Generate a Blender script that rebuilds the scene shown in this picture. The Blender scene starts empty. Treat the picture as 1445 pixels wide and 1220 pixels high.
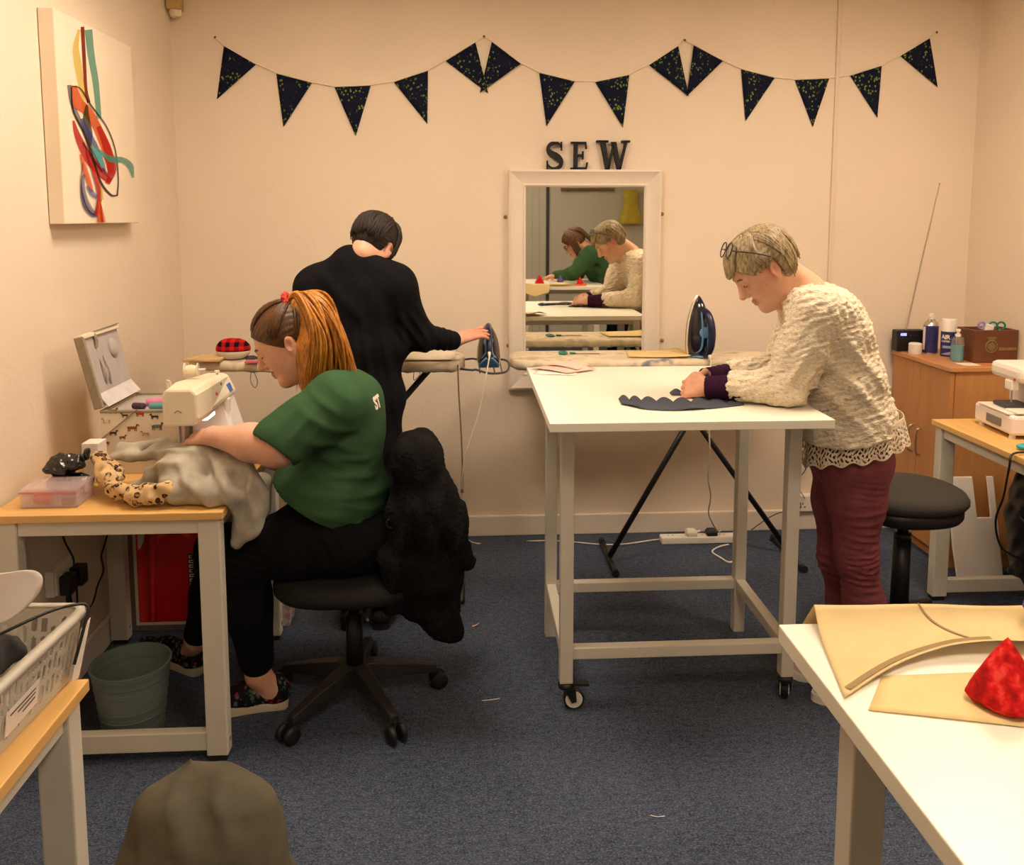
import bpy, bmesh, math, random
import numpy as np
from mathutils import Vector, Matrix, Euler
from mathutils.bvhtree import BVHTree
random.seed(7); RNG = np.random.default_rng(7)
S = bpy.context.scene; COL = S.collection
# ------------------------------------------------------------------ camera
F, CX, CY, PIT, YAW, H = 1200.0, 722.5, 436.0, math.radians(6.2), math.radians(3.2), 1.58
cd = bpy.data.cameras.new('camera'); cam = bpy.data.objects.new('camera', cd); COL.objects.link(cam)
cam.location = (0, 0, H); cam.rotation_euler = Euler((math.pi/2-PIT, 0, -YAW), 'XYZ')
cd.sensor_fit = 'HORIZONTAL'; cd.sensor_width = 36.0; cd.lens = 36.0*F/1445
cd.shift_y = -(610-CY)/1445.0; cd.clip_start = 0.02
S.camera = cam
# ------------------------------------------------------------------ world, exposure
w = bpy.data.worlds.new('world'); S.world = w; w.use_nodes = True
w.node_tree.nodes['Background'].inputs[0].default_value = (1.0, .85, .66, 1)
w.node_tree.nodes['Background'].inputs[1].default_value = 0.02
S.view_settings.view_transform = 'Standard'; S.view_settings.look = 'None'
S.view_settings.gamma = 1.0; S.view_settings.use_curve_mapping = False
S.view_settings.exposure = -0.30
LIGHT_COL = (1.0, .825, .655)
PANELS = [(-0.35, 2.50, 40), (1.65, 2.45, 44), (0.60, 0.45, 30), (0.60, -1.6, 22)]   # ceiling panels: x, y, watts
CEIL = 2.75
XL, XR, YB, YF = -1.34, 2.50, 4.10, -2.90
# ------------------------------------------------------------------ pixel helper (a pixel is a direction; the plane gives the distance)
def ray(x, y):
    u = (x-CX)/F; v = -(y-CY)/F
    fy = math.cos(PIT)+v*math.sin(PIT); z = -math.sin(PIT)+v*math.cos(PIT)
    return (u*math.cos(YAW)+fy*math.sin(YAW), -u*math.sin(YAW)+fy*math.cos(YAW), z)
def at(x, y, X=None, Y=None, Z=None):
    d = ray(x, y)
    t = X/d[0] if X is not None else Y/d[1] if Y is not None else (Z-H)/d[2]
    return Vector((d[0]*t, d[1]*t, H+d[2]*t))
# ------------------------------------------------------------------ materials
def lin(c):
    return tuple((v/12.92 if v <= .04045 else ((v+.055)/1.055)**2.4) for v in c)
def rgb(r, g, b): return lin((r/255, g/255, b/255))+(1,)
class NT:
    def __init__(s, name):
        s.m = bpy.data.materials.new(name); s.m.use_nodes = True
        s.t = s.m.node_tree; s.b = s.t.nodes['Principled BSDF']
        s.tc = s.n('ShaderNodeTexCoord')
    def n(s, typ, **kw):
        nd = s.t.nodes.new(typ)
        for k, v in kw.items():
            if k in nd.inputs: nd.inputs[k].default_value = v
            else: setattr(nd, k, v)
        return nd
    def l(s, a, b): s.t.links.new(a, b)
    def coord(s, scale=(1, 1, 1), rot=(0, 0, 0)):
        mp = s.n('ShaderNodeMapping'); s.l(s.tc.outputs['Object'], mp.inputs[0])
        mp.inputs['Scale'].default_value = scale; mp.inputs['Rotation'].default_value = rot
        return mp.outputs[0]
    def noise(s, scale, vec=None, detail=3, rough=.55):
        nd = s.n('ShaderNodeTexNoise'); nd.inputs['Scale'].default_value = scale
        nd.inputs['Detail'].default_value = detail; nd.inputs['Roughness'].default_value = rough
        s.l(vec if vec else s.tc.outputs['Object'], nd.inputs['Vector']); return nd.outputs[0]
    def ramp(s, fac, stops):
        r = s.n('ShaderNodeValToRGB'); s.l(fac, r.inputs[0]); e = r.color_ramp.elements
        while len(e) < len(stops): e.new(.5)
        for el, (p, c) in zip(e, stops): el.position = p; el.color = c
        return r.outputs[0]
    def mix(s, fac, a, b, mode='MIX'):
        m = s.n('ShaderNodeMix', data_type='RGBA', blend_type=mode)
        for v, i in ((fac, 0), (a, 6), (b, 7)):
            if isinstance(v, (int, float)): m.inputs[i].default_value = v
            elif isinstance(v, tuple): m.inputs[i].default_value = v
            else: s.l(v, m.inputs[i])
        return m.outputs[2]
    def bump(s, h, strength=.3, dist=.002):
        b = s.n('ShaderNodeBump'); b.inputs['Strength'].default_value = strength; b.inputs['Distance'].default_value = dist
        s.l(h, b.inputs['Height']); s.l(b.outputs[0], s.b.inputs['Normal'])
    def col(s, c):
        if isinstance(c, tuple): s.b.inputs['Base Color'].default_value = c
        else: s.l(c, s.b.inputs['Base Color'])
    def done(s, rough=.5, metal=0, spec=.5):
        s.b.inputs['Roughness'].default_value = rough; s.b.inputs['Metallic'].default_value = metal
        s.b.inputs['Specular IOR Level'].default_value = spec
        return s.m
def sc(c, f): return tuple(min(1, v*f) for v in c[:3])+(1,)
def M(name, c, rough=.5, metal=0, spec=.5, nscale=30, amt=.08, bscale=0, bstr=.2, bdist=.001):
    t = NT(name); n = t.noise(nscale)
    t.col(t.ramp(n, [(.3, sc(c, 1-amt)), (.7, sc(c, 1+amt))]))
    if bscale: t.bump(t.noise(bscale, detail=4), bstr, bdist)
    return t.done(rough, metal, spec)
def wood(name, c1, c2, scale, rough=.45, axis=0):
    t = NT(name); s = [14, 14, 14]; s[axis] = 1.2
    v = t.coord(tuple(x*scale for x in s)); n = t.noise(1.0, v, 5, .6)
    n2 = t.noise(6.0, v, 3, .6)
    c = t.ramp(n, [(.28, c1), (.5, sc(c1, .5*(1+c2[0]/max(c1[0], .01)))), (.72, c2)])
    c = t.mix(.12, c, t.ramp(n2, [(.35, sc(c1, .6)), (.65, sc(c2, 1.2))]))
    t.col(c); t.bump(n2, .06, .0005); return t.done(rough, 0, .4)
MT = {}
MT['wall'] = M('wall_paint', rgb(232, 214, 190), .75, spec=.25, nscale=3, amt=.02, bscale=55, bstr=.35, bdist=.004)
MT['ceil'] = M('ceiling_paint', rgb(235, 228, 215), .8, spec=.2, nscale=3, amt=.02)
MT['gloss'] = M('white_gloss', rgb(228, 214, 195), .35, nscale=8, amt=.02)
MT['trunk'] = M('trunking_plastic', rgb(224, 204, 180), .45, nscale=8, amt=.02)
t = NT('carpet'); n1 = t.noise(150, t.coord((1, 1.5, 1)), 2, .75); n2 = t.noise(38, t.coord((1, 1.7, 1)), 5, .75); n3 = t.noise(2.5)
c = t.ramp(n1, [(.33, rgb(22, 28, 42)), (.5, rgb(54, 64, 82)), (.66, rgb(134, 142, 154))])
c = t.mix(.5, c, t.ramp(n2, [(.36, rgb(28, 35, 52)), (.64, rgb(98, 106, 120))]))
c = t.mix(.22, c, t.ramp(n3, [(.35, rgb(34, 42, 62)), (.65, rgb(82, 90, 106))]))
t.col(c); t.bump(n1, .6, .004); MT['carpet'] = t.done(.95, 0, .1)
MT['oak'] = wood('oak_laminate', rgb(212, 166, 96), rgb(232, 192, 126), .55, .4, 0)
MT['oak_y'] = wood('oak_laminate_lengthwise', rgb(212, 166, 96), rgb(232, 192, 126), .55, .4, 1)
MT['beech'] = wood('beech_veneer', rgb(184, 128, 74), rgb(202, 148, 92), .5, .4, 2)
MT['beech_edge'] = wood('beech_edge', rgb(196, 136, 84), rgb(214, 158, 106), .5, .35, 1)
MT['wframe'] = M('white_powder_coat', rgb(214, 206, 188), .45, nscale=12, amt=.03)
MT['wtop'] = M('white_melamine', rgb(240, 234, 214), .32, nscale=5, amt=.015)
MT['wedge'] = M('white_edge_band', rgb(218, 210, 190), .4, nscale=5, amt=.02)
MT['black'] = M('black_plastic', rgb(22, 21, 20), .45, nscale=20, amt=.2)
MT['blackmat'] = M('black_matt', rgb(16, 15, 15), .7, nscale=40, amt=.25, bscale=400, bstr=.3)
MT['rubber'] = M('rubber', rgb(28, 27, 26), .8)
MT['white'] = M('white_plastic', rgb(238, 228, 212), .35, nscale=10, amt=.02)
MT['cream'] = M('cream_plastic', rgb(236, 222, 192), .38, nscale=10, amt=.02)
MT['pinkwhite'] = M('pinkish_white_plastic', rgb(238, 224, 216), .38, nscale=10, amt=.02)
MT['grey'] = M('grey_plastic', rgb(120, 116, 110), .5)
MT['dgrey'] = M('dark_grey_plastic', rgb(58, 55, 52), .5)
MT['steel'] = M('brushed_steel', rgb(190, 186, 180), .3, metal=1, nscale=60, amt=.06)
MT['brass'] = M('brass', rgb(168, 124, 62), .35, metal=1)
t = NT('mirror_silver'); t.col(rgb(236, 236, 226)); MT['mirror'] = t.done(.015, 1)
MT['red'] = M('red_plastic', rgb(196, 36, 30), .4)
MT['orange'] = M('orange_plastic', rgb(226, 96, 40), .4)
MT['teal'] = M('turquoise_plastic', rgb(40, 170, 180), .4)
MT['green'] = M('green_plastic', rgb(30, 120, 96), .4)
MT['purple'] = M('purple_fabric', rgb(92, 70, 150), .7)
MT['paper'] = M('paper', rgb(240, 226, 212), .8, nscale=20, amt=.03)
MT['paper_pink'] = M('pinkish_paper', rgb(222, 188, 170), .8, nscale=20, amt=.05)
def glass(name, c, rough=.1, alpha=.5, ior=1.45):
    t = NT(name); t.col(c); t.b.inputs['Alpha'].default_value = alpha
    m = t.done(rough); return m
# ------------------------------------------------------------------ object helpers
def tag(o, label=None, cat=None, group=None, kind=None):
    if label: o['label'] = label
    if cat: o['category'] = cat
    if group: o['group'] = group
    if kind: o['kind'] = kind
    return o
def thing(name, label, cat, loc, group=None):
    o = bpy.data.objects.new(name, None); COL.objects.link(o); o.location = loc
    o.empty_display_size = .05
    return tag(o, label, cat, group)
def link(name, me, mat, parent=None, smooth=False, bevel=0):
    o = bpy.data.objects.new(name, me); COL.objects.link(o)
    if mat: me.materials.append(MT[mat] if isinstance(mat, str) else mat)
    if parent is not None:
        o.parent = parent
        if parent.type == 'EMPTY': o.matrix_parent_inverse = Matrix.Translation(-Vector(parent.location))
    if smooth: me.polygons.foreach_set('use_smooth', [True]*len(me.polygons))
    if bevel:
        b = o.modifiers.new('bevel', 'BEVEL'); b.width = bevel; b.segments = 2; b.limit_method = 'ANGLE'
        b.angle_limit = math.radians(40)
    return o
def frame(d, up=(0, 0, 1)):
    d = Vector(d).normalized(); u = Vector(up)
    if abs(d.dot(u)) > .98: u = Vector((1, 0, 0))
    a = u.cross(d).normalized(); b = d.cross(a).normalized(); return a, b
class MB:
    def __init__(s): s.v = []; s.f = []
    def add(s, vs, fs):
        o = len(s.v); s.v += [tuple(v) for v in vs]; s.f += [tuple(i+o for i in f) for f in fs]; return s
    def box(s, a, b, rot=None, piv=None):
        x0, x1 = sorted((a[0], b[0])); y0, y1 = sorted((a[1], b[1])); z0, z1 = sorted((a[2], b[2]))
        vs = [Vector((x, y, z)) for z in (z0, z1) for y in (y0, y1) for x in (x0, x1)]
        if rot is not None:
            p = Vector(piv) if piv is not None else Vector(((x0+x1)/2, (y0+y1)/2, (z0+z1)/2))
            R = rot if isinstance(rot, Matrix) else Euler(rot).to_matrix()
            vs = [p+R @ (v-p) for v in vs]
        return s.add(vs, [(0, 2, 3, 1), (4, 5, 7, 6), (0, 1, 5, 4), (2, 6, 7, 3), (0, 4, 6, 2), (1, 3, 7, 5)])
    def loft(s, rings, cap=True, closed=True):
        n = len(rings[0]); vs = [v for r in rings for v in r]; fs = []
        for i in range(len(rings)-1):
            for j in range(n if closed else n-1):
                k = (j+1) % n; fs.append((i*n+j, i*n+k, (i+1)*n+k, (i+1)*n+j))
        if cap and closed:
            fs.append(tuple(range(n-1, -1, -1))); fs.append(tuple((len(rings)-1)*n+j for j in range(n)))
        return s.add(vs, fs)
    def cyl(s, p0, p1, r0, r1=None, seg=16, cap=True):
        return s.tube([p0, p1], [r0, r0 if r1 is None else r1], seg, cap)
    def tube(s, path, r, seg=8, cap=True):
        P = [Vector(p) for p in path]; n = len(P); R = r if isinstance(r, (list, tuple)) else [r]*n
        a, b = frame(P[1]-P[0]); rings = []
        for i in range(n):
            d = (P[min(i+1, n-1)]-P[max(i-1, 0)]).normalized()
            a = (a-d*a.dot(d)).normalized(); b = d.cross(a)
            rings.append([P[i]+(a*math.cos(2*math.pi*j/seg)+b*math.sin(2*math.pi*j/seg))*R[i] for j in range(seg)])
        return s.loft(rings, cap)
    def lathe(s, c, prof, seg=24, axis=(0, 0, 1), cap=True):
        c = Vector(c); ax = Vector(axis).normalized(); a, b = frame(ax)
        rings = [[c+ax*h+(a*math.cos(2*math.pi*j/seg)+b*math.sin(2*math.pi*j/seg))*max(r, 1e-4) for j in range(seg)] for r, h in prof]
        return s.loft(rings, cap)
    def prism(s, pts, nrm, depth):
        nrm = Vector(nrm); P = [Vector(p) for p in pts]
        return s.loft([P, [p+nrm*depth for p in P]])
    def torus(s, c, R, r, axis=(0, 0, 1), seg=24, rs=8):
        c = Vector(c); a, b = frame(axis); ax = Vector(axis).normalized(); rings = []
        for i in range(seg+1):
            t = 2*math.pi*i/seg; d = a*math.cos(t)+b*math.sin(t)
            rings.append([c+d*(R+r*math.cos(2*math.pi*j/rs))+ax*(r*math.sin(2*math.pi*j/rs)) for j in range(rs)])
        return s.loft(rings, False)
    def ell(s, c, r, seg=16, rg=10, R=None):
        c = Vector(c); rings = []
        for i in range(rg+1):
            t = math.pi*i/rg; t = min(max(t, .02), math.pi-.02)
            rr = []
            for j in range(seg):
                p = 2*math.pi*j/seg; q = Vector((r[0]*math.sin(t)*math.cos(p), r[1]*math.sin(t)*math.sin(p), -r[2]*math.cos(t)))
                rr.append(c+(R @ q if R else q))
            rings.append(rr)
        return s.loft(rings)
    def grid(s, fn, nu, nv, keep=None):
        vs = [fn(i/nu, j/nv) for i in range(nu+1) for j in range(nv+1)]
        fs = [(i*(nv+1)+j, (i+1)*(nv+1)+j, (i+1)*(nv+1)+j+1, i*(nv+1)+j+1) for i in range(nu) for j in range(nv) if keep is None or keep((i+.5)/nu, (j+.5)/nv)]
        return s.add(vs, fs)
    def mesh(s, name='m', fix=True):
        me = bpy.data.meshes.new(name); me.from_pydata(s.v, [], s.f)
        if fix:
            bm = bmesh.new(); bm.from_mesh(me)
            loose = [v for v in bm.verts if not v.link_faces]
            if loose: bmesh.ops.delete(bm, geom=loose, context='VERTS')
            bmesh.ops.recalc_face_normals(bm, faces=bm.faces); bm.to_mesh(me); bm.free()
        me.update(); return me
    def obj(s, name, mat, parent=None, smooth=False, bevel=0):
        return link(name, s.mesh(name), mat, parent, smooth, bevel)
def solid(o, th, off=0):
    m = o.modifiers.new('solid', 'SOLIDIFY'); m.thickness = th; m.offset = off; return o
def auto(o, ang=40):
    o.data.polygons.foreach_set('use_smooth', [True]*len(o.data.polygons))
    o.data.set_sharp_from_angle(angle=math.radians(ang)); return o
def bez(pts, n=8):                       # catmull-rom through points
    P = [Vector(p) for p in pts]; P = [P[0]*2-P[1]]+P+[P[-1]*2-P[-2]]; out = []
    for i in range(1, len(P)-2):
        for k in range(n):
            t = k/n; a, b, c, d = P[i-1:i+3]
            out.append(.5*((2*b)+(c-a)*t+(2*a-5*b+4*c-d)*t*t+(3*b-3*c+d-a)*t**3))
    out.append(P[-2]); return out
def text_mesh(txt, size, origin, xdir, ydir, depth=.001, spacing=1.0, bold=0):
    cu = bpy.data.curves.new('t', 'FONT'); cu.body = txt; cu.size = size; cu.extrude = depth/2; cu.space_character = spacing
    cu.offset = bold; cu.resolution_u = 3
    o = bpy.data.objects.new('t', cu); me = bpy.data.meshes.new_from_object(o)
    bpy.data.objects.remove(o); bpy.data.curves.remove(cu)
    X = Vector(xdir).normalized(); Y = Vector(ydir).normalized(); Z = X.cross(Y)
    for v in me.vertices: v.co = Vector(origin)+X*v.co.x+Y*v.co.y+Z*v.co.z
    me.update(); return me
def copy_tree(o, parent=None, off=(0, 0, 0), label=None):
    c = o.copy(); COL.objects.link(c)
    if parent is None: c.location = Vector(o.location)+Vector(off)
    else:
        c.parent = parent; c.matrix_parent_inverse = o.matrix_parent_inverse.copy()
    if label: c['label'] = label
    for ch in o.children: copy_tree(ch, c)
    return c
# ------------------------------------------------------------------ signed distance modelling (organic bodies and cloth)
def axis(lo, hi, h, fine=()):
    out = [lo]; x = lo
    while x < hi:
        s = h
        for a, b, hf in fine:
            if a-h < x < b: s = min(s, hf)
        x += s; out.append(x)
    return np.array(out, dtype=np.float32)
def V3(p): return np.array([p[0], p[1], p[2]], dtype=np.float32)
class SDF:
    def __init__(s): s.p = []
    def rc(s, a, b, ra, rb, k=.03, sub=False): s.p.append(('rc', V3(a), V3(b), ra, rb, k, sub)); return s
    def sp(s, a, r, k=.03, sub=False): return s.rc(a, Vector(a)+Vector((0, 0, 1e-4)), r, r, k, sub)
    def chain(s, pts, rs, k=.03):
        for i in range(len(pts)-1): s.rc(pts[i], pts[i+1], rs[i], rs[i+1], k)
        return s
    def el(s, c, r, R=None, k=.03, sub=False):
        R = np.eye(3, dtype=np.float32) if R is None else np.array([[R[i][j] for j in range(3)] for i in range(3)], dtype=np.float32)
        s.p.append(('el', V3(c), V3(r), R, None, k, sub)); return s
    def bounds(s, off=0):
        lo = np.full(3, 9e9); hi = -lo
        for p in s.p:
            if p[6]: continue
            if p[0] == 'rc':
                m = max(p[3], p[4])+off; lo = np.minimum(lo, np.minimum(p[1], p[2])-m); hi = np.maximum(hi, np.maximum(p[1], p[2])+m)
            else:
                m = max(p[2])+off; lo = np.minimum(lo, p[1]-m); hi = np.maximum(hi, p[1]+m)
        return lo-.03, hi+.03
    def mesh(s, h=.006, fine=((), (), ()), off=0, disp=None, clip=None, lo=None, hi=None, name='sdf'):
        l, u = s.bounds(off); l = l if lo is None else np.maximum(l, lo); u = u if hi is None else np.minimum(u, hi)
        ax = [axis(l[i], u[i], h, fine[i]) for i in range(3)]
        D = np.full([len(a) for a in ax], .25, dtype=np.float32)
        for p in s.p:
            k = p[5]; m = .06+k+abs(off)
            if p[0] == 'rc': mm = max(p[3], p[4])+m; a = np.minimum(p[1], p[2])-mm; b = np.maximum(p[1], p[2])+mm
            else: mm = max(p[2])+m; a = p[1]-mm; b = p[1]+mm
            sl = []
            for i in range(3):
                i0 = int(np.searchsorted(ax[i], a[i])); i1 = int(np.searchsorted(ax[i], b[i])); sl.append(slice(i0, max(i1, i0)))
            if any(q.stop-q.start < 1 for q in sl): continue
            X = ax[0][sl[0]][:, None, None]; Y = ax[1][sl[1]][None, :, None]; Z = ax[2][sl[2]][None, None, :]
            if p[0] == 'rc':
                A, B, ra, rb = p[1], p[2], p[3], p[4]; ba = B-A; L2 = float(ba @ ba)+1e-12
                t = np.clip(((X-A[0])*ba[0]+(Y-A[1])*ba[1]+(Z-A[2])*ba[2])/L2, 0, 1)
                d = np.sqrt((X-A[0]-t*ba[0])**2+(Y-A[1]-t*ba[1])**2+(Z-A[2]-t*ba[2])**2)-(ra+(rb-ra)*t)
            else:
                c, r, R = p[1], p[2], p[3]; x, y, z = X-c[0], Y-c[1], Z-c[2]
                q = [R[0][i]*x+R[1][i]*y+R[2][i]*z for i in range(3)]
                k0 = np.sqrt((q[0]/r[0])**2+(q[1]/r[1])**2+(q[2]/r[2])**2)+1e-6
                k1 = np.sqrt((q[0]/r[0]**2)**2+(q[1]/r[1]**2)**2+(q[2]/r[2]**2)**2)+1e-6
                d = k0*(k0-1)/k1
            cur = D[sl[0], sl[1], sl[2]]
            if p[6]:
                d = -d; hh = np.maximum(k-np.abs(cur-d), 0)/k; D[sl[0], sl[1], sl[2]] = np.maximum(cur, d)+hh*hh*k*.25
            else:
                d = d-off
                hh = np.maximum(k-np.abs(cur-d), 0)/k; D[sl[0], sl[1], sl[2]] = np.minimum(cur, d)-hh*hh*k*.25
        X = ax[0][:, None, None]; Y = ax[1][None, :, None]; Z = ax[2][None, None, :]
        if disp is not None or clip is not None:
            near = np.abs(D) < .06; ii = np.nonzero(near); x, y, z = ax[0][ii[0]], ax[1][ii[1]], ax[2][ii[2]]
            if disp is not None: D[ii] -= disp(x, y, z)
        if clip is not None: D = np.maximum(D, clip(X, Y, Z).astype(np.float32))
        D[0] = D[-1] = .1; D[:, 0] = D[:, -1] = .1; D[:, :, 0] = D[:, :, -1] = .1
        return nets(D, ax, name)
def nets(D, ax, name):
    In = D < 0; nx, ny, nz = D.shape; cnt = np.zeros((nx-1, ny-1, nz-1), np.int8)
    C8 = [(a, b, c) for a in (0, 1) for b in (0, 1) for c in (0, 1)]
    for a, b, c in C8: cnt += In[a:nx-1+a, b:ny-1+b, c:nz-1+c]
    I = np.nonzero((cnt > 0) & (cnt < 8)); n = len(I[0])
    idx = np.full(cnt.shape, -1, np.int32); idx[I] = np.arange(n)
    val = [D[I[0]+a, I[1]+b, I[2]+c] for a, b, c in C8]
    acc = np.zeros((n, 3), np.float32); num = np.zeros(n, np.float32)
    for i in range(8):
        for j in range(i+1, 8):
            if sum(abs(C8[i][q]-C8[j][q]) for q in range(3)) != 1: continue
            m = (val[i] < 0) != (val[j] < 0); t = np.where(m, val[i]/(val[i]-val[j]+1e-12), 0)
            for q in range(3): acc[:, q] += np.where(m, C8[i][q]+t*(C8[j][q]-C8[i][q]), 0)
            num += m
    acc /= np.maximum(num, 1)[:, None]
    P = np.stack([ax[q][I[q]]+acc[:, q]*(ax[q][I[q]+1]-ax[q][I[q]]) for q in range(3)], 1)
    Q = []
    def edge(a, b, order):
        m = (a != b); J = np.nonzero(m); s = a[J]; return J, s
    J, s = edge(In[:-1, 1:-1, 1:-1], In[1:, 1:-1, 1:-1], 0); i, j, k = J[0], J[1]+1, J[2]+1
    q = np.stack([idx[i, j-1, k-1], idx[i, j, k-1], idx[i, j, k], idx[i, j-1, k]], 1); q[~s] = q[~s][:, ::-1]; Q.append(q)
    J, s = edge(In[1:-1, :-1, 1:-1], In[1:-1, 1:, 1:-1], 1); i, j, k = J[0]+1, J[1], J[2]+1
    q = np.stack([idx[i-1, j, k-1], idx[i-1, j, k], idx[i, j, k], idx[i, j, k-1]], 1); q[~s] = q[~s][:, ::-1]; Q.append(q)
    J, s = edge(In[1:-1, 1:-1, :-1], In[1:-1, 1:-1, 1:], 2); i, j, k = J[0]+1, J[1]+1, J[2]
    q = np.stack([idx[i-1, j-1, k], idx[i, j-1, k], idx[i, j, k], idx[i-1, j, k]], 1); q[~s] = q[~s][:, ::-1]; Q.append(q)
    Q = np.concatenate(Q); me = bpy.data.meshes.new(name)
    me.vertices.add(len(P)); me.vertices.foreach_set('co', P.ravel())
    me.loops.add(len(Q)*4); me.loops.foreach_set('vertex_index', Q.ravel().astype(np.int32))
    me.polygons.add(len(Q)); me.polygons.foreach_set('loop_start', np.arange(0, len(Q)*4, 4, dtype=np.int32))
    me.polygons.foreach_set('loop_total', np.full(len(Q), 4, np.int32))
    me.update(calc_edges=True); me.validate()
    me.polygons.foreach_set('use_smooth', np.ones(len(Q), bool)); return me
def wav(seed, wl, n=7, aniso=(1, 1, 1)):         # cheap band-limited noise field of wavelength wl
    r = np.random.default_rng(seed); K = r.normal(size=(n, 3)); K /= np.linalg.norm(K, axis=1)[:, None]
    K = K*np.array(aniso)*(2*math.pi/wl)*r.uniform(.75, 1.3, n)[:, None]; ph = r.uniform(0, 6.28, n)
    def f(x, y, z):
        s = 0
        for k, p in zip(K, ph): s = s+np.sin(k[0]*x+k[1]*y+k[2]*z+p)
        return s/n**.5
    return f
def fold(c, d, wl, amp, rad, sharp=2):            # a local group of parallel creases around c, running across direction d
    d = V3(Vector(d).normalized()); c = V3(c)
    def f(x, y, z):
        u = (x-c[0])*d[0]+(y-c[1])*d[1]+(z-c[2])*d[2]
        g = np.exp(-((x-c[0])**2+(y-c[1])**2+(z-c[2])**2)/rad**2)
        return amp*g*(2*(.5+.5*np.sin(u*2*math.pi/wl))**sharp-1)
    return f
# ================================================================== THE ROOM
def struct(name, mb, mat, parent=None, **kw):
    o = mb.obj(name, mat, parent, **kw)
    if parent is None: o['kind'] = 'structure'
    return o
struct('floor', MB().box((XL-.1, YF-.1, -.06), (XR+.1, YB+.1, 0)), 'carpet')
struct('ceiling', MB().box((XL-.1, YF-.1, CEIL), (XR+.1, YB+.1, CEIL+.08)), 'ceil')
struct('wall_back', MB().box((XL-.1, YB, 0), (XR+.1, YB+.1, CEIL)), 'wall')
struct('wall_left', MB().box((XL-.1, YF, 0), (XL, YB, CEIL)), 'wall')
struct('wall_right', MB().box((XR, YF, 0), (XR+.1, YB, CEIL)), 'wall')
MT['panelwall'] = M('front_wall_paint', rgb(206, 200, 182), .7, nscale=3, amt=.03)
wf = struct('wall_front', MB().box((XL-.1, YF-.1, 0), (XR+.1, YF, CEIL)), 'panelwall')
nb = 0
for i in range(26):                                   # tongue and groove boards on the front wall
    x0 = XL+.02+i*.092
    if x0 > 1.05: break
    MB().box((x0, YF, .0), (x0+.086, YF+.012, CEIL-.25)).obj('plank', 'panelwall', wf, bevel=.003)
for nm, a, b in (('baseboard_back', (XL, YB-.018, 0), (XR, YB, .105)), ('baseboard_left', (XL, YF, 0), (XL+.018, YB-.018, .105)),
                 ('baseboard_right', (XR-.018, YF, 0), (XR, YB-.018, .105))):
    struct(nm, MB().box(a, b), 'gloss', bevel=.006)
# vertical cable trunking on the back wall
tx = at(1177, 200, Y=YB).x
struct('trim_1', MB().box((tx-.009, YB-.012, .32), (tx+.009, YB, CEIL)), 'trunk', bevel=.002)
struct('trim_2', MB().box((1.06, YF, 0), (1.10, YF+.03, CEIL)), 'dgrey', bevel=.003)
# ceiling light panels (out of the picture, they light the room)
t = NT('lamp_diffuser'); t.b.inputs['Emission Color'].default_value = LIGHT_COL+(1,); t.col(rgb(240, 235, 225))
for i, (x, y, wt) in enumerate(PANELS):
    c = thing('ceiling_light', 'square flush ceiling light panel above the '+('sewing machine desk', 'stool and right oak desk', 'near white table', 'front wall end of the room')[i], 'ceiling light', (x, y, CEIL-.03))
    fr = MB()
    for a, b in (((-.32, -.32), (.32, -.29)), ((-.32, .29), (.32, .32)), ((-.32, -.29), (-.29, .29)), ((.29, -.29), (.32, .29))):
        fr.box((x+a[0], y+a[1], CEIL-.03), (x+b[0], y+b[1], CEIL))
    fr.obj('frame', 'gloss', c)
    mm = t.m if i == 0 else t.m.copy()
    mm.node_tree.nodes['Principled BSDF'].inputs['Emission Strength'].default_value = wt
    MB().box((x-.29, y-.29, CEIL-.022), (x+.29, y+.29, CEIL-.004)).obj('diffuser', mm, c)
# ================================================================== WALL THINGS
# mirror
MX0, MX1, MZ0, MZ1 = .212, .946, .742, 1.803
m = thing('wall_mirror', 'tall wall mirror in a wide white wooden frame under the black letters', 'mirror', ((MX0+MX1)/2, YB, MZ0))
W = .082; y0, y1 = YB-.032, YB-.001
def fr_piece(p, q, dirn):
    # mitred frame bar, thicker on the outside edge
    pass
o4 = [(MX0, MZ0), (MX1, MZ0), (MX1, MZ1), (MX0, MZ1)]; i4 = [(MX0+W, MZ0+W), (MX1-W, MZ0+W), (MX1-W, MZ1-W), (MX0+W, MZ1-W)]
for k in range(4):
    a, b = o4[k], o4[(k+1) % 4]; c, d = i4[(k+1) % 4], i4[k]
    def q(p, y): return (p[0], y, p[1])
    def mid(p, r, s): return (p[0]+(r[0]-p[0])*s, p[1]+(r[1]-p[1])*s)
    prof = [(0, y1), (0, y0), (.12, y0-.004), (.22, y0+.002), (.8, y0+.008), (.9, y0+.004), (1, y0+.012), (1, y1)]
    bar = MB().loft([[q(mid(a, d, s), y) for s, y in prof], [q(mid(b, c, s), y) for s, y in prof]])
    auto(bar.obj('frame_bar', 'gloss', m), 30)
MB().box((MX0+W-.005, YB-.018, MZ0+W-.005), (MX1-W+.005, YB-.012, MZ1-W+.005)).obj('mirror_glass', 'mirror', m)
for px_, py_ in ((713, 306), (934, 302), (717, 487), (934, 480)):
    p = at(px_, py_, Y=YB); MB().lathe((p.x, YB-.001, p.z), [(.009, 0), (.009, .006), (.006, .011), (.002, .013)], 12, (0, -1, 0)).obj('screw_cap', 'brass', m, True)
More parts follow.
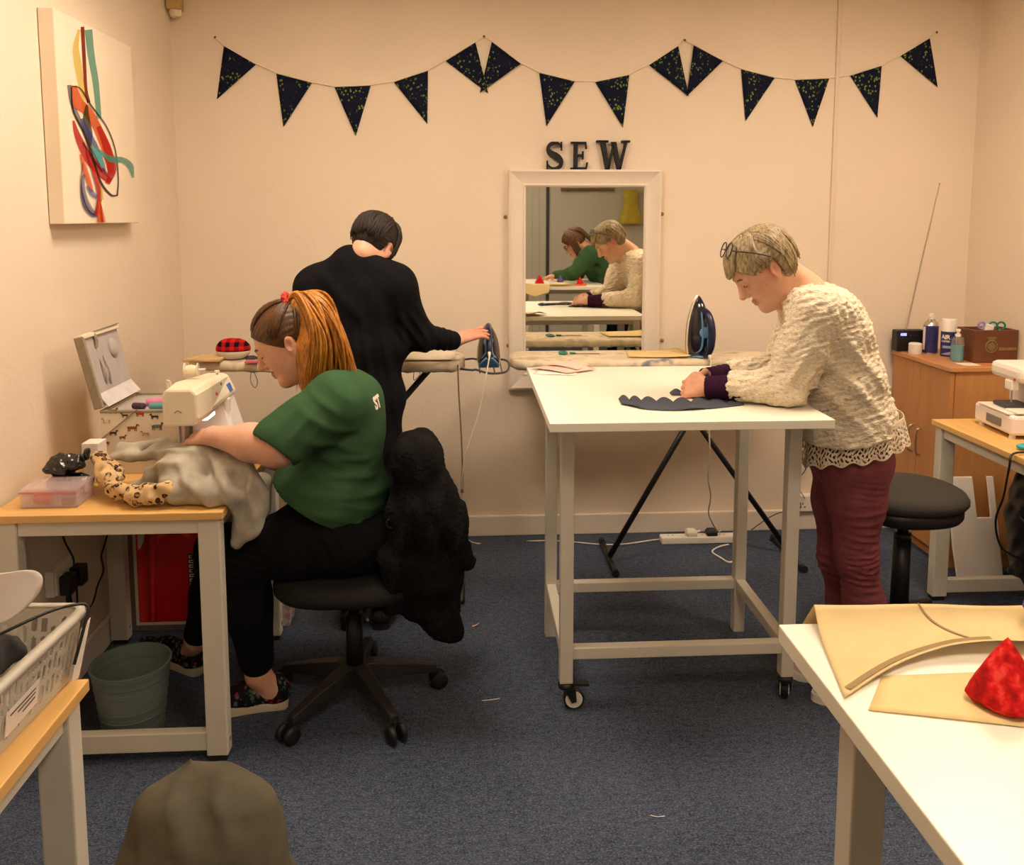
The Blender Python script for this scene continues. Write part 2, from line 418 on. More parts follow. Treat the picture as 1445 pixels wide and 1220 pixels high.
# SEW letters standing on the mirror frame
LM = M('letter_black', rgb(20, 19, 20), .75, nscale=40, amt=.15)
def letter_xy(x0, x1, ya, yb):
    a = at(x0, yb, Y=YB-.02); b = at(x1, ya, Y=YB-.02); z0 = MZ1+.0005
    return a.x, b.x-a.x, z0, b.z-a.z
def poly(name, polys, box, lab):
    x, wd, z, ht = box; mb = MB()
    for P in polys: mb.prism([(x+u*wd, YB-.030, z+v*ht) for u, v in P], (0, 1, 0), .022)
    o = mb.obj(name, LM, None, bevel=.0015); tag(o, lab, 'letter', 'black SEW letters')
def bar(u0, v0, u1, v1): return [(u0, v0), (u1, v0), (u1, v1), (u0, v1)]
E_ = [bar(.17, 0, .40, 1), bar(0, 0, .45, .07), bar(0, .93, .45, 1), bar(.38, 0, .92, .085), bar(.38, .915, .88, 1), bar(.38, .47, .70, .55),
      [(.84, 0), (.92, 0), (1, .26), (.9, .26)], [(.80, 1), (.88, 1), (.94, .74), (.85, .74)], bar(.66, .36, .745, .66)]
poly('letter_e', E_, letter_xy(805, 830, 201, 240), 'black serif letter E standing on the mirror frame')
W_ = [[(.10, 1), (.27, 1), (.40, 0), (.28, 0)], [(.32, 0), (.40, 0), (.545, .92), (.50, .92)], [(.43, .95), (.59, .95), (.74, 0), (.62, 0)], [(.66, 0), (.74, 0), (.93, 1), (.85, 1)],
      bar(0, .93, .36, 1), bar(.74, .93, 1, 1)]
poly('letter_w', W_, letter_xy(841, 889, 199, 240), 'black serif letter W standing on the mirror frame')
cl = bez([(.90, .80, 0), (.72, .94, 0), (.45, .965, 0), (.20, .86, 0), (.14, .70, 0), (.30, .58, 0), (.62, .47, 0), (.86, .33, 0), (.84, .14, 0), (.58, .035, 0), (.30, .06, 0), (.08, .20, 0)], 5)
th = [.03, .05, .08, .11, .13, .15, .16, .15, .12, .08, .05, .03]; S_ = []
N = len(cl)
for i in range(N-1):
    def off(j):
        d = (cl[min(j+1, N-1)]-cl[max(j-1, 0)]).normalized(); nrm = Vector((-d.y, d.x, 0)); q_ = j/(N-1)*11; k_ = min(int(q_), 10)
        tt = th[k_]+(th[k_+1]-th[k_])*(q_-k_); return cl[j]+nrm*tt*.62, cl[j]-nrm*tt*.62
    a, b = off(i); c, d = off(i+1); S_.append([(p.x, max(0, min(1, p.y))) for p in (a, c, d, b)])
S_ += [bar(.85, .68, .93, 1), bar(.05, 0, .13, .32)]
x, wd, z, ht = letter_xy(770, 795, 201, 240); mb = MB()
for P in S_[-2:]: mb.prism([(x+u*wd, YB-.030, z+v*ht) for u, v in P], (0, 1, 0), .022)
ringsL = []
for i in range(N):
    d = (cl[min(i+1, N-1)]-cl[max(i-1, 0)]).normalized(); nrm = Vector((-d.y, d.x, 0)); q_ = i/(N-1)*11; k_ = min(int(q_), 10)
    tt = (th[k_]+(th[k_+1]-th[k_])*(q_-k_))*.78; a = cl[i]+nrm*tt; b = cl[i]-nrm*tt
    w3 = lambda p, yy: (x+p.x*wd, yy, z+max(0, min(1, p.y))*ht)
    ringsL.append([w3(a, YB-.03), w3(b, YB-.03), w3(b, YB-.008), w3(a, YB-.008)])
mb.loft(ringsL); o = mb.obj('letter_s', LM); tag(o, 'black serif letter S standing on the mirror frame', 'letter', 'black SEW letters')
# bunting
t = NT('bunting_cotton'); v = t.n('ShaderNodeTexVoronoi'); v.inputs['Scale'].default_value = 75; t.l(t.coord((1, 1, .8)), v.inputs['Vector'])
vn = t.noise(26); msk = t.ramp(v.outputs['Distance'], [(.28, (1, 1, 1, 1)), (.36, (0, 0, 0, 1))])
msk2 = t.ramp(vn, [(.46, (0, 0, 0, 1)), (.54, (1, 1, 1, 1))]); mm = t.mix(1.0, msk, msk2, 'MULTIPLY')
t.col(t.mix(mm, rgb(17, 22, 42), rgb(118, 134, 62))); MT['bunt'] = t.done(.85, 0, .15)
MT['tape'] = M('white_tape', rgb(236, 218, 194), .8)
B = thing('bunting', 'string of navy speckled triangular flags pinned along the back wall', 'bunting', (0.5, YB, 2.1))
FL = [((316, 65), (361, 91), (306, 140)), ((390, 104), (440, 117), (400, 179)), ((472, 123), (523, 121), (502, 192)), ((556, 116), (604, 100), (603, 175)),
      ((629, 86), (671, 60), (689, 132)), ((694, 59), (735, 90), (677, 131)), ((761, 103), (811, 115), (771, 178)), ((840, 116), (888, 106), (879, 180)),
      ((916, 92), (957, 65), (972, 136)), ((979, 64), (1020, 86), (969, 136)), ((1046, 98), (1093, 110), (1052, 171)), ((1122, 113), (1170, 111), (1147, 179)),
      ((1200, 107), (1244, 93), (1238, 166)), ((1271, 79), (1312, 54), (1323, 123))]
pins = [(304, 53), (683, 52), (966, 57), (1321, 46)]
path = [at(*pins[0], Y=YB-.006)]
for i, (a, b, c) in enumerate(FL):
    yy = YB-.006-(.004 if i in (5, 9) else 0)
    A, Bp, Cp = (at(*p, Y=yy) for p in (a, b, c))
    n = 6; vs = []; fs = []
    for r in range(n+1):
        for s in range(n+1-r):
            u, v_ = s/n, r/n; p = A+(Bp-A)*u+(Cp-A)*v_
            p = p+Vector((0, -.006*math.sin(math.pi*u+i)*v_*(1-v_), 0)); vs.append(p)
    def ix(r, s): return sum(n+1-k for k in range(r))+s
    for r in range(n):
        for s in range(n-r):
            fs.append((ix(r, s), ix(r, s+1), ix(r+1, s)))
            if s < n-r-1: fs.append((ix(r, s+1), ix(r+1, s+1), ix(r+1, s)))
    solid(MB().add(vs, fs).obj('flag', 'bunt', B, True), .0025)
    path += [A+Vector((0, 0, .004)), Bp+Vector((0, 0, .004))]
    if i in (4, 8): path.append(at(*pins[1 if i == 4 else 2], Y=YB-.006))
path.append(at(*pins[3], Y=YB-.006))
MB().tube(path, .0032, 6).obj('tape', 'tape', B)
for p in pins: q_ = at(*p, Y=YB-.001); MB().lathe(q_, [(.004, 0), (.006, .006), (.002, .010)], 10, (0, -1, 0)).obj('pin', 'dgrey', B, True)
# canvas picture
XC = XL+.052; cy0, cy1, cz0, cz1 = 2.84, 3.47, 1.556, 2.235
t = NT('canvas_white'); t.col(t.ramp(t.noise(4), [(.3, rgb(232, 214, 186)), (.7, rgb(240, 224, 200))])); t.bump(t.noise(600), .2, .0006); MT['canvas'] = t.done(.8, 0, .2)
MT['canvas_side'] = M('canvas_edge', rgb(196, 180, 152), .85, nscale=200, amt=.06)
C = thing('canvas_picture', 'square canvas with swirling orange red and teal ribbons on left wall', 'picture', (XL+.03, 3.15, cz0))
cb = MB().box((XL+.002, cy0, cz0), (XC, cy1, cz1)).obj('canvas', 'canvas', C, bevel=.003)
def stroke_mat(name, c, a):
    t = NT(name); t.col(c); t.b.inputs['Alpha'].default_value = a; return t.done(.8, 0, .1)
# ribbons given in photo pixels on the canvas front plane
SM = {k: stroke_mat('paint_'+k, c, a) for k, c, a in (('brown', rgb(128, 52, 22), .92), ('teal', rgb(70, 150, 132), .62), ('yellow', rgb(222, 186, 40), .5), ('orange', rgb(214, 88, 26), .72),
      ('red', rgb(186, 38, 30), .75), ('grey', rgb(92, 92, 100), .6), ('violet', rgb(72, 72, 130), .6), ('dark', rgb(58, 30, 22), .85), ('olive', rgb(70, 62, 20), .75), ('blue', rgb(70, 92, 150), .6), ('aqua', rgb(90, 176, 170), .75))}
lay = [0]
def ribbon(c, pts, wds):
    lay[0] += 1; X_ = XC+.0004+lay[0]*.00025
    P = bez([(*p, 0) for p in pts], 8); n = len(P); mb = MB(); L = []; R_ = []
    for i, p in enumerate(P):
        d = (P[min(i+1, n-1)]-P[max(i-1, 0)]).normalized(); nr = Vector((-d.y, d.x, 0)); q_ = i/(n-1)*(len(wds)-1); k_ = min(int(q_), len(wds)-2)
        ww = wds[k_]+(wds[k_+1]-wds[k_])*(q_-k_)
        for s, lst in ((1, L), (-1, R_)):
            g = p+nr*ww/2*s; v_ = at(g.x, g.y, X=X_); v_.y = min(max(v_.y, cy0+.004), cy1-.004); v_.z = min(max(v_.z, cz0+.004), cz1-.004); lst.append(v_)
    mb.loft([L, R_], False, False); mb.obj('paint_stroke', SM[c], C)
def cp(x, y): return (x/3.59, y/3.59)
ribbon('yellow', [cp(400, 150), cp(385, 240), cp(395, 330), cp(415, 450), cp(430, 560)], [4, 9, 11, 9, 4])
ribbon('teal', [cp(448, 150), cp(462, 280), cp(485, 420), cp(502, 600)], [11, 10, 9, 7])
ribbon('brown', [cp(418, 135), cp(427, 300), cp(436, 450), cp(450, 520)], [5, 5, 4, 5])
ribbon('grey', [cp(350, 430), cp(365, 520), cp(400, 600), cp(440, 700), cp(500, 830), cp(535, 885)], [6, 6, 5, 5, 4, 3])
ribbon('orange', [cp(375, 435), cp(395, 520), cp(440, 560), cp(490, 640), cp(540, 760), cp(565, 880)], [8, 16, 14, 12, 14, 8])
ribbon('red', [cp(372, 610), cp(395, 690), cp(450, 800), cp(520, 880), cp(560, 920)], [3, 9, 14, 13, 6])
ribbon('olive', [cp(440, 530), cp(438, 600), cp(455, 680), cp(458, 740)], [3, 10, 8, 3])
ribbon('red', [cp(500, 640), cp(540, 740), cp(568, 850), cp(545, 930)], [6, 11, 13, 7])
ribbon('violet', [cp(415, 600), cp(440, 660), cp(485, 740), cp(520, 830), cp(535, 880)], [4, 8, 7, 6, 2])
ribbon('dark', [cp(362, 440), cp(372, 560), cp(430, 680), cp(470, 800), cp(510, 920), cp(560, 985), cp(595, 990)], [1.5, 2.5, 2.5, 3.5, 3, 3, 2])
ribbon('dark', [cp(362, 435), cp(410, 450), cp(460, 530), cp(540, 640), cp(585, 760), cp(600, 900), cp(595, 990)], [1.5, 1.5, 2, 1.5, 1.5, 1.5, 2])
ribbon('aqua', [cp(465, 740), cp(500, 790), cp(520, 850)], [3, 8, 3])
ribbon('teal', [cp(500, 760), cp(560, 805), cp(620, 810), cp(660, 840), cp(675, 900)], [3, 9, 8, 9, 3])
ribbon('dark', [cp(420, 720), cp(470, 800), cp(520, 870)], [1.5, 2.5, 1.5])
ribbon('orange', [cp(410, 780), cp(430, 850), cp(455, 930), cp(470, 970)], [3, 7, 6, 3])
ribbon('violet', [cp(425, 880), cp(420, 960), cp(440, 1040), cp(480, 1085), cp(500, 1050)], [3, 7, 11, 9, 3])
ribbon('blue', [cp(440, 940), cp(470, 980), cp(495, 1000)], [3, 7, 5])
ribbon('dark', [cp(420, 830), cp(412, 940), cp(435, 1040), cp(470, 1085), cp(500, 1080)], [1, 1.2, 1.5, 1.8, 1.2])
ribbon('red', [cp(440, 760), cp(480, 880), cp(505, 980), cp(490, 1090)], [3, 6, 7, 6])
ribbon('yellow', [cp(515, 950), cp(518, 1010)], [3, 4])
ribbon('orange', [cp(505, 1020), cp(510, 1080), cp(515, 1130)], [3, 9, 12])
ribbon('red', [cp(510, 1030), cp(520, 1130)], [2, 4])
# motion sensor in the corner
a = thing('alarm_sensor', 'small cream motion sensor high in the back corner', 'sensor', (XL+.05, YB-.05, 2.5))
p = at(245, 20, Y=YB-.06)
MB().box((XL+.004, YB-.075, p.z+.02), (XL+.066, YB-.004, p.z+.16)).obj('housing', M('old_plastic', rgb(196, 158, 92), .5), a, bevel=.008)
auto(MB().lathe((XL+.038, YB-.042, p.z-.008), [(.02, 0), (.027, .012), (.027, .03), (.02, .034)], 16).obj('lens', 'cream', a))
# wall sockets
def socket(name, lab, c, nrm, tang, wd=.146, plug=True):
    c = Vector(c); nrm = Vector(nrm); tang = Vector(tang); up = Vector((0, 0, 1))
    o = thing(name, lab, 'socket', c)
    def pt(u, v_, w_): return c+tang*u+up*v_+nrm*w_
    def bx(u0, u1, v0, v1, w0, w1): mb_ = MB(); mb_.loft([[pt(u0, v0, w), pt(u1, v0, w), pt(u1, v1, w), pt(u0, v1, w)] for w in (w0, w1)]); return mb_
    bx(-wd/2, wd/2, -.043, .043, .001, .03).obj('back_box', 'white', o, bevel=.003)
    bx(-wd/2+.003, wd/2-.003, -.04, .04, .03, .038).obj('face_plate', 'white', o, bevel=.003)
    for s in ((-1, 1) if wd > .1 else (0,)):
        for du in (-.011, .011): bx(s*.036+du-.004, s*.036+du+.004, -.02, -.014, .038, .0386).obj('pin_slot', 'dgrey', o)
        bx(s*.036-.003, s*.036+.003, -.004, .005, .038, .0386).obj('pin_slot', 'dgrey', o)
        bx(s*.036-.007, s*.036+.007, .016, .032, .038, .042).obj('switch', 'white', o, bevel=.001)
    return o, bx
s0 = at(1133, 707, Y=YB)
socket('wall_socket', 'white double wall socket above skirting behind burgundy jeans', (s0.x+.02, YB, s0.z), (0, -1, 0), (1, 0, 0))
s1 = at(78, 812, X=XL); so, bx = socket('wall_socket', 'wall socket with black plug under the sewing desk', (XL, s1.y, s1.z), (1, 0, 0), (0, 1, 0), .146)
pl = thing('power_plug', 'black mains plug in socket on the left wall', 'plug', (XL+.05, s1.y, s1.z))
bx(-.06, -.012, -.045, .02, .038, .075).obj('plug_body', 'black', pl, bevel=.006)
bx(.012, .06, -.045, .02, .038, .08).obj('plug_body', 'black', pl, bevel=.006)
bx(-.042, -.030, -.075, -.045, .048, .062).obj('cable_grip', 'black', pl, bevel=.003)
# hanging yellow dress and rail on the front wall (seen in the mirror)
def mir(x, y, Y):     # pixel in the mirror -> point at real depth Y
    p = at(x, y, Y=2*(YB-.018)-Y); return Vector((p.x, Y, p.z))
d0 = mir(874, 268, YF+.08); d1 = mir(906, 316, YF+.08)
D = thing('hanging_dress', 'small yellow sleeveless dress hanging on the front wall', 'dress', (d0.x, YF+.06, d1.z))
MT['yellow'] = M('yellow_cotton', rgb(206, 184, 66), .8, nscale=15, amt=.12)
wd = d1.x-d0.x; ht = d0.z-d1.z
prof = [(.2, .8, 0.), (.1, .9, .08), (.22, .8, .22), (.22, .8, .42), (.16, .86, .55), (.06, .95, .75), (.0, 1, .93), (.02, .98, 1)]
rg = []
for a_, b_, v_ in prof:
    rr = []
    for k in range(24):
        th_ = 2*math.pi*k/24; u = (a_+b_)/2+(b_-a_)/2*math.cos(th_)
        rr.append((d0.x+wd*u, YF+.06+.03*math.sin(th_)*(.6+v_)+.012*v_*math.sin(th_*7), d0.z-ht*v_))
    rg.append(rr)
MB().loft(rg).obj('dress_body', 'yellow', D, True)
MB().tube([(d0.x+wd*.5, YF+.06, d0.z+.0), (d0.x+wd*.5, YF+.06, d0.z+.05), (d0.x+wd*.5+.015, YF+.06, d0.z+.065), (d0.x+wd*.5+.01, YF+.03, d0.z+.075), (d0.x+wd*.5, YF, d0.z+.07)], .003, 6).obj('hanger_hook', 'steel', D)
r0 = mir(792, 267, YF+.06); r1 = mir(868, 265, YF+.06)
R_ = thing('wall_rail', 'dark wooden peg rail high on the front wall', 'rail', (r0.x, YF+.02, r0.z))
MB().box((r0.x, YF+.012, r0.z-.018), (r1.x, YF+.035, r0.z+.018)).obj('rail_board', M('rail_wood', rgb(120, 92, 62), .5), R_, bevel=.003)
for k in range(5):
    xx = r0.x+(r1.x-r0.x)*(k+.5)/5; MB().cyl((xx, YF+.035, r0.z), (xx, YF+.07, r0.z+.01), .007, .009, 10).obj('peg', M('peg_wood', rgb(150, 118, 80), .5) if k == 0 else bpy.data.materials['peg_wood'], R_)
# ================================================================== FURNITURE
def desk(name, lab, x0, x1, y0, y1, z, top, lw=.062, far=True, group=None, inset=.012):
    o = thing(name, lab, 'desk', ((x0+x1)/2, (y0+y1)/2, 0), group)
    MB().box((x0, y0, z-.022), (x1, y1, z)).obj('desktop', top, o, bevel=.002)
    a0, a1, b0, b1 = x0+inset, x1-inset, y0+inset, y1-inset; tz = z-.022
    ly = .045
    for xx in (a0, a1-lw):
        for yy in (b0, b1-ly):
            l = MB().box((xx, yy, .018), (xx+lw, yy+ly, tz)).obj('leg', 'wframe', o, bevel=.004)
            MB().box((xx+.006, yy+.006, 0), (xx+lw-.006, yy+ly-.006, .018)).obj('foot', 'rubber', l)
            MB().lathe((xx+lw, yy+ly/2, .06), [(.006, 0), (.006, .002), (.003, .003)], 8, (1, 0, 0)).obj('bolt', 'steel', l)
    for yy in (b0+.006, b1-ly+.006): MB().box((a0+lw, yy, tz-.045), (a1-lw, yy+ly-.012, tz)).obj('apron_rail', 'wframe', o, bevel=.003)
    for xx in (a0+.01, a1-lw+.01): MB().box((xx, b0+ly, tz-.045), (xx+lw-.02, b1-ly, tz)).obj('apron_rail', 'wframe', o, bevel=.003)
    for yy in ((b0+.006, b1-ly+.006) if far else (b0+.006,)): MB().box((a0+lw, yy, .032), (a1-lw, yy+ly-.012, .088)).obj('stretcher', 'wframe', o, bevel=.003)
    return o
DZ = .755
desk('sewing_desk', 'oak-topped desk with white metal frame carrying the sewing machine and open box', XL+.012, -.684, 2.355, 3.135, DZ, 'oak', far=False)
fl = at(126, 957, Z=DZ)
desk('sewing_desk', 'oak-topped desk with white frame carrying the perforated plastic basket', XL+.012, fl.x, .35, fl.y, DZ, 'oak_y', lw=.06)
desk('sewing_desk', 'oak-topped desk with white frame carrying the overlocker beside the cabinet', 1.91, XR-.01, 2.15, 3.32, DZ, 'oak_y')
# high white cutting table on castors
def hightable(name, lab, x0, x1, y0, y1, z, lx, ly, lw, cast=True):
    o = thing(name, lab, 'table', ((x0+x1)/2, (y0+y1)/2, 0))
    MB().box((x0, y0, z-.026), (x1, y1, z)).obj('tabletop', 'wtop', o, bevel=.002)
    for yy in ly:
        for xx in lx:
            front = (yy == ly[0]) and cast
            MB().box((xx-lw/2, yy-lw/2, .092 if front else .0), (xx+lw/2, yy+lw/2, z-.026)).obj('leg', 'wframe', o, bevel=.003)
    for yy in ly:
        MB().box((lx[0]+lw/2, yy-lw/2+.003, .172), (lx[1]-lw/2, yy+lw/2-.003, .21)).obj('lower_rail', 'wframe', o, bevel=.003)
        MB().box((lx[0]+lw/2, yy-lw/2+.003, z-.07), (lx[1]-lw/2, yy+lw/2-.003, z-.026)).obj('upper_rail', 'wframe', o, bevel=.003)
    for xx in lx:
        MB().box((xx-lw/2+.003, ly[0]+lw/2, .172), (xx+lw/2-.003, ly[1]-lw/2, .21)).obj('lower_rail', 'wframe', o, bevel=.003)
        MB().box((xx-lw/2+.003, ly[0]+lw/2, z-.07), (xx+lw/2-.003, ly[1]-lw/2, z-.026)).obj('upper_rail', 'wframe', o, bevel=.003)
    if cast:
        for xx, ang in ((lx[0], 0), (lx[1], 70)):
            yy = ly[0]; r = .034; R = Matrix.Rotation(math.radians(ang), 3, 'Z'); c0 = Vector((xx, yy, 0))
            T = lambda v: c0+R @ Vector(v)
            cs = MB().lathe(T((0, 0, .07)), [(.022, 0), (.026, .006), (.026, .014), (.018, .022)], 16).obj('caster', 'black', o, True)
            for s in (-1, 1): fk = MB(); fk.loft([[T((-.008+dx, s*.017, .078)), T((.03+dx, s*.017, .078)), T((.034, s*.017, .03)), T((.018, s*.017, .026))] for dx in (0,)]+[[T((-.008, s*.021, .078)), T((.03, s*.021, .078)), T((.034, s*.021, .03)), T((.018, s*.021, .026))]]); fk.obj('fork', 'black', cs)
            ax = R @ Vector((0, 1, 0))
            auto(MB().lathe(T((.026, -.012, r)), [(r-.004, 0), (r, .004), (r, .020), (r-.004, .024)], 28, ax).obj('tyre', 'black', cs))
            auto(MB().lathe(T((.026, -.0145, r)), [(r-.007, 0), (r-.006, .002), (r-.006, .027), (r-.007, .029)], 28, ax).obj('wheel_disc', 'white', cs))
            MB().loft([[T((-.005, -.016, .084)), T((-.005, .016, .084)), T((-.005, .016, .09)), T((-.005, -.016, .09))], [T((.075, -.012, .078)), T((.075, .012, .078)), T((.075, .012, .084)), T((.075, -.012, .084))]]).obj('brake_pedal', 'black', cs)
    return o
HZ = 1.0
hightable('cutting_table', 'tall white cutting table on casters with papers and felt strips', .238, 1.062, 2.34, 3.24, HZ, (.318, 1.04), (2.585, 3.07), .042)
fr = at(1110, 880, Z=HZ)
hightable('cutting_table', 'tall white cutting table under the yellow pattern paper', fr.x-.012, fr.x+.735, .25, fr.y, HZ, (fr.x+.06, fr.x+.66), (.36, fr.y-.12), .045, False)
# beech cabinet
cx0, cx1, cy0_, cy1_, cz = 2.135, XR-.004, 3.575, YB-.02, .925
K = thing('cabinet', 'low beech two-door cabinet in the corner beneath radio and crate', 'cabinet', ((cx0+cx1)/2, (cy0_+cy1_)/2, 0))
MB().box((cx0+.022, cy0_, .06), (cx1, cy1_, cz-.025)).obj('body', 'beech', K, bevel=.002)
MB().box((cx0+.04, cy0_+.01, 0), (cx1, cy1_, .06)).obj('plinth', 'beech', K)
MB().box((cx0-.012, cy0_-.012, cz-.025), (cx1, cy1_, cz)).obj('top_board', 'beech_edge', K, bevel=.005)
ymid = (cy0_+cy1_)/2
for s, (a, b) in enumerate(((cy0_+.002, ymid-.0015), (ymid+.0015, cy1_-.002))):
    dr = MB().box((cx0, a, .065), (cx0+.02, b, cz-.028)).obj('door', 'beech', K, bevel=.002)
    yy = ymid+(-.035 if s == 0 else .035)
    MB().tube(bez([(cx0, yy, .465), (cx0-.020, yy, .475), (cx0-.025, yy, .53), (cx0-.020, yy, .585), (cx0, yy, .595)], 5), .0045, 8).obj('handle', 'steel', dr, True)
# office chairs
MT['chairfab'] = M('chair_fabric', rgb(34, 33, 30), .9, spec=.15, nscale=300, amt=.35, bscale=500, bstr=.4)
MT['chairfab2'] = M('stool_fabric', rgb(66, 62, 56), .9, spec=.15, nscale=300, amt=.25, bscale=500, bstr=.4)
MT['chairpl'] = M('chair_plastic', rgb(30, 29, 24), .5, nscale=60, amt=.15)
def star(o, c, r, a0, z=.075):
    for k in range(5):
        th = math.radians(a0+72*k); d = Vector((math.cos(th), math.sin(th), 0)); p = Vector((-d.y, d.x, 0)); cc = Vector((c[0], c[1], 0))
        def ring(t, hw, z0, z1): q = cc+d*t; return [q+p*hw+Vector((0, 0, z0)), q-p*hw+Vector((0, 0, z0)), q-p*hw*.75+Vector((0, 0, z1)), q+p*hw*.75+Vector((0, 0, z1))]
        lg = MB().loft([ring(.0, .03, z+.005, z+.06), ring(.06, .03, z+.005, z+.058), ring(r*.6, .023, z-.002, z+.035), ring(r, .018, z-.018, z+.006)]).obj('base_leg', 'chairpl', o, bevel=.004)
        e = cc+d*(r-.004)
        cs = MB().cyl(e+Vector((0, 0, .045)), e+Vector((0, 0, z-.01)), .008, .008, 8).obj('caster', 'chairpl', lg)
        wb = MB()
        for s in (-1, 1): wb.lathe(e+p*(s*.008)+d*.012+Vector((0, 0, .028)), [(.02, 0), (.028, .003), (.028, .016), (.02, .02)], 16, p*s)
        wb.obj('wheel', 'black', lg, True)
def cushion(c, rx, ry, z0, z1, n=2.6, seg=40, yaw=0, crown=.012):
    R = Matrix.Rotation(yaw, 3, 'Z'); rings = []
    hh = z1-z0
    for s, zz in ((.86, z0), (.95, z0+hh*.12), (1, z0+hh*.35), (1.0, z0+hh*.6), (.95, z0+hh*.88), (.85, z1), (.5, z1+crown*.8), (.15, z1+crown)):
        rr = []
        for k in range(seg):
            t_ = 2*math.pi*k/seg; co, si = math.cos(t_), math.sin(t_)
            q = R @ Vector((rx*s*abs(co)**(2/n)*(1 if co >= 0 else -1), ry*s*abs(si)**(2/n)*(1 if si >= 0 else -1), 0))
            rr.append((c[0]+q.x, c[1]+q.y, zz))
        rings.append(rr)
    return MB().loft(rings)
CH = (-.365, 2.665)
ch = thing('office_chair', 'black swivel chair with five-star base under the person in green', 'chair', (CH[0], CH[1], 0))
star(ch, CH, .27, 15)
MB().cyl((CH[0], CH[1], .12), (CH[0], CH[1], .30), .029, .027, 16).obj('column', 'black', ch, True)
MB().cyl((CH[0], CH[1], .28), (CH[0], CH[1], .40), .018, .018, 14).obj('gas_lift', 'black', ch, True)
MB().box((CH[0]-.11, CH[1]-.06, .385), (CH[0]+.12, CH[1]+.06, .415)).obj('seat_plate', 'black', ch, bevel=.008)
cushion((CH[0]-.01, CH[1]), .23, .235, .41, .475, 3).obj('seat', 'chairfab', ch, True)
MB().tube(bez([(CH[0]+.08, CH[1], .405), (CH[0]+.25, CH[1], .41), (CH[0]+.30, CH[1], .50), (CH[0]+.31, CH[1], .66)], 5), .02, 8).obj('back_bar', 'black', ch, True)
bk = []
for z_, hw, th in ((.555, .14, .016), (.57, .17, .028), (.63, .19, .034), (.70, .185, .034), (.775, .16, .03), (.797, .125, .018)):
    rr = []
    for k in range(28):
        t_ = 2*math.pi*k/28; co, si = math.cos(t_), math.sin(t_)
        yy = hw*abs(co)**.7*(1 if co >= 0 else -1); xx = th*abs(si)**.8*(1 if si >= 0 else -1)
        rr.append((CH[0]+.25+xx-.25*yy*yy*2+(.05*(z_-.7)), CH[1]+yy, z_))
    bk.append(rr)
MB().loft(bk).obj('backrest', 'chairfab', ch, True)
lv = MB().tube(bez([(CH[0]+.05, CH[1]-.06, .40), (CH[0]+.06, CH[1]-.2, .40), (CH[0]+.075, CH[1]-.255, .395)], 4), .006, 8); lv.obj('lever', 'black', ch, True)
# second chair carries the olive coat in the foreground
# stool behind the woman in the cream jumper
SC = (1.60, 2.93)
st = thing('draughtsman_stool', 'black padded stool on a dark post beside the cabinet', 'stool', (SC[0], SC[1], 0))
star(st, SC, .29, 40)
MB().cyl((SC[0], SC[1], .12), (SC[0], SC[1], .41), .033, .03, 18).obj('column', 'black', st, True)
MB().cyl((SC[0], SC[1], .40), (SC[0], SC[1], .53), .019, .019, 14).obj('gas_lift', 'black', st, True)
MB().cyl((SC[0], SC[1], .405), (SC[0], SC[1], .43), .03, .03, 18).obj('collar', 'black', st, True)
MB().box((SC[0]-.09, SC[1]-.07, .475), (SC[0]+.09, SC[1]+.07, .50)).obj('seat_plate', 'black', st, bevel=.008)
se = cushion((SC[0], SC[1]), .19, .18, .495, .56, 2.4, crown=0).obj('seat_shell', 'black', st, True)
cushion((SC[0], SC[1]), .205, .195, .545, .605, 2.4, crown=.015).obj('seat', 'chairfab2', st, True)
# ------------------------------------------------------------------ ironing boards
t = NT('ironing_cover'); n = t.noise(9, None, 4); n2 = t.noise(5.5, t.coord((1, 1, 1), (0, 0, 1)), 3)
c = t.ramp(n, [(.34, rgb(206, 190, 160)), (.52, rgb(226, 208, 178)), (.66, rgb(186, 170, 146))])
c = t.mix(t.ramp(n2, [(.62, (0, 0, 0, 1)), (.68, (1, 1, 1, 1))]), c, rgb(124, 128, 136)); t.col(c); t.bump(t.noise(60, None, 4), .4, .004); MT['ironcover'] = t.done(.9, 0, .1)
def ironing_board(lab, xa, xb, yc, z, hw, tip, legs):
    o = thing('ironing_board', lab, 'ironing board', ((xa+xb)/2, yc, 0)); L = xb-xa
    def half(s):                                       # half width along the length, s = 0..1 from xa
        u = s if tip < 0 else 1-s
        e = min(1, (1-u)/.03)**.5 if u > .97 else 1
        return hw*min(1, .33+.75*min(1, u/.55)**.8)*(min(1, (u+.001)/.05)**.5)*max(e, .3)
    rings = []; n = 44
    for i in range(n+1):
        s = i/n; x = xa+L*s; w_ = half(s); wob = .003*math.sin(i*1.3)+.002*math.sin(i*3.1)
        pr = [(-1, -.014+wob), (-.97, .0+wob*.5), (-.9, .006), (-.5, .008), (.0, .009), (.5, .008), (.9, .006), (.97, .0), (1, -.014-wob), (.97, -.028-wob), (.85, -.032+wob), (-.85, -.032-wob), (-.97, -.028+wob)]
        rings.append([(x, yc+w_*a_, z+b_) for a_, b_ in pr])
    MB().loft(rings).obj('padded_cover', 'ironcover', o, True)
    for (p, q, yy) in legs:
        MB().tube([p, q], .013, 10).obj('leg', 'black', o, True)
    return o
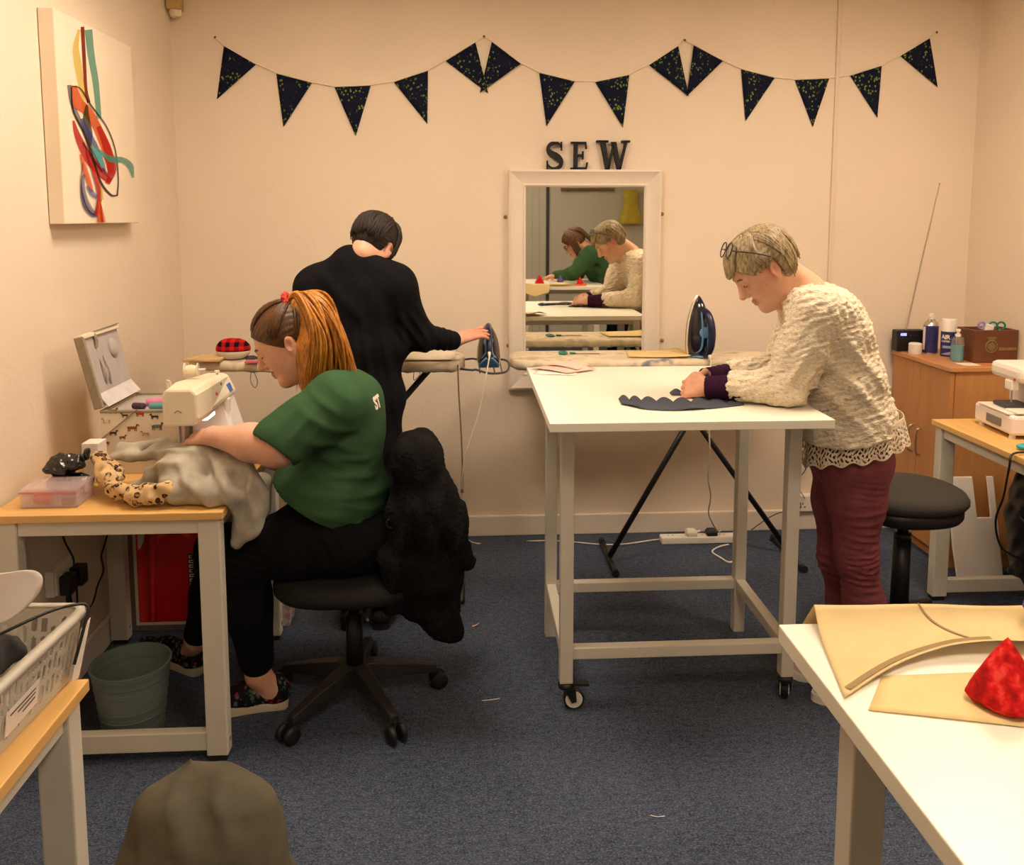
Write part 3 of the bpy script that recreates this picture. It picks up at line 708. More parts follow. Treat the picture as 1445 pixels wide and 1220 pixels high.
# board on the left, behind the woman in black
Y1 = 3.53; z1 = at(600, 512, Y=Y1-.15).z-.006
b1 = ironing_board('ironing board with pale cover beside the person in black', at(268, 520, Y=Y1).x, .0, Y1, z1, .165, -1,
   [((-.14, Y1-.05, z1-.03), (-.95, Y1-.05, .04), 0), ((-.72, Y1+.04, z1-.03), (-.02, Y1+.04, .04), 0)])
for xx in (-.95, -.02):
    MB().tube([(xx, Y1-.19, .013), (xx, Y1+.19, .013)], .013, 10).obj('foot_bar', 'black', b1, True)
    MB().tube([(xx, Y1+(-.05 if xx < -.5 else .04), .04), (xx, Y1+(-.05 if xx < -.5 else .04), .013)], .013, 10).obj('foot_joint', 'black', b1, True)
# wire iron rest at its right end
RZ = at(690, 521, Y=Y1-.05).z
MB().tube(bez([(-.02, Y1-.12, z1-.025), (.03, Y1-.12, z1-.03), (.045, Y1-.12, RZ+.012), (.10, Y1-.14, RZ+.0), (.165, Y1-.12, RZ+.002), (.185, Y1-.0, RZ+.012), (.165, Y1+.12, RZ+.012), (.06, Y1+.13, RZ+.012), (.03, Y1+.1, z1-.02), (-.02, Y1+.1, z1-.025)], 5), .0045, 8).obj('iron_rest', 'dgrey', b1, True)
for k in range(4):
    xx = .06+.03*k; MB().tube([(xx, Y1-.13, RZ), (xx, Y1+.125, RZ+.010)], .003, 6).obj('rest_wire', 'dgrey', b1)
# hanging strap and loops
sx = at(646, 530, Y=Y1-.17).x
MB().tube(bez([(sx, Y1-.165, z1), (sx+.004, Y1-.17, z1-.12), (sx+.012, Y1-.17, z1-.28), (sx+.016, Y1-.168, at(649, 660, Y=Y1-.17).z), (sx+.014, Y1-.168, at(649, 695, Y=Y1-.17).z)], 6), [.003]*19+[.005]*5+[.006], 8).obj('strap', M('woven_strap', rgb(126, 108, 78), .9, nscale=150, amt=.25), b1)
for px_ in (358, 588):
    q = at(px_, 532, Y=Y1-.16)
    MB().tube(bez([(q.x-.01, q.y, z1-.02), (q.x-.012, q.y, z1-.06), (q.x+.004, q.y, z1-.085 if px_ < 500 else z1-.05), (q.x+.014, q.y, z1-.06 if px_ < 500 else z1-.035), (q.x+.002, q.y, z1-.02)], 6), .0018, 6).obj('cord_loop', 'grey', b1)
# board on the right, behind the cutting table
Y2 = 3.76; z2 = at(1000, 506, Y=Y2-.1).z-.004
f1 = at(857, 780, Z=.02); f2 = at(1115, 775, Z=.02)
b2 = ironing_board('ironing board with black crossed legs beneath the wall mirror', .20, 1.50, Y2, z2, .165, 1,
   [((f1.x, Y2-.03, .03), (1.16, Y2-.03, z2-.03), 0), ((f2.x-.02, Y2+.03, .03), (.86, Y2+.03, z2-.03), 0)])
for xx, yy in ((f1.x, -.03), (f2.x-.02, .03)):
    MB().tube([(xx, Y2-.17, .014), (xx, Y2+.17, .014)], .013, 10).obj('foot_bar', 'black', b2, True)
    for s in (-1, 1): MB().lathe((xx, Y2+s*.165, .016), [(.016, 0), (.017, .03)], 12, (0, s, 0)).obj('foot_cap', 'rubber', b2)
# ================================================================== SMALLER THINGS
def rbox(name, a, b, mat, parent=None, bev=.004, rot=None, piv=None): return MB().box(a, b, rot, piv).obj(name, mat, parent, bevel=bev)
def superring(c, rx, ry, z, n=4, seg=32): 
    out = []
    for k in range(seg):
        t_ = 2*math.pi*k/seg; co, si = math.cos(t_), math.sin(t_)
        out.append((c[0]+rx*abs(co)**(2/n)*(1 if co >= 0 else -1), c[1]+ry*abs(si)**(2/n)*(1 if si >= 0 else -1), z))
    return out
# ---- clear organiser box
ox0, ox1, oy0, oy1 = -1.262, -1.108, 2.415, 2.53
O = thing('organiser_box', 'clear pink-tinted plastic organiser box on the sewing desk corner', 'box', ((ox0+ox1)/2, (oy0+oy1)/2, DZ))
PK = glass('pink_clear_plastic', rgb(240, 214, 212), .25, .30); PK2 = glass('pink_lid_plastic', rgb(232, 140, 160), .3, .6)
MB().box((ox0, oy0, DZ), (ox1, oy1, DZ+.004)).obj('base', PK, O)
for a, b in (((ox0, oy0), (ox1, oy0+.003)), ((ox0, oy1-.003), (ox1, oy1)), ((ox0, oy0+.003), (ox0+.003, oy1-.003)), ((ox1-.003, oy0+.003), (ox1, oy1-.003))):
    MB().box((a[0], a[1], DZ+.004), (b[0], b[1], DZ+.044)).obj('side_panel', PK, O)
MB().box(((ox0+ox1)/2+.01, oy0+.003, DZ+.004), ((ox0+ox1)/2+.012, oy1-.003, DZ+.04)).obj('divider', PK, O)
rbox('lid', (ox0-.002, oy0-.002, DZ+.046), (ox1+.002, oy1+.002, DZ+.058), PK, O, .004)
rbox('lid_rim', (ox0-.003, oy0-.004, DZ+.043), (ox1+.003, oy0-.0022, DZ+.049), PK2, O, .001)
rbox('latch', (ox1+.001, (oy0+oy1)/2-.012, DZ+.03), (ox1+.006, (oy0+oy1)/2+.012, DZ+.05), PK, O, .001)
tag(MB().lathe((ox0+.025, oy0+.03, DZ+.018), [(.011, 0), (.013, .006), (.013, .045), (.011, .05)], 14, (1, 0, 0)).obj('thread_reel', 'red', None, True), 'red thread reel inside the clear organiser box', 'thread reel')
tag(rbox('thread_block', (ox0+.105, oy0+.01, DZ+.0045), (ox0+.145, oy0+.05, DZ+.03), M('slate_thread', rgb(96, 86, 96), .7), None, .006), 'dark grey thread block inside the clear organiser box', 'thread')
# ---- black bundled bag and white card
sd = SDF(); c0 = at(98, 652, Y=2.56)
for k in range(11):
    p = c0+Vector((random.uniform(-.05, .05), random.uniform(-.03, .03), random.uniform(-.02, .012))); q = c0+Vector((random.uniform(-.055, .05), random.uniform(-.03, .03), random.uniform(-.02, .012)))
    sd.rc(p, q, .013, .016, .008)
sd.rc(c0+Vector((.04, 0, .01)), c0+Vector((.058, .0, .036)), .012, .009, .01)
sd.el((c0.x, c0.y, DZ+.03), (.065, .04, .03), None, .01)
wv = wav(3, .022)
o = link('plastic_bag', sd.mesh(.0035, disp=lambda x, y, z: .003*wv(x, y, z), clip=lambda X, Y, Z: DZ+.001-Z+0*X+0*Y), M('black_polythene', rgb(14, 13, 13), .22, spec=.8), None)
tag(o, 'crumpled black plastic bag beside the leopard-print lining', 'bag')
cc = at(131, 632, Y=2.66); tag(rbox('card_box', (cc.x-.026, 2.64, DZ), (cc.x+.026, 2.70, cc.z+.02), 'paper', None, .002), 'small white card box behind the black plastic bag', 'box')
# ---- open sewing box
bx0, bx1, by0, by1, bz = -1.165, -.925, 2.735, 3.02, .965
t = NT('box_fabric'); t.col(t.ramp(t.noise(8), [(.3, rgb(222, 208, 184)), (.7, rgb(232, 218, 196))])); t.bump(t.noise(500), .2, .0006); MT['boxfab'] = t.done(.85, 0, .2)
MT['boxgrey'] = M('box_lining', rgb(176, 166, 160), .8, nscale=30, amt=.05); MT['boxtrim'] = M('box_trim', rgb(150, 136, 112), .8, nscale=80, amt=.1)
O = thing('sewing_box', 'open fabric sewing box printed with small dogs on desk', 'sewing box', ((bx0+bx1)/2, (by0+by1)/2, DZ))
for a, b in (((bx0, by0), (bx1, by0+.012)), ((bx0, by1-.012), (bx1, by1)), ((bx0, by0+.012), (bx0+.012, by1-.012)), ((bx1-.012, by0+.012), (bx1, by1-.012))):
    rbox('side_panel', (a[0], a[1], DZ), (b[0], b[1], bz-.008), 'boxfab', O, .003)
rbox('bottom_panel', (bx0+.012, by0+.012, DZ), (bx1-.012, by1-.012, DZ+.01), 'boxfab', O)
rbox('tray', (bx0+.014, by0+.014, bz-.05), (bx1-.014, by1-.014, bz-.012), 'boxgrey', O, .004)
for a, b in (((bx0-.002, by0-.002, bz-.01), (bx1+.002, by0+.012, bz)), ((bx0-.002, by1-.012, bz-.01), (bx1+.002, by1+.002, bz)), ((bx1-.012, by0, bz-.01), (bx1+.002, by1, bz)), ((bx0-.002, by0, bz-.01), (bx0+.012, by1, bz))):
    rbox('edge_trim', a, b, 'boxtrim', O, .003)
lt = Vector((-1.222, 0, 1.20)); lb = Vector((bx0-.004, 0, bz+.004)); ld = (lt-lb).normalized(); ln = Vector((ld.z, 0, -ld.x))    # ln: towards the room
def lidpt(u, v_, w_): return lb+ld*(u*(lt-lb).length)+Vector((0, by0+v_*(by1-by0), 0))+ln*w_
lid = MB().loft([[lidpt(0, 0, w_), lidpt(0, 1, w_), lidpt(1, 1, w_), lidpt(1, 0, w_)] for w_ in (-.012, .0)]).obj('lid', 'boxfab', O, bevel=.003)
rim = MB().loft([[lidpt(u, -.01, w_), lidpt(u, .035, w_), lidpt(u, .035, w_-.03), lidpt(u, -.01, w_-.03)] for u, w_ in ((0, .016), (1, .016))]).obj('lid_side', 'boxtrim', lid, bevel=.003)
MB().loft([[lidpt(.96, v_, .016), lidpt(1.02, v_, .016), lidpt(1.02, v_, -.014), lidpt(.96, v_, -.014)] for v_ in (0, 1)]).obj('lid_side', 'boxfab', lid, bevel=.003)
MB().loft([[lidpt(0.02, .03, w_), lidpt(.02, .99, w_), lidpt(.97, .99, w_), lidpt(.97, .03, w_)] for w_ in (.001, .006)]).obj('lid_lining', 'boxgrey', lid, bevel=.002)
MB().loft([[lidpt(0.0, .03, .03), lidpt(.0, .97, .03), lidpt(.19, .97, .008), lidpt(.19, .03, .008)], [lidpt(0.0, .03, .027), lidpt(.0, .97, .027), lidpt(.18, .97, .005), lidpt(.18, .03, .005)]]).obj('lid_flap', M('lining_flap', rgb(206, 198, 196), .8), lid)
Rl = Matrix((ld, Vector((0, 1, 0)), ln)).transposed()
MB().ell(lidpt(.72, .72, .008), (.034, .028, .014), 16, 10, Rl).obj('pin_pad', 'boxgrey', lid, True)
for v_, u0, u1 in ((.32, .28, .62), (.42, .25, .66)): MB().tube(bez([lidpt(u0, v_, .008), lidpt((u0+u1)/2, v_-.03, .018), lidpt(u1, v_, .008)], 4), .004, 6).obj('elastic_loop', 'boxgrey', lid)
MB().tube(bez([lidpt(.80, .30, .009), lidpt(.9, .31, .014), lidpt(.99, .3, .012)], 4), .006, 6).obj('pull_tab', 'boxtrim', lid)
MB().loft([[lidpt(1.0, .3, -.01), lidpt(1.0, .95, -.01), lidpt(1.03, .95, .022), lidpt(1.02, .3, .02)], [lidpt(1.01, .3, -.011), lidpt(1.01, .95, -.011), lidpt(1.04, .95, .022), lidpt(1.03, .3, .02)]]).obj('lid_tongue', 'boxtrim', lid)
sa, sb = at(193, 578, Y=by0-.004), at(142, 620, Y=by0-.004)
up_ = Vector((.3, 0, 1)).normalized()
MB().loft([[p+Vector((0, -.003, 0))+Vector((.005, 0, .006)), p+Vector((0, -.003, 0))-Vector((.005, 0, .006)), p+Vector((0, .003, 0))-Vector((.005, 0, .006)), p+Vector((0, .003, 0))+Vector((.005, 0, .006))] for p in (sa, sb)]).obj('ribbon_stay', 'boxtrim', O, bevel=.001)
# printed dogs (flat print: outline polygons on the cloth)
def dog(px_, py_, s, mt, flip=1, coat=None):
    s *= 2.1
    c = at(px_, py_, Y=by0-.0012); P = lambda u, v_, w_=0: (c.x+flip*u*s, c.y-w_, c.z+v_*s)
    mb = MB()
    def pl(pts, w_=0): mb.add([P(u, v_, w_) for u, v_ in pts], [tuple(range(len(pts)))])
    pl([(-1, .25), (-.95, -.15), (.7, -.2), (.85, .2), (.5, .35), (-.6, .35)]); pl([(.6, .2), (.85, .2), (1.0, .75), (.75, .85), (.6, .5)]); pl([(.72, .85), (1, .8), (1.35, .55), (1.3, .42), (.9, .45)])
    for x_ in (-.9, -.62, .35, .62): pl([(x_, -.1), (x_+.18, -.1), (x_+.16, -.6), (x_-.02, -.6)])
    pl([(-.98, .25), (-.9, .15), (-1.35, .5), (-1.4, .58)])
    d_ = mb.obj('printed_dog', mt, O)
    if coat: m2 = MB().add([P(u, v_, .0004) for u, v_ in [(-.55, .4), (-.55, -.24), (.5, -.24), (.55, .4)]], [(0, 1, 2, 3)]); m2.obj('printed_coat', coat, d_)
br, tn, dk_ = M('dog_brown', rgb(140, 84, 40), .85), M('dog_tan', rgb(196, 156, 92), .85), M('dog_dark', rgb(70, 44, 30), .85)
tl, rd, gn = M('dog_coat_teal', rgb(80, 122, 124), .85), M('dog_coat_red', rgb(196, 56, 34), .85), M('dog_coat_mint', rgb(200, 206, 170), .85)
for a in ((160, 580, .006, br, 1, None), (198, 584, .0065, br, 1, rd), (218, 588, .006, dk_, -1, None), (150, 594, .006, tn, -1, gn), (187, 604, .008, br, 1, None), (222, 602, .0085, br, 1, tl), (160, 611, .006, dk_, 1, None), (205, 612, .006, tn, -1, None), (173, 617, .005, br, 1, None), (149, 625, .006, br, -1, None), (176, 586, .005, dk_, -1, None)): dog(*a)
# notions lying on the tray
tz = bz-.011
for nm, lab, mt, c, r, L, ax in (('thread_reel', 'pink thread reel in the open sewing box', M('pink_thread', rgb(206, 120, 150), .7), (-1.06, 2.84), .012, .05, (1, .4, 0)), ('thread_reel', 'teal thread reel in the open sewing box', M('teal_thread', rgb(96, 150, 150), .7), (-1.03, 2.79), .011, .06, (1, .1, 0)),
    ('thread_reel', 'dark purple thread reel in the open sewing box', M('plum_thread', rgb(70, 40, 66), .7), (-1.085, 2.80), .011, .04, (1, -.3, 0)), ('thread_reel', 'white thread reel in the open sewing box', M('white_thread', rgb(232, 222, 214), .7), (-.985, 2.83), .013, .04, (.3, 1, 0))):
    tag(MB().lathe((c[0], c[1], tz+r), [(r*.9, 0), (r, .003), (r, L-.003), (r*.9, L)], 14, ax).obj(nm, mt, None, True), lab, 'thread reel')
# ---- sewing machine
MX = thing('sewing_machine', 'cream sewing machine with lit needle area on the oak desk', 'sewing machine', (-.84, 2.7, DZ))
def hull(name, secs, mt, bev=.012):
    return MB().loft(secs).obj(name, mt, MX, bevel=bev)
xa, xb = -.905, -.775
hull('bed', [[(xa, 2.50, z_), (xb-.0, 2.50, z_), (xb, 2.94, z_), (xa, 2.94, z_)] for z_ in (DZ+.002, DZ+.085)], 'cream', .01)
hull('pillar', [[(xa, 2.80, DZ+.08), (xb+.02, 2.80, DZ+.08), (xb+.02, 2.94, DZ+.08), (xa, 2.94, DZ+.08)], [(xa, 2.83, 1.0), (-.805, 2.83, 1.0), (-.805, 2.94, 1.0), (xa, 2.94, 1.0)]], 'pinkwhite', .012)
hull('arm', [[(x_, y_, z_) for x_, y_, z_ in R] for R in ([(-.888, 2.50, .966), (-.80, 2.50, .966), (-.783, 2.50, .99), (-.786, 2.50, 1.06), (-.80, 2.50, 1.078), (-.875, 2.50, 1.078), (-.888, 2.50, 1.06)], [(-.90, 2.62, .966), (-.79, 2.62, .966), (-.776, 2.62, .99), (-.78, 2.62, 1.06), (-.795, 2.62, 1.078), (-.885, 2.62, 1.078), (-.90, 2.62, 1.06)],
    [(-.905, 2.945, .97), (-.80, 2.945, .97), (-.79, 2.945, .985), (-.815, 2.945, 1.035), (-.825, 2.945, 1.045), (-.89, 2.945, 1.045), (-.905, 2.945, 1.03)])], 'cream', .008)
rbox('screen', (-.806, 2.86, .99), (-.7935, 2.90, 1.02), M('blue_screen', rgb(70, 110, 190), .3), MX, .002, (0, -.38, 0))
rbox('button_strip', (-.80, 2.82, .90), (-.785, 2.85, .98), 'white', MX, .003)
for q in ((-.777, 2.66, 1.03), (-.779, 2.72, 1.05)): MB().lathe(q, [(.005, 0), (.005, .003)], 10, (1, 0, .1)).obj('button', 'red' if q[1] < 2.7 else 'grey', MX)
MB().tube(bez([(-.852, 2.4985, 1.008), (-.842, 2.4965, 1.014), (-.832, 2.4985, 1.008)], 4), .0016, 6).obj('face_notch', 'grey', MX)
MB().cyl((-.86, 2.56, .97), (-.86, 2.56, .90), .006, .006, 10).obj('needle_bar', 'steel', MX)
MB().cyl((-.86, 2.56, .90), (-.86, 2.56, .865), .0015, .001, 8).obj('needle', 'steel', MX)
MB().cyl((-.845, 2.575, .97), (-.845, 2.575, .875), .005, .005, 10).obj('presser_bar', 'steel', MX)
rbox('presser_foot', (-.875, 2.535, .866), (-.83, 2.58, .874), 'steel', MX, .001)
t = NT('machine_lamp'); t.b.inputs['Emission Color'].default_value = (1, .85, .8, 1); t.b.inputs['Emission Strength'].default_value = 4
rbox('work_lamp', (-.84, 2.64, .950), (-.80, 2.72, .962), t.m, MX, .002)
sl = thing('thread_spool', 'cream thread spool lying on top of the sewing machine', 'thread spool', (-.86, 2.70, 1.08))
auto(MB().lathe((-.885, 2.70, 1.099), [(.022, 0), (.022, .003), (.013, .005), (.017, .02), (.014, .036), (.022, .040), (.022, .043)], 20, (1, .15, 0)).obj('spool', 'cream', sl))
MB().cyl((-.842, 2.706, 1.099), (-.822, 2.71, 1.099), .004, .004, 8).obj('spool_core', 'white', sl)
MB().tube(bez([(-.873, 2.515, 1.076), (-.875, 2.515, 1.10), (-.868, 2.515, 1.098), (-.866, 2.52, 1.085)], 4), .003, 8).obj('thread_guide', 'white', MX)
MB().cyl((-.83, 2.86, 1.045), (-.83, 2.86, 1.062), .004, .004, 8).obj('bobbin_winder', 'steel', MX); MB().lathe((-.83, 2.86, 1.062), [(.009, 0), (.009, .006)], 14).obj('bobbin', 'white', MX)
# ---- grey fleece with leopard lining on the desk
t = NT('grey_fleece'); n = t.noise(18, None, 4); t.col(t.ramp(n, [(.3, rgb(156, 148, 132)), (.7, rgb(190, 182, 164))])); t.bump(t.noise(420, None, 4), .5, .003); MT['fleece'] = t.done(.95, 0, .1)
t = NT('leopard_print'); v = t.n('ShaderNodeTexVoronoi'); v.inputs['Scale'].default_value = 52; t.l(t.tc.outputs['Object'], v.inputs['Vector'])
nn = t.noise(40); c = t.ramp(v.outputs['Distance'], [(.24, rgb(120, 78, 44)), (.30, rgb(44, 30, 24)), (.42, rgb(44, 30, 24)), (.5, rgb(206, 172, 124))])
c = t.mix(t.ramp(nn, [(.5, (0, 0, 0, 1)), (.6, (1, 1, 1, 1))]), c, rgb(214, 184, 138)); t.col(c); MT['leopard'] = t.done(.8, 0, .2)
G = thing('fleece_garment', 'grey fleece garment with leopard-print lining draped over the desk edge', 'garment', (-.8, 2.45, DZ))
A = lambda x, y, Y: at(x, y, Y=Y)
sd = SDF()
sd.chain([A(172, 633, 2.62), A(225, 629, 2.62), A(262, 630, 2.60), A(300, 640, 2.56)], [.016, .02, .02, .022], .03)
sd.chain([A(160, 645, 2.60), A(205, 640, 2.58), A(232, 634, 2.56)], [.014, .016, .02], .02)
sd.chain([A(235, 640, 2.55), A(285, 648, 2.52), A(330, 668, 2.48), A(352, 700, 2.46), A(352, 735, 2.45), A(335, 765, 2.44)], [.03, .042, .05, .05, .036, .02], .04)
sd.chain([A(240, 655, 2.48), A(255, 690, 2.43), A(300, 694, 2.42), A(330, 700, 2.42)], [.035, .036, .036, .03], .04)
sd.chain([A(370, 680, 2.60), A(360, 715, 2.58), A(330, 745, 2.55)], [.03, .04, .03], .03)
sd.el(A(270, 672, 2.55), (.09, .11, .075), None, .05)
sd.chain([A(305, 760, 2.46), A(285, 775, 2.6), A(290, 830, 2.62)], [.02, .02, .018], .02)
sd.chain([A(188, 690, 2.52), A(215, 672, 2.50), A(235, 660, 2.5)], [.018, .022, .02], .02)
wv = wav(11, .07, 8); wv2 = wav(12, .03, 8)
gf1 = fold(A(290, 660, 2.42), (.75, 0, .65), .075, .008, .12); gf2 = fold(A(345, 700, 2.4), (1, 0, .15), .06, .007, .10); gf3 = fold(A(220, 640, 2.5), (.1, .6, .8), .05, .006, .10)
dk = lambda X, Y, Z: np.where((X < -.690)+0*Y+0*Z > 0, DZ+.001-Z, -1.0)
link('fleece', sd.mesh(.005, disp=lambda x, y, z: .0035*wv(x, y, z)+gf1(x, y, z)+gf2(x, y, z)+gf3(x, y, z), clip=dk), 'fleece', G)
sd = SDF(); rr = random.Random(4)
pth = bez([A(140, 645, 2.60), A(148, 668, 2.52), A(165, 690, 2.46), A(190, 697, 2.42), A(215, 697, 2.41), A(238, 690, 2.41)], 5)
for i in range(len(pth)-1): sd.rc(pth[i]+Vector((0, 0, .004*math.sin(i*1.1))), pth[i+1]+Vector((0, 0, .004*math.sin(i*1.1+1.1))), .019+.003*math.sin(i*1.3), .019+.003*math.sin(i*1.3+1.3), .02)
sd.chain([A(146, 650, 2.60), A(160, 658, 2.57), A(172, 672, 2.52)], [.014, .018, .012], .012)
wv3 = wav(13, .045, 8)
link('leopard_lining', sd.mesh(.0045, disp=lambda x, y, z: .0045*wv3(x, y, z), clip=lambda X, Y, Z: DZ+.001-Z+0*X+0*Y), 'leopard', G)
# ---- waste bin
wb = at(178, 1048, Z=0); wb = Vector((-1.022, 2.52, 0))
t = NT('bin_plastic'); t.col(t.ramp(t.noise(5, t.coord((.3, .3, 30))), [(.3, rgb(92, 104, 98)), (.7, rgb(112, 122, 114))])); MT['bin'] = t.done(.55)
B_ = thing('waste_bin', 'round grey-green plastic waste bin beneath the sewing desk', 'waste bin', wb)
auto(MB().lathe(wb, [(.082, 0), (.084, .004), (.113, .228), (.117, .23), (.117, .236), (.111, .236), (.109, .228), (.080, .008), (.01, .008)], 40).obj('bucket', 'bin', B_), 50)
for k in range(7):
    z_ = .03+k*.028; r_ = .084+(.113-.084)*z_/.228+.0006; MB().torus((wb.x, wb.y, z_), r_, .0011, seg=40, rs=6).obj('moulded_ring', 'bin', B_, True)
# ---- carton with red print
cyf = 3.185; cA = at(172, 800, Y=cyf).x+.02; cB = cA+.40
O = thing('carton', 'grey-brown carton with a white-bordered red printed panel under the desk', 'carton', ((cA+cB)/2, cyf+.1, 0))
MT['greige'] = M('carton_board', rgb(126, 114, 98), .8, nscale=60, amt=.06)
rbox('carton_body', (cA, cyf, 0), (cB, cyf+.13, .56), 'greige', O, .003)
f0 = at(193, 882, Y=cyf); pz0, pz1 = f0.z, .545; pxa = f0.x; pxb = cB-.025
def flat(name, pts, mt, w_): return MB().prism([(x_, cyf-w_, z_) for x_, z_ in pts], (0, -1, 0), .0006).obj(name, mt, O)
flat('printed_border', [(pxa, pz0), (pxb, pz0), (pxb, pz1), (pxa, pz1)], 'paper', .0003)
t = NT('red_print'); wv_ = t.n('ShaderNodeTexWave'); wv_.inputs['Scale'].default_value = 3.4; wv_.inputs['Distortion'].default_value = .6; t.l(t.coord((1, .01, .05)), wv_.inputs['Vector'])
t.col(t.ramp(wv_.outputs[0], [(.1, rgb(176, 14, 14)), (.6, rgb(232, 26, 22)), (.95, rgb(250, 60, 44))])); MT['redprint'] = t.done(.25)
MT['redprint2'] = M('deep_red_print', rgb(214, 20, 20), .25); MT['redprint3'] = M('bright_red_print', rgb(248, 44, 34), .25)
bw = .012; flat('red_print', [(pxa+bw, pz0+bw), (pxb-bw, pz0+bw), (pxb-bw, pz1-bw), (pxa+bw, pz1-bw)], 'redprint', .001)
bot = [(.075, .0), (.215, .0), (.215, .29), (.20, .325), (.17, .34), (.12, .34), (.09, .325), (.075, .29)]
flat('printed_bottle', [(pxa+bw+u, pz0+bw+.004+v_) for u, v_ in bot], 'redprint2', .0018)
flat('printed_stripe', [(pxa+bw+.045+u, pz0+bw+.004+v_) for u, v_ in [(0, 0), (.012, 0), (.03, .42), (.01, .42)]], 'redprint3', .0018)
flat('printed_patch', [(pxa+bw+.004+u, pz1-bw-.005-v_) for u, v_ in [(0, 0), (.03, 0), (.032, .12), (.026, .17), (.012, .20), (.004, .205)]], 'paper', .0018)
flat('printed_label', [(pxa+bw+.192+u, pz0+bw+.06+v_) for u, v_ in [(0, 0), (.026, 0), (.026, .21), (0, .21)]], 'black', .0024)
rr = random.Random(9)
for k in range(11):
    z_ = pz0+bw+.066+k*.0185; w_ = rr.uniform(.010, .02)
    flat('printed_mark', [(pxa+bw+.195+u, z_+v_) for u, v_ in [(0, 0), (w_, 0), (w_, .0035), (.004, .0035), (.004, .009), (w_, .009), (w_, .0125), (0, .0125)]], 'paper', .003)
# pink patterned bag beyond the far desk leg
pb = at(404, 884, Z=0); O = thing('gift_bag', 'small pale pink patterned bag behind the far desk leg', 'bag', (pb.x, pb.y, 0))
t = NT('pink_lattice'); ck = t.n('ShaderNodeTexChecker'); ck.inputs['Scale'].default_value = 36; t.l(t.coord((1, 1, 1), (0, .78, 0)), ck.inputs['Vector']); ck.inputs['Color1'].default_value = rgb(206, 170, 168); ck.inputs['Color2'].default_value = rgb(232, 214, 206); t.col(ck.outputs[0]); t.done(.6)
MB().loft([[(pb.x-.10, pb.y, 0), (pb.x+.012, pb.y, 0), (pb.x+.012, pb.y+.10, 0), (pb.x-.10, pb.y+.10, 0)], [(pb.x-.11, pb.y-.005, .14), (pb.x+.032, pb.y-.005, .14), (pb.x+.03, pb.y+.10, .14), (pb.x-.11, pb.y+.10, .14)], [(pb.x-.10, pb.y+.03, .26), (pb.x+.02, pb.y+.03, .26), (pb.x+.02, pb.y+.07, .26), (pb.x-.10, pb.y+.07, .26)]]).obj('bag_body', t.m, O, bevel=.004)
MB().tube(bez([(pb.x-.07, pb.y+.03, .255), (pb.x-.06, pb.y+.03, .31), (pb.x-.02, pb.y+.03, .31), (pb.x-.01, pb.y+.03, .255)], 5), .003, 6).obj('bag_handle', 'white', O)
# cables under the sewing desk
def cable(lab, pts, mt='black', r=.0032, cat='cable', n=6, name='power_cable'):
    return tag(MB().tube(bez(pts, n), r, 8).obj(name, mt, None, True), lab, cat)
cable('black cable hanging from desk to the plug on left wall', [A(84, 742, 2.70), A(92, 765, 2.72), A(104, 790, 2.73), A(101, 815, 2.735), A(99, 838, 2.74), (XL+.045, s1.y+.035, s1.z-.20), (XL+.05, s1.y+.036, s1.z-.045)])
cable('black cable hanging free beneath the middle of the sewing desk', [A(153, 748, 2.85), A(147, 770, 2.85), A(143, 785, 2.85), A(146, 805, 2.85), A(138, 825, 2.84), A(131, 850, 2.80), A(121, 862, 2.70), Vector((-1.24, 2.45, .30)), Vector((-1.27, 2.2, .02)), Vector((-1.26, 1.95, .005))])
# ---- perforated basket on the near-left desk
c1 = at(100, 957, Z=DZ+.002); wdir = Vector((-.05, -1, 0)).normalized(); sdir = Vector((-1, .05, 0)).normalized(); BL, BW, BH = .34, .24, .125
BK = thing('storage_basket', 'translucent white perforated plastic basket on the near oak desk', 'basket', c1)
t = NT('milky_plastic'); t.col(rgb(206, 200, 186)); t.b.inputs['Alpha'].default_value = .80; MT['milky'] = t.done(.35)
def bpt(u, v_, z_, flare=1):      # u along the long side (towards the camera), v_ across (to the left), z up
    e = .018*z_/BH*flare
    return c1+wdir*(-e+u*(BL+2*e))+sdir*(-e+v_*(BW+2*e))+Vector((0, 0, z_))
def holes(nu, nz, L):
    rr = random.Random(int(L*1000)); cells = []
    ncol = int(L/.016)
    for cidx in range(ncol):
        z_ = .018+(.006 if cidx % 2 else 0)
        while z_ < BH-.03:
            h = rr.choice([.007, .012, .022, .022, .028]); h = min(h, BH-.018-z_)
            if h > .005: cells.append(((cidx+.5)/ncol*L, z_, z_+h))
            z_ += h+.011
    def keep(u, v_):
        x_ = u*L; z_ = v_*BH
        if x_ < .02 or x_ > L-.02: return True
        for cx_, a_, b_ in cells:
            zz = min(max(z_, a_+.003), b_-.003)
            if (x_-cx_)**2+(z_-zz)**2 < .0046**2: return False
        return True
    return keep
for nm, fn, L in (('side_wall', lambda u, v_: bpt(u, 0, v_*BH), BL), ('side_wall', lambda u, v_: bpt(u, 1, v_*BH), BL), ('end_wall', lambda u, v_: bpt(0, u, v_*BH), BW), ('end_wall', lambda u, v_: bpt(1, u, v_*BH), BW)):
    solid(MB().grid(fn, int(L/.0032), 40, holes(0, 0, L)).obj(nm, 'milky', BK), .002)
MB().loft([[bpt(0, 0, 0), bpt(1, 0, 0), bpt(1, 1, 0), bpt(0, 1, 0)], [bpt(0, 0, .003), bpt(1, 0, .003), bpt(1, 1, .003), bpt(0, 1, .003)]]).obj('base', 'milky', BK)
rp = []
for u, v_ in ((0, 0), (1, 0), (1, 1), (0, 1)): rp.append(bpt(u, v_, BH))
rim = []
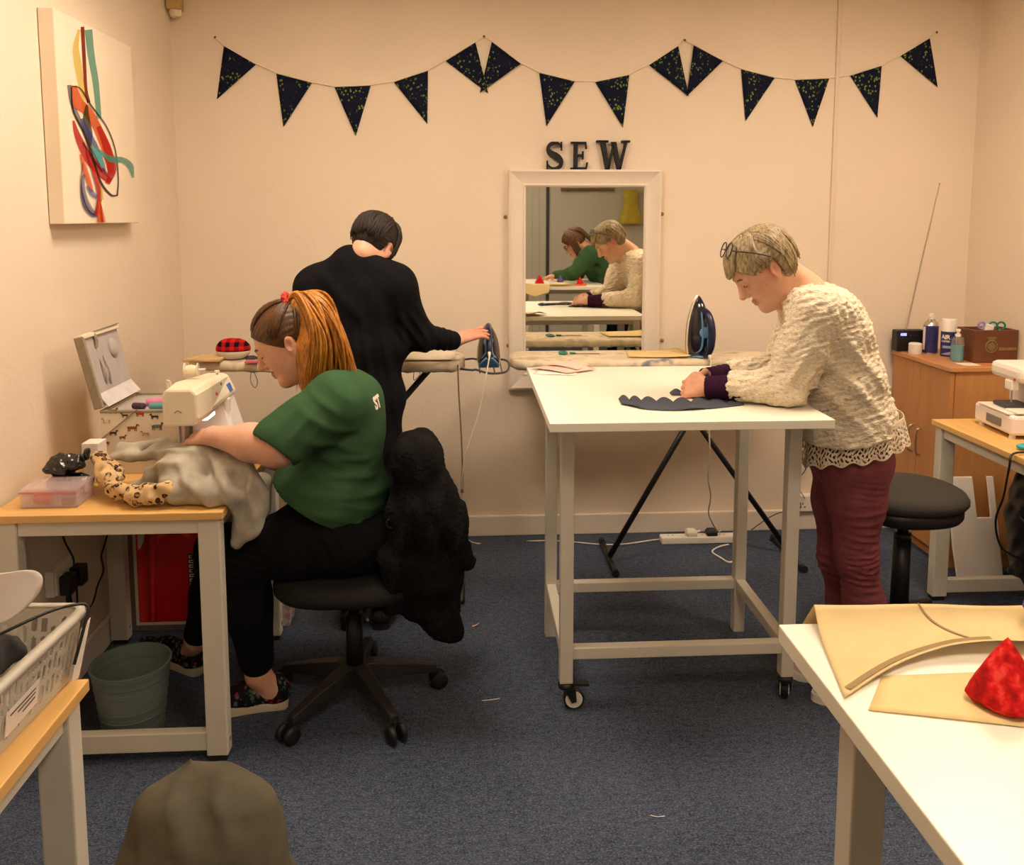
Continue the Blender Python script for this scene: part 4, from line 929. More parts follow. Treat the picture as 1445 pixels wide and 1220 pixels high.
for k in range(4):
    a, b = rp[k], rp[(k+1) % 4]; p_ = rp[k-1]
    d1_ = (b-a).normalized(); d0_ = (a-p_).normalized()
    for q in range(5): s_ = q/4; rim.append(a-d0_*.025*(1-s_)**2+d1_*.025*s_**2)
rim.append(rim[0]); rm = MB()
rings = []
for i, p in enumerate(rim):
    n_ = (rim[(i+1) % (len(rim)-1)]-rim[(i-1) % (len(rim)-1)]).normalized(); o_ = n_.cross(Vector((0, 0, 1)))*-1
    cen = c1+wdir*BL/2+sdir*BW/2; 
    if o_.dot(p-cen) < 0: o_ = -o_
    sag = -.006*abs(math.sin(math.pi*i/(len(rim)-1)*4))
    rings.append([p+o_*a_+Vector((0, 0, b_+sag*0)) for a_, b_ in ((-.002, 0), (-.002, .004), (.012, .003), (.014, -.002), (.012, -.010), (.010, -.010), (.010, 0))])
rm.loft(rings, False).obj('rim', 'milky', BK, True)
lp = [bpt(u, 0, z_)-sdir*.0035 for u, z_ in ((.36, .028), (.62, .022), (.62, .064), (.36, .070))]
MB().prism(lp, -sdir, .0006).obj('sticker', 'paper', BK)
for k, (za, ln_) in enumerate(((.057, .2), (.050, .14), (.042, .1))):
    q = [bpt(u, 0, z_)-sdir*.0044 for u, z_ in ((.39, za), (.39+ln_, za-.004), (.39+ln_, za-.0015), (.39, za+.0025))]; MB().prism(q, -sdir, .0003).obj('sticker_print', 'dgrey', BK)
tg = [bpt(u, 0, z_)-sdir*.016 for u, z_ in ((-.01, .105), (.08, .100), (.10, .012), (.02, .005))]
tgo = MB().prism(tg, -sdir, .001).obj('card_tag', 'paper', BK)
cable('black cord looped over the rim of the plastic basket', [bpt(.35, .3, BH+.01), bpt(.2, .12, BH+.022), bpt(.1, .02, BH+.02), bpt(.06, -.07, BH+.012), bpt(.09, -.085, BH-.02), bpt(.12, -.09, BH-.05), bpt(.14, -.09, BH-.075)], r=.0028, name='cord', cat='cord')
sd = SDF(); cc = bpt(.5, .5, .075)
for k in range(10):
    sd.rc(cc+Vector((random.uniform(-.08, .08), random.uniform(-.12, .12), random.uniform(-.01, .02))), cc+Vector((random.uniform(-.08, .08), random.uniform(-.12, .12), random.uniform(-.01, .03))), .02, .024, .02)
wv4 = wav(21, .05)
tag(link('folded_cloth', sd.mesh(.006, disp=lambda x, y, z: .006*wv4(x, y, z), clip=lambda X, Y, Z: DZ+.007-Z+0*X+0*Y), M('charcoal_cloth', rgb(52, 50, 52), .95, nscale=120, amt=.2)), 'dark charcoal cloth bundled inside the perforated basket', 'cloth')
# curled white paper in the basket
rc0 = at(8, 838, Y=1.33); O = thing('paper_roll', 'curled white paper sheet standing in the perforated basket', 'paper', (rc0.x, rc0.y, DZ+.09))
def curl(u, v_):
    a_ = math.pi*(.5-v_); hw = .062*math.cos(a_)**.45 if abs(a_) < 1.57 else .004
    x_ = (u-.5)*2*hw; return rc0+Vector((x_-.022+.012*math.sin(a_), -.02+.9*x_*x_/.05-.25*x_, .042*math.sin(a_)))
solid(MB().grid(curl, 20, 20).obj('sheet', 'paper', O, True), .0012)
MB().loft([[Vector((rc0.x-.06, rc0.y+.01, DZ+.05)), Vector((rc0.x-.015, rc0.y-.005, DZ+.05))], [rc0+Vector((-.07, .0, -.01)), rc0+Vector((-.015, -.012, -.035))]], False, False).obj('folded_tail', 'paper_pink', O)
cable('thin black cable trailing over the near oak desk edge', [Vector((-.9, .95, DZ+.003)), Vector((-.74, 1.02, DZ+.004)), Vector((fl.x+.006, 1.10, DZ+.003)), Vector((fl.x+.016, 1.12, DZ-.05)), Vector((fl.x+.006, 1.11, .55)), Vector((fl.x-.03, 1.07, .3)), Vector((fl.x-.06, 1.05, .02))])
# ---- olive coat over the near chair
C2 = thing('metal_chair', 'tubular metal chair hidden under the olive coat', 'chair', (-.34, .86, 0))
for xx in (-.50, -.18):
    for yy in (.68, 1.06): MB().tube([(xx, yy, 0), (xx, yy, .43)], .011, 10).obj('leg', 'dgrey', C2, True)
rbox('seat', (-.52, .66, .43), (-.16, 1.08, .455), 'chairfab', C2, .01)
for xx, xt in ((-.40, -.375), (-.28, -.305)): MB().tube([(xx, 1.07, .45), (xt, 1.085, .76)], .011, 10).obj('back_post', 'dgrey', C2, True)
rbox('back_pad', (-.385, 1.07, .62), (-.295, 1.10, .76), 'chairfab', C2, .01)
kc = A(300, 1110, 1.10); sd = SDF()
sd.rc(A(267, 1069, 1.11), A(274, 1105, 1.11), .004, .018, .012); sd.chain([A(275, 1125, 1.10), A(300, 1128, 1.10), A(340, 1140, 1.09)], [.030, .034, .032], .025)
sd.chain([A(258, 1115, 1.11), A(238, 1152, 1.09), A(232, 1220, 1.06), A(230, 1330, 1.04)], [.022, .038, .05, .058], .04)
sd.chain([A(342, 1142, 1.09), A(352, 1180, 1.08), A(348, 1240, 1.06), A(345, 1330, 1.04)], [.036, .038, .045, .055], .04)
sd.el(A(290, 1205, 1.08), (.07, .06, .08), None, .03); sd.el(A(290, 1300, 1.06), (.09, .075, .16), None, .05)
sd.chain([A(378, 1185, 1.16), A(394, 1235, 1.16), A(398, 1330, 1.16)], [.02, .026, .03], .02)
f1_ = fold(A(270, 1140, 1.02), (.8, 0, .5), .05, .004, .08); f2_ = fold(A(330, 1130, 1.02), (.3, 0, 1), .045, .0035, .07); wv5 = wav(22, .09)
CO = thing('coat', 'dark olive hooded coat draped over the near chair', 'coat', (kc.x, 1.08, .45))
link('coat_shell', sd.mesh(.006, disp=lambda x, y, z: .003*wv5(x, y, z)+f1_(x, y, z)+f2_(x, y, z)), M('olive_cloth', rgb(76, 70, 52), .85, nscale=40, amt=.12, bscale=300, bstr=.3), CO)
# ---- papers on the cutting table
PAP = [((752, 528), (762, 518), (822, 520), (812, 530), .001, .004), ((746, 521), (785, 517), (842, 523), (800, 529), .006, .010), ((766, 519), (800, 517), (832, 519), (815, 526), .012, .016)]
for i, (a, b, c, d, l0, l1) in enumerate(PAP):
    q4 = [at(*p, Z=HZ) for p in (a, b, c, d)]
    def sh(u, v_): p = (q4[0]*(1-u)+q4[3]*u)*(1-v_)+(q4[1]*(1-u)+q4[2]*u)*v_; return p+Vector((0, 0, l0+(l1*math.sin(math.pi*(u*.9+.05*i))*(.4+.6*v_))))
    tag(solid(MB().grid(sh, 10, 6).obj('paper_sheet', 'paper_pink' if i else 'paper', None, True), .0006), ('white paper sheet lowest in the loose stack on the cutting table', 'wide pinkish paper sheet in the middle of the loose stack', 'small pinkish paper sheet topmost on the loose stack')[i], 'paper', 'paper sheets on the cutting table')
# ---- felt strips with scalloped edge
MT['felt'] = M('grey_felt', rgb(74, 76, 84), .95, spec=.1, nscale=90, amt=.12, bscale=500, bstr=.4)
def felt(lab, top, bot, n, lift=.006):
    T_ = bez([at(*p, Z=HZ) for p in top], 12); B_2 = bez([at(*p, Z=HZ) for p in bot], 12); m_ = min(len(T_), len(B_2))-1
    def fn(u, v_):
        i = u*m_; k = min(int(i), m_-1); f = i-k; a_ = T_[k]*(1-f)+T_[k+1]*f; b_ = B_2[k]*(1-f)+B_2[k+1]*f
        p = b_*(1-v_)+a_*v_; d = (a_-b_); wdh = min(1, d.length/.05); d = d.normalized() if d.length > 1e-6 else Vector((0, 1, 0))
        sc_ = abs(math.sin(math.pi*u*n))
        return p+d*.02*wdh*sc_*v_*min(1, 6*(1-u))+Vector((0, 0, .002+.010*wdh*sc_*v_**2+lift*max(0, math.sin(u*13))*(1-v_)**2))
    return tag(solid(MB().grid(fn, 110, 8).obj('felt_strip', 'felt', None, True), .003), lab, 'felt')
felt('dark grey scalloped felt strip lying free on the cutting table', [(873, 564), (905, 566), (950, 568), (1000, 568), (1050, 571)], [(877, 571), (910, 578), (958, 580), (1005, 577), (1050, 572)], 8)
felt('dark grey felt strip under the forearm of the person in the cream jumper', [(945, 555), (985, 553), (1040, 551), (1090, 553), (1125, 560)], [(948, 558), (985, 560), (1040, 565), (1090, 566), (1127, 564)], 9, .004)
# ---- irons
MT['navy'] = M('navy_plastic', rgb(24, 30, 62), .3); MT['tank'] = M('smoky_tank', rgb(34, 28, 40), .12, spec=.7); MT['lblue'] = M('light_blue_plastic', rgb(104, 156, 206), .35)
def iron(lab, base, T, hgt):
    """T: 3x3 matrix whose columns are u (heel to tip), v (width), w (sole to handle)"""
    o = thing('steam_iron', lab, 'iron', base); s = hgt/.27; base = Vector(base)
    P = lambda u, v_, w_: base+T @ Vector((u*s, v_*s, w_*s))
    def outl(k, w_, u0=.0, trim=1):
        pts = []
        for i in range(13):
            t_ = i/12; u = .006+(.262*trim)*t_; hw = .056*k*(1-(max(0, t_-.25)/.75)**2.1)**.8 if t_ < 1 else 0
            hw = min(hw, .056*k*(.86+.14*min(1, t_/.15))); pts.append((u+u0, hw))
        return [P(u, v_, w_) for u, v_ in pts]+[P(u, -v_, w_) for u, v_ in reversed(pts[:-1])]
    auto(MB().loft([outl(1, 0), outl(1, .006)]).obj('soleplate', 'steel', o), 30)
    auto(MB().loft([outl(.98, .0065), outl(.97, .016)]).obj('sole_skirt', 'cream', o), 30)
    MB().loft([outl(.96, .0165), outl(.93, .03, 0, .97), outl(.80, .045, .002, .90), outl(.55, .058, .004, .80), outl(.38, .064, .006, .72)]).obj('water_tank', 'tank', o, True)
    hp = bez([P(.012, 0, .05), P(.02, 0, .085), P(.05, 0, .108), (P(.10, 0, .115)), P(.15, 0, .108), P(.19, 0, .085), P(.205, 0, .055), P(.215, 0, .035)], 5)
    MB().tube(hp, [.014*s*(1.15-.3*abs(i/(len(hp)-1)-.5)) for i in range(len(hp))], 12).obj('handle', 'navy', o, True)
    for sg in (1, -1):
        MB().tube(bez([P(.004, .046*sg, .018), P(.02, .034*sg, .045), P(.045, .016*sg, .066), P(.12, .014*sg, .068), P(.18, .013*sg, .060), P(.235, .004*sg, .035)], 5), .0045*s, 8).obj('trim_band', 'lblue', o, True)
    MB().loft([[P(0, v_, w_) for v_, w_ in ((-.048, .006), (.048, .006), (.04, .04), (.018, .075), (-.018, .075), (-.04, .04))], [P(.010, v_, w_) for v_, w_ in ((-.048, .006), (.048, .006), (.04, .04), (.018, .075), (-.018, .075), (-.04, .04))]]).obj('heel_plate', 'lblue', o, bevel=.003)
    MB().lathe(P(.11, 0, .064), [(.024*s, 0), (.024*s, .008*s), (.020*s, .011*s)], 20, T @ Vector((0, .5, 1))).obj('dial', 'lblue', o, True)
    MB().tube([P(.02, 0, .098), P(.008, 0, .105), P(-.012, .0, .106)], [.008*s, .007*s, .005*s], 10).obj('cable_sleeve', 'white', o, True)
    return P
i2 = Vector((1.030, Y2-.045, z2+.0095))
wv_ = Vector((.36, -.93, 0)).normalized(); uu = Vector((0, 0, 1)); vv = wv_.cross(uu)
P2_ = iron('steam iron standing on its heel beside the person in the cream jumper', i2, Matrix((uu, vv, wv_)).transposed(), .275)
tl_ = math.radians(40); uu = Vector((0, math.cos(tl_)*.9, math.sin(tl_))).normalized(); vv = Vector((1, 0, 0)); wv_ = uu.cross(vv).normalized()
if wv_.y > 0: wv_ = -wv_; 
vv = wv_.cross(uu)
P1_ = iron('steam iron tilted on the wire rest near the outstretched hand', Vector((at(690, 520, Y=Y1-.09).x, Y1-.09, RZ+.010)), Matrix((uu, vv, wv_)).transposed(), .235)
# ---- cables of the irons and the extension lead
MT['wcable'] = M('white_cable', rgb(226, 212, 188), .5)
e0, e1 = at(932, 766, Z=.0), at(1040, 764, Z=.0)
cable('white iron cable hanging beside the woven strap', [P1_(-.012, 0, .106), A(684, 540, 3.35), A(676, 580, 3.34), A(664, 620, 3.33), A(655, 650, 3.33), A(652, 690, 3.36), A(655, 740, 3.5), Vector((.05, 3.98, .006)), Vector((.4, 4.0, .005)), Vector((.7, 3.93, .005)), Vector((e0.x-.005, e0.y+.005, .018))], 'wcable', .003)
cable('white twisted iron cable hanging below the right ironing board', [P2_(-.012, 0, .106), i2+Vector((.03, -.14, .0)), i2+Vector((.02, -.17, -.06)), A(1001, 610, 3.58), A(1002, 640, 3.6), A(999, 672, 3.65), A(1003, 700, 3.72), A(1000, 725, 3.8), A(1012, 748, 3.9), Vector((e1.x-.08, e1.y, .06))], 'wcable', .0035, n=8)
X_ = thing('extension_lead', 'white extension socket strip lying on the carpet by the skirting', 'extension lead', (e0.x, e0.y, 0))
rbox('strip_body', (e0.x, e0.y-.025, .001), (e1.x, e0.y+.03, .036), 'white', X_, .005)
for k in range(4):
    xx = e0.x+.05+k*.085
    for dx, w_ in ((-.011, .004), (.011, .004)): MB().box((xx+dx-.003, e0.y+.004, .036), (xx+dx+.003, e0.y+.01, .0364)).obj('pin_slot', 'dgrey', X_)
def plug(lab, x_, y_, z_, mt):
    o = thing('power_plug', lab, 'plug', (x_, y_, z_)); MB().loft([[(x_+a*.026, y_+b*.022, z_+h) for a, b in ((-1, -1), (1, -1), (1, 1), (-1, 1))] for h in (0, .018)]+[[(x_+a*.018, y_+b*.015, z_+.032) for a, b in ((-1, -1), (1, -1), (1, 1), (-1, 1))]]).obj('plug_body', mt, o, bevel=.004)
    MB().tube([(x_+.02, y_, z_+.016), (x_+.045, y_, z_+.02)], .005, 8).obj('cable_grip', mt, o)
plug('white plug in the extension strip on the carpet', at(978, 758, Z=.04).x, e0.y, .037, 'white'); plug('black plug in the extension strip on the carpet', at(1008, 759, Z=.04).x, e0.y, .037, 'black')
cable('white cable loop lying on the carpet beside the extension strip', [Vector((e1.x, e1.y, .02)), at(1044, 772, Z=.006), at(1044, 785, Z=.006), at(1030, 793, Z=.005), at(1016, 786, Z=.005), at(1005, 778, Z=.005), at(1015, 771, Z=.005), at(1028, 768, Z=.005)], 'white', .004)
cable('thin dark cable running from wall socket towards the floor', [Vector((s0.x-.03, YB-.045, s0.z+.01)), Vector((s0.x-.045, YB-.06, s0.z-.02)), A(1095, 725, 4.0), A(1060, 748, 3.99), Vector((1.38, 3.96, .006)), Vector((1.22, 3.99, .006))], 'dgrey', .0025)
cable('thin cable rising from wall socket behind the lace hem', [Vector((s0.x-.01, YB-.045, s0.z+.03)), A(1122, 676, 4.04), A(1138, 660, 4.05), Vector((tx, YB-.02, .62))], 'dgrey', .0022)
# ---- things on the ironing boards
t = NT('buffalo_check'); ca = t.n('ShaderNodeTexChecker'); ca.inputs['Scale'].default_value = 26; t.l(t.coord((1, 0, 1)), ca.inputs['Vector'])
cw = t.n('ShaderNodeTexWave'); cw.inputs['Scale'].default_value = 9; t.l(t.coord((1, 0, 0)), cw.inputs['Vector']); cw2 = t.n('ShaderNodeTexWave', bands_direction='Z'); cw2.inputs['Scale'].default_value = 9; t.l(t.coord((0, 0, 1)), cw2.inputs['Vector'])
a1 = t.ramp(cw.outputs[0], [(.48, (0, 0, 0, 1)), (.52, (1, 1, 1, 1))]); a2 = t.ramp(cw2.outputs[0], [(.48, (0, 0, 0, 1)), (.52, (1, 1, 1, 1))])
t.col(t.mix(.5, t.mix(a1, rgb(206, 32, 34), rgb(22, 12, 14)), t.mix(a2, rgb(206, 32, 34), rgb(22, 12, 14)))); MT['check'] = t.done(.9, 0, .1)
pc = at(330, 516, Y=Y1-.02); pz = z1+.010
O = thing('pressing_ham', 'red and black checked pressing ham with pale underside on ironing board', 'pressing ham', (pc.x, Y1-.02, pz))
hp = []
for s, h in ((.6, 0), (.9, .012), (1.0, .028), (1.0, .034)): hp.append([(pc.x+.068*s*math.cos(k*math.pi/14), Y1-.02+.05*s*math.sin(k*math.pi/14), pz+h) for k in range(28)])
MB().loft(hp).obj('calico_side', M('calico', rgb(222, 208, 184), .9, nscale=80, amt=.06), O, True)
hp = []
for s, h in ((1.0, .0345), (1.02, .045), (.93, .060), (.75, .073), (.5, .081), (.2, .084)): hp.append([(pc.x-.006*(1-s)+.069*s*math.cos(k*math.pi/14), Y1-.02+.051*s*math.sin(k*math.pi/14), pz+h) for k in range(28)])
MB().loft(hp).obj('checked_side', 'check', O, True)
q4 = [at(262, 521, Y=Y1-.06), at(305, 516, Y=Y1-.10)]
wp = MB().prism([(q4[0].x, Y1-.10, pz+.001), (q4[1].x+.02, Y1-.12, pz+.001), (q4[1].x+.02, Y1+.03, pz+.001), (q4[0].x+.05, Y1+.02, pz+.001)], (0, 0, 1), .012).obj('wooden_clapper', M('clapper_wood', rgb(214, 180, 122), .6, nscale=20, amt=.08), None, bevel=.003)
tag(wp, 'pale flat wooden clapper on the tip of the ironing board', 'wood block')
pk = at(357, 515, Y=Y1-.1); tag(rbox('pink_tag', (pk.x-.025, Y1-.135, z1+.0085), (pk.x+.025, Y1-.09, z1+.0165), M('pink_card', rgb(206, 106, 122), .7), None, .001), 'small pink packet on the ironing board beside the checked ham', 'packet')
def scissors(lab, c, d, mt, L=.16):
    d = Vector(d).normalized(); nr = Vector((-d.y, d.x, 0)); c = Vector(c); o = thing('scissors', lab, 'scissors', c)
    for s in (-1, 1):
        MB().loft([[c+nr*(s*.002+.004), c+nr*(s*.002-.004), c+nr*(s*.002-.004)+Vector((0, 0, .002)), c+nr*(s*.002+.004)+Vector((0, 0, .002))], [c+d*L*.55+nr*s*.010+nr*.0006, c+d*L*.55+nr*s*.010-nr*.0006, c+d*L*.55+nr*s*.010-nr*.0006+Vector((0, 0, .002)), c+d*L*.55+nr*s*.010+nr*.0006+Vector((0, 0, .002))]]).obj('blade', 'steel', o)
        MB().torus(c-d*L*.28+nr*s*.019+Vector((0, 0, .004)), .017, .0042, (0, 0, 1), 20, 8).obj('handle', mt, o, True)
        MB().tube([c-d*L*.12+nr*s*.008+Vector((0, 0, .004)), c+Vector((0, 0, .003))], .0042, 8).obj('shank', mt, o)
scissors('dark-handled scissors beside the checked pressing ham', at(366, 513, Y=Y1+.0)*Vector((1, 0, 0))[0] if False else Vector((at(368, 513, Y=Y1).x, Y1-.02, z1+.0095)), (1, .2, 0), 'dgrey', .12)
ppr = [Vector((x_, y_, z1+.012)) for x_, y_ in ((-.30, Y1-.12), (-.04, Y1-.13), (-.04, Y1+.10), (-.30, Y1+.10))]
def pf(u, v_): return ppr[0]*(1-u)*(1-v_)+ppr[1]*u*(1-v_)+ppr[2]*u*v_+ppr[3]*(1-u)*v_+Vector((0, 0, .003+.004*math.sin(u*7)*math.sin(v_*4)))
tag(solid(MB().grid(pf, 14, 8).obj('cotton_cloth', M('pale_cotton', rgb(224, 210, 186), .85, nscale=30, amt=.05), None, True), .002), 'pale cotton pressing cloth on ironing board near its iron rest', 'cloth')
scissors('green-handled scissors lying on board below the wall mirror', Vector((.50, Y2+.03, z2+.0105)), (1, -.1, 0), 'green', .20)
yp = [Vector((x_, y_, z2+.012)) for x_, y_ in ((.72, Y2-.09), (.99, Y2-.12), (.99, Y2+.10), (.74, Y2+.08))]
def yf(u, v_): return yp[0]*(1-u)*(1-v_)+yp[1]*u*(1-v_)+yp[2]*u*v_+yp[3]*(1-u)*v_+Vector((0, 0, .002+.022*max(0, u-.6)**1.2))
tag(solid(MB().grid(yf, 12, 6).obj('pattern_piece', M('manila_card', rgb(226, 196, 132), .8), None, True), .001), 'yellow manila pattern piece on board below the wall mirror', 'paper')
# ---- cabinet top
CZ = cz
a, b = at(1266, 492, Z=CZ), at(1302, 494, Z=CZ)
O = thing('radio', 'small black radio with blue display and long aerial on cabinet', 'radio', (2.2, 4.02, CZ))
rx0, rx1, ry = at(1266, 480, Y=4.0).x, at(1306, 480, Y=4.0).x, 4.0
rbox('radio_body', (rx0, ry, CZ), (rx1, ry+.055, at(1270, 466, Y=4.0).z), 'black', O, .005)
t = NT('blue_display'); t.b.inputs['Emission Color'].default_value = (.05, .08, 1, 1); t.b.inputs['Emission Strength'].default_value = 3
dz = at(1275, 472, Y=ry-.001); rbox('display', (dz.x-.014, ry-.0015, dz.z-.006), (dz.x+.016, ry-.0002, dz.z+.007), t.m, O, 0)
for k in range(3): rbox('button', (dz.x+.03+k*.018, ry-.003, dz.z-.006), (dz.x+.04+k*.018, ry, dz.z-.002), 'dgrey', O, .0005)
a0 = at(1278, 466, Y=4.03); a1_ = at(1326, 259, Y=4.06)
MB().tube([a0-Vector((0, 0, .01)), a0+(a1_-a0)*.4, a0+(a1_-a0)*.401, a0+(a1_-a0)*.75, a0+(a1_-a0)*.751, a1_], [.0032, .0032, .0025, .0025, .0017, .0017], 8).obj('aerial', 'steel', O); MB().ell(a1_, (.004, .004, .004), 8, 6).obj('aerial_tip', 'steel', O)
def can(name, lab, px_, pybase, prof, mats, cat, z=CZ):
    c = at(px_, pybase, Z=z); o = thing(name, lab, cat, (c.x, c.y, z))
    for nm, pr, mt in prof: auto(MB().lathe((c.x, c.y, z), pr, 28).obj(nm, mt, o), 35)
    return o, c
MT['canblue'] = M('can_blue', rgb(48, 50, 104), .35, nscale=60, amt=.25); MT['chrome'] = M('can_metal', rgb(210, 204, 200), .22, metal=1)
o_, c_ = can('jar_lid', 'round white jar lid standing before the black radio', 1291, 499, [('lid', [(.028, 0), (.03, .003), (.03, .048), (.027, .052)], 'white'), ('lid_top', [(.024, .0522), (.022, .0535)], 'white')], 0, 'lid')
o_, c_ = can('spray_can', 'blue spray can with silver shoulder and white nozzle on cabinet', 1312, 498, [('can_body', [(.032, 0), (.034, .004), (.034, .135)], 'canblue'), ('shoulder', [(.034, .1352), (.03, .150), (.018, .160), (.017, .166)], 'chrome'), ('nozzle', [(.010, .1662), (.010, .178), (.013, .179), (.012, .192), (.006, .194)], 'white'), ('base_ring', [(.0345, 0), (.0345, .006)], 'chrome')], 0, 'can')
vd = Vector((c_.x, c_.y, 0)).normalized()
for h0, h1, w0, w1 in ((.018, .13, -1.35, -.75),):
    MB().add([(c_.x+.0343*math.sin(a_)*1.0*vd.y-.0343*math.cos(a_)*vd.x, c_.y-.0343*math.cos(a_)*vd.y-.0343*math.sin(a_)*vd.x, CZ+h) for h in (h0, h1) for a_ in [w0+(w1-w0)*k/6 for k in range(7)]], [(k, k+1, k+8, k+7) for k in range(6)]).obj('pale_label', 'paper', o_)
o_, c_ = can('aerosol_can', 'navy aerosol can lettered AIR with a wide white cap', 1337, 502, [('can_body', [(.031, 0), (.033, .004), (.033, .118)], 'canblue'), ('cap', [(.0335, .1185), (.0335, .172), (.031, .176)], 'white')], 0, 'can')
vd = (Vector((0, 0, 0))-Vector((c_.x, c_.y, 0))).normalized(); rt = Vector((-vd.y, vd.x, 0))
def wrap_text(o, c, r, txt, size, zc, mt, sp=1.0, bold=0.0, rot=0.0):
    me = text_mesh(txt, size, (0, 0, 0), (1, 0, 0), (0, 1, 0), .0002, sp, bold); xs = [v_.co.x for v_ in me.vertices]; mid_ = (min(xs)+max(xs))/2
    for v_ in me.vertices:
        a_ = (v_.co.x-mid_)/r+rot; rr_ = r+.0006+v_.co.z; p = Vector((c.x, c.y, 0))+vd*(rr_*math.cos(a_))+rt*(rr_*math.sin(a_)); v_.co = Vector((p.x, p.y, CZ+zc+v_.co.y))
    link('lettering', me, mt, o)
wrap_text(o_, c_, .033, 'AIR', .028, .084, 'white', .92, .0008, -.38); wrap_text(o_, c_, .033, 'DUSTER', .0115, .069, 'white', 1, .0003, -.38); 
MB().add([Vector((c_.x, c_.y, 0))+vd*(.0336*math.cos(a_))+rt*(.0336*math.sin(a_))+Vector((0, 0, CZ+h)) for h in (.04, .052) for a_ in [-.8+1.5*k/8 for k in range(9)]], [(k, k+1, k+10, k+9) for k in range(8)]).obj('pale_label', M('can_print', rgb(150, 156, 190), .5), o_)
MB().add([Vector((c_.x, c_.y, 0))+vd*(.0336*math.cos(a_))+rt*(.0336*math.sin(a_))+Vector((0, 0, CZ+(.01 if j == 0 else .012+.018*k/8))) for j in (0, 1) for k, a_ in enumerate([-.9+1.7*k/8 for k in range(9)])], [(k, k+1, k+10, k+9) for k in range(8)]).obj('printed_wedge', bpy.data.materials['can_print'], o_)
LIQ = M('blue_gel', rgb(64, 140, 150), .15); CLR = glass('clear_plastic', rgb(226, 218, 204), .08, .15)
o_, c_ = can('pump_bottle', 'clear pump bottle half filled with blue gel beside the crate', 1350, 509, [('gel', [(.026, .002), (.027, .006), (.027, .075)], LIQ), ('bottle', [(.0275, 0), (.0285, .004), (.0285, .098), (.024, .108), (.012, .113)], CLR), ('collar', [(.013, .1135), (.013, .124)], 'white'), ('pump_head', [(.007, .1245), (.007, .136), (.011, .137), (.010, .146), (.004, .148)], 'white')], 0, 'bottle')
hb = at(1327, 489, Z=CZ); o_ = thing('small_bottle', 'small bottle with orange cap and blue label between the cans', 'bottle', (hb.x+.01, hb.y+.03, CZ))
for nm, pr, mt in (('bottle', [(.014, 0), (.015, .003), (.015, .055), (.008, .062)], 'dgrey'), ('label', [(.0153, .022), (.0153, .042)], 'lblue'), ('cap', [(.009, .0622), (.009, .085), (.006, .088)], 'orange')): MB().lathe((hb.x+.01, hb.y+.03, CZ), pr, 18).obj(nm, mt, o_, True)
tag(rbox('price_card', (2.20, 3.59, CZ+.0005), (2.28, 3.66, CZ+.0015), 'paper', None, 0), 'small white card lying flat at the cabinet edge', 'card')
# crate
MT['crate'] = wood('dark_stained_wood', rgb(86, 50, 28), rgb(116, 70, 40), .6, .5, 0); MT['crate2'] = M('crate_carving', rgb(124, 100, 56), .55, nscale=60, amt=.2)
kx0, kx1, ky0, ky1, kz1 = 2.285, XR-.01, 3.66, 3.80, at(1380, 466, Y=3.66).z
O = thing('wooden_crate', 'dark wooden crate with round carved emblem holding scissors', 'crate', ((kx0+kx1)/2, (ky0+ky1)/2, CZ))
for a, b in (((kx0, ky0), (kx1, ky0+.012)), ((kx0, ky1-.012), (kx1, ky1)), ((kx0, ky0+.012), (kx0+.012, ky1-.012)), ((kx1-.012, ky0+.012), (kx1, ky1-.012))):
    rbox('crate_side', (a[0], a[1], CZ), (b[0], b[1], kz1), 'crate', O, .003)
rbox('crate_bottom', (kx0+.012, ky0+.012, CZ), (kx1-.012, ky1-.012, CZ+.01), 'crate', O)
em = at(1399, 489, Y=ky0-.001); em.x = min(em.x, kx1-.10)
MB().torus((em.x, ky0-.001, em.z), .026, .004, (0, 1, 0), 28, 6).obj('carved_ring', 'crate2', O, True); MB().lathe((em.x, ky0-.0005, em.z), [(.021, 0), (.019, .0025)], 24, (0, -1, 0)).obj('carved_disc', 'crate2', O)
rbox('carved_crown', (em.x-.022, ky0-.003, em.z+.034), (em.x+.022, ky0-.0003, em.z+.044), 'crate2', O, .001); MB().prism([(em.x-.014, ky0-.0003, em.z+.028), (em.x+.014, ky0-.0003, em.z+.028), (em.x+.02, ky0-.0003, em.z+.036), (em.x-.02, ky0-.0003, em.z+.036)], (0, -1, 0), .002).obj('carved_crown', 'crate2', O)
rbox('carved_bar', (em.x+.034, ky0-.003, em.z-.018), (kx1-.006, ky0-.0003, em.z-.004), 'crate2', O, .001)
tc_ = at(1403, 462, Y=3.72); O2 = thing('scissors', 'turquoise-handled scissors standing in the wooden crate', 'scissors', (2.44, 3.72, CZ+.01))
for s in (-1, 1):
    MB().torus((2.425+s*.019, 3.72, kz1+.012), .017, .0045, (.2, 1, 0), 20, 8).obj('handle', 'green', O2, True)
    MB().tube([(2.425+s*.012, 3.72, kz1-.004), (2.425+s*.002, 3.72, kz1-.035), (2.425, 3.72, CZ+.012)], [.004, .003, .001], 6).obj('blade', 'steel', O2)
o_ = thing('tape_dispenser', 'white and lilac tape dispenser sticking out of the crate', 'dispenser', (2.35, 3.72, CZ+.01))
MB().box((2.35, 3.70, CZ+.012), (2.385, 3.74, kz1+.022), (0, .25, 0)).obj('dispenser_body', 'pinkwhite', o_, bevel=.006); MB().torus((2.352, 3.72, kz1+.014), .016, .005, (0, 1, 0), 18, 8).obj('grip', M('lilac_plastic', rgb(150, 140, 190), .4), o_, True)
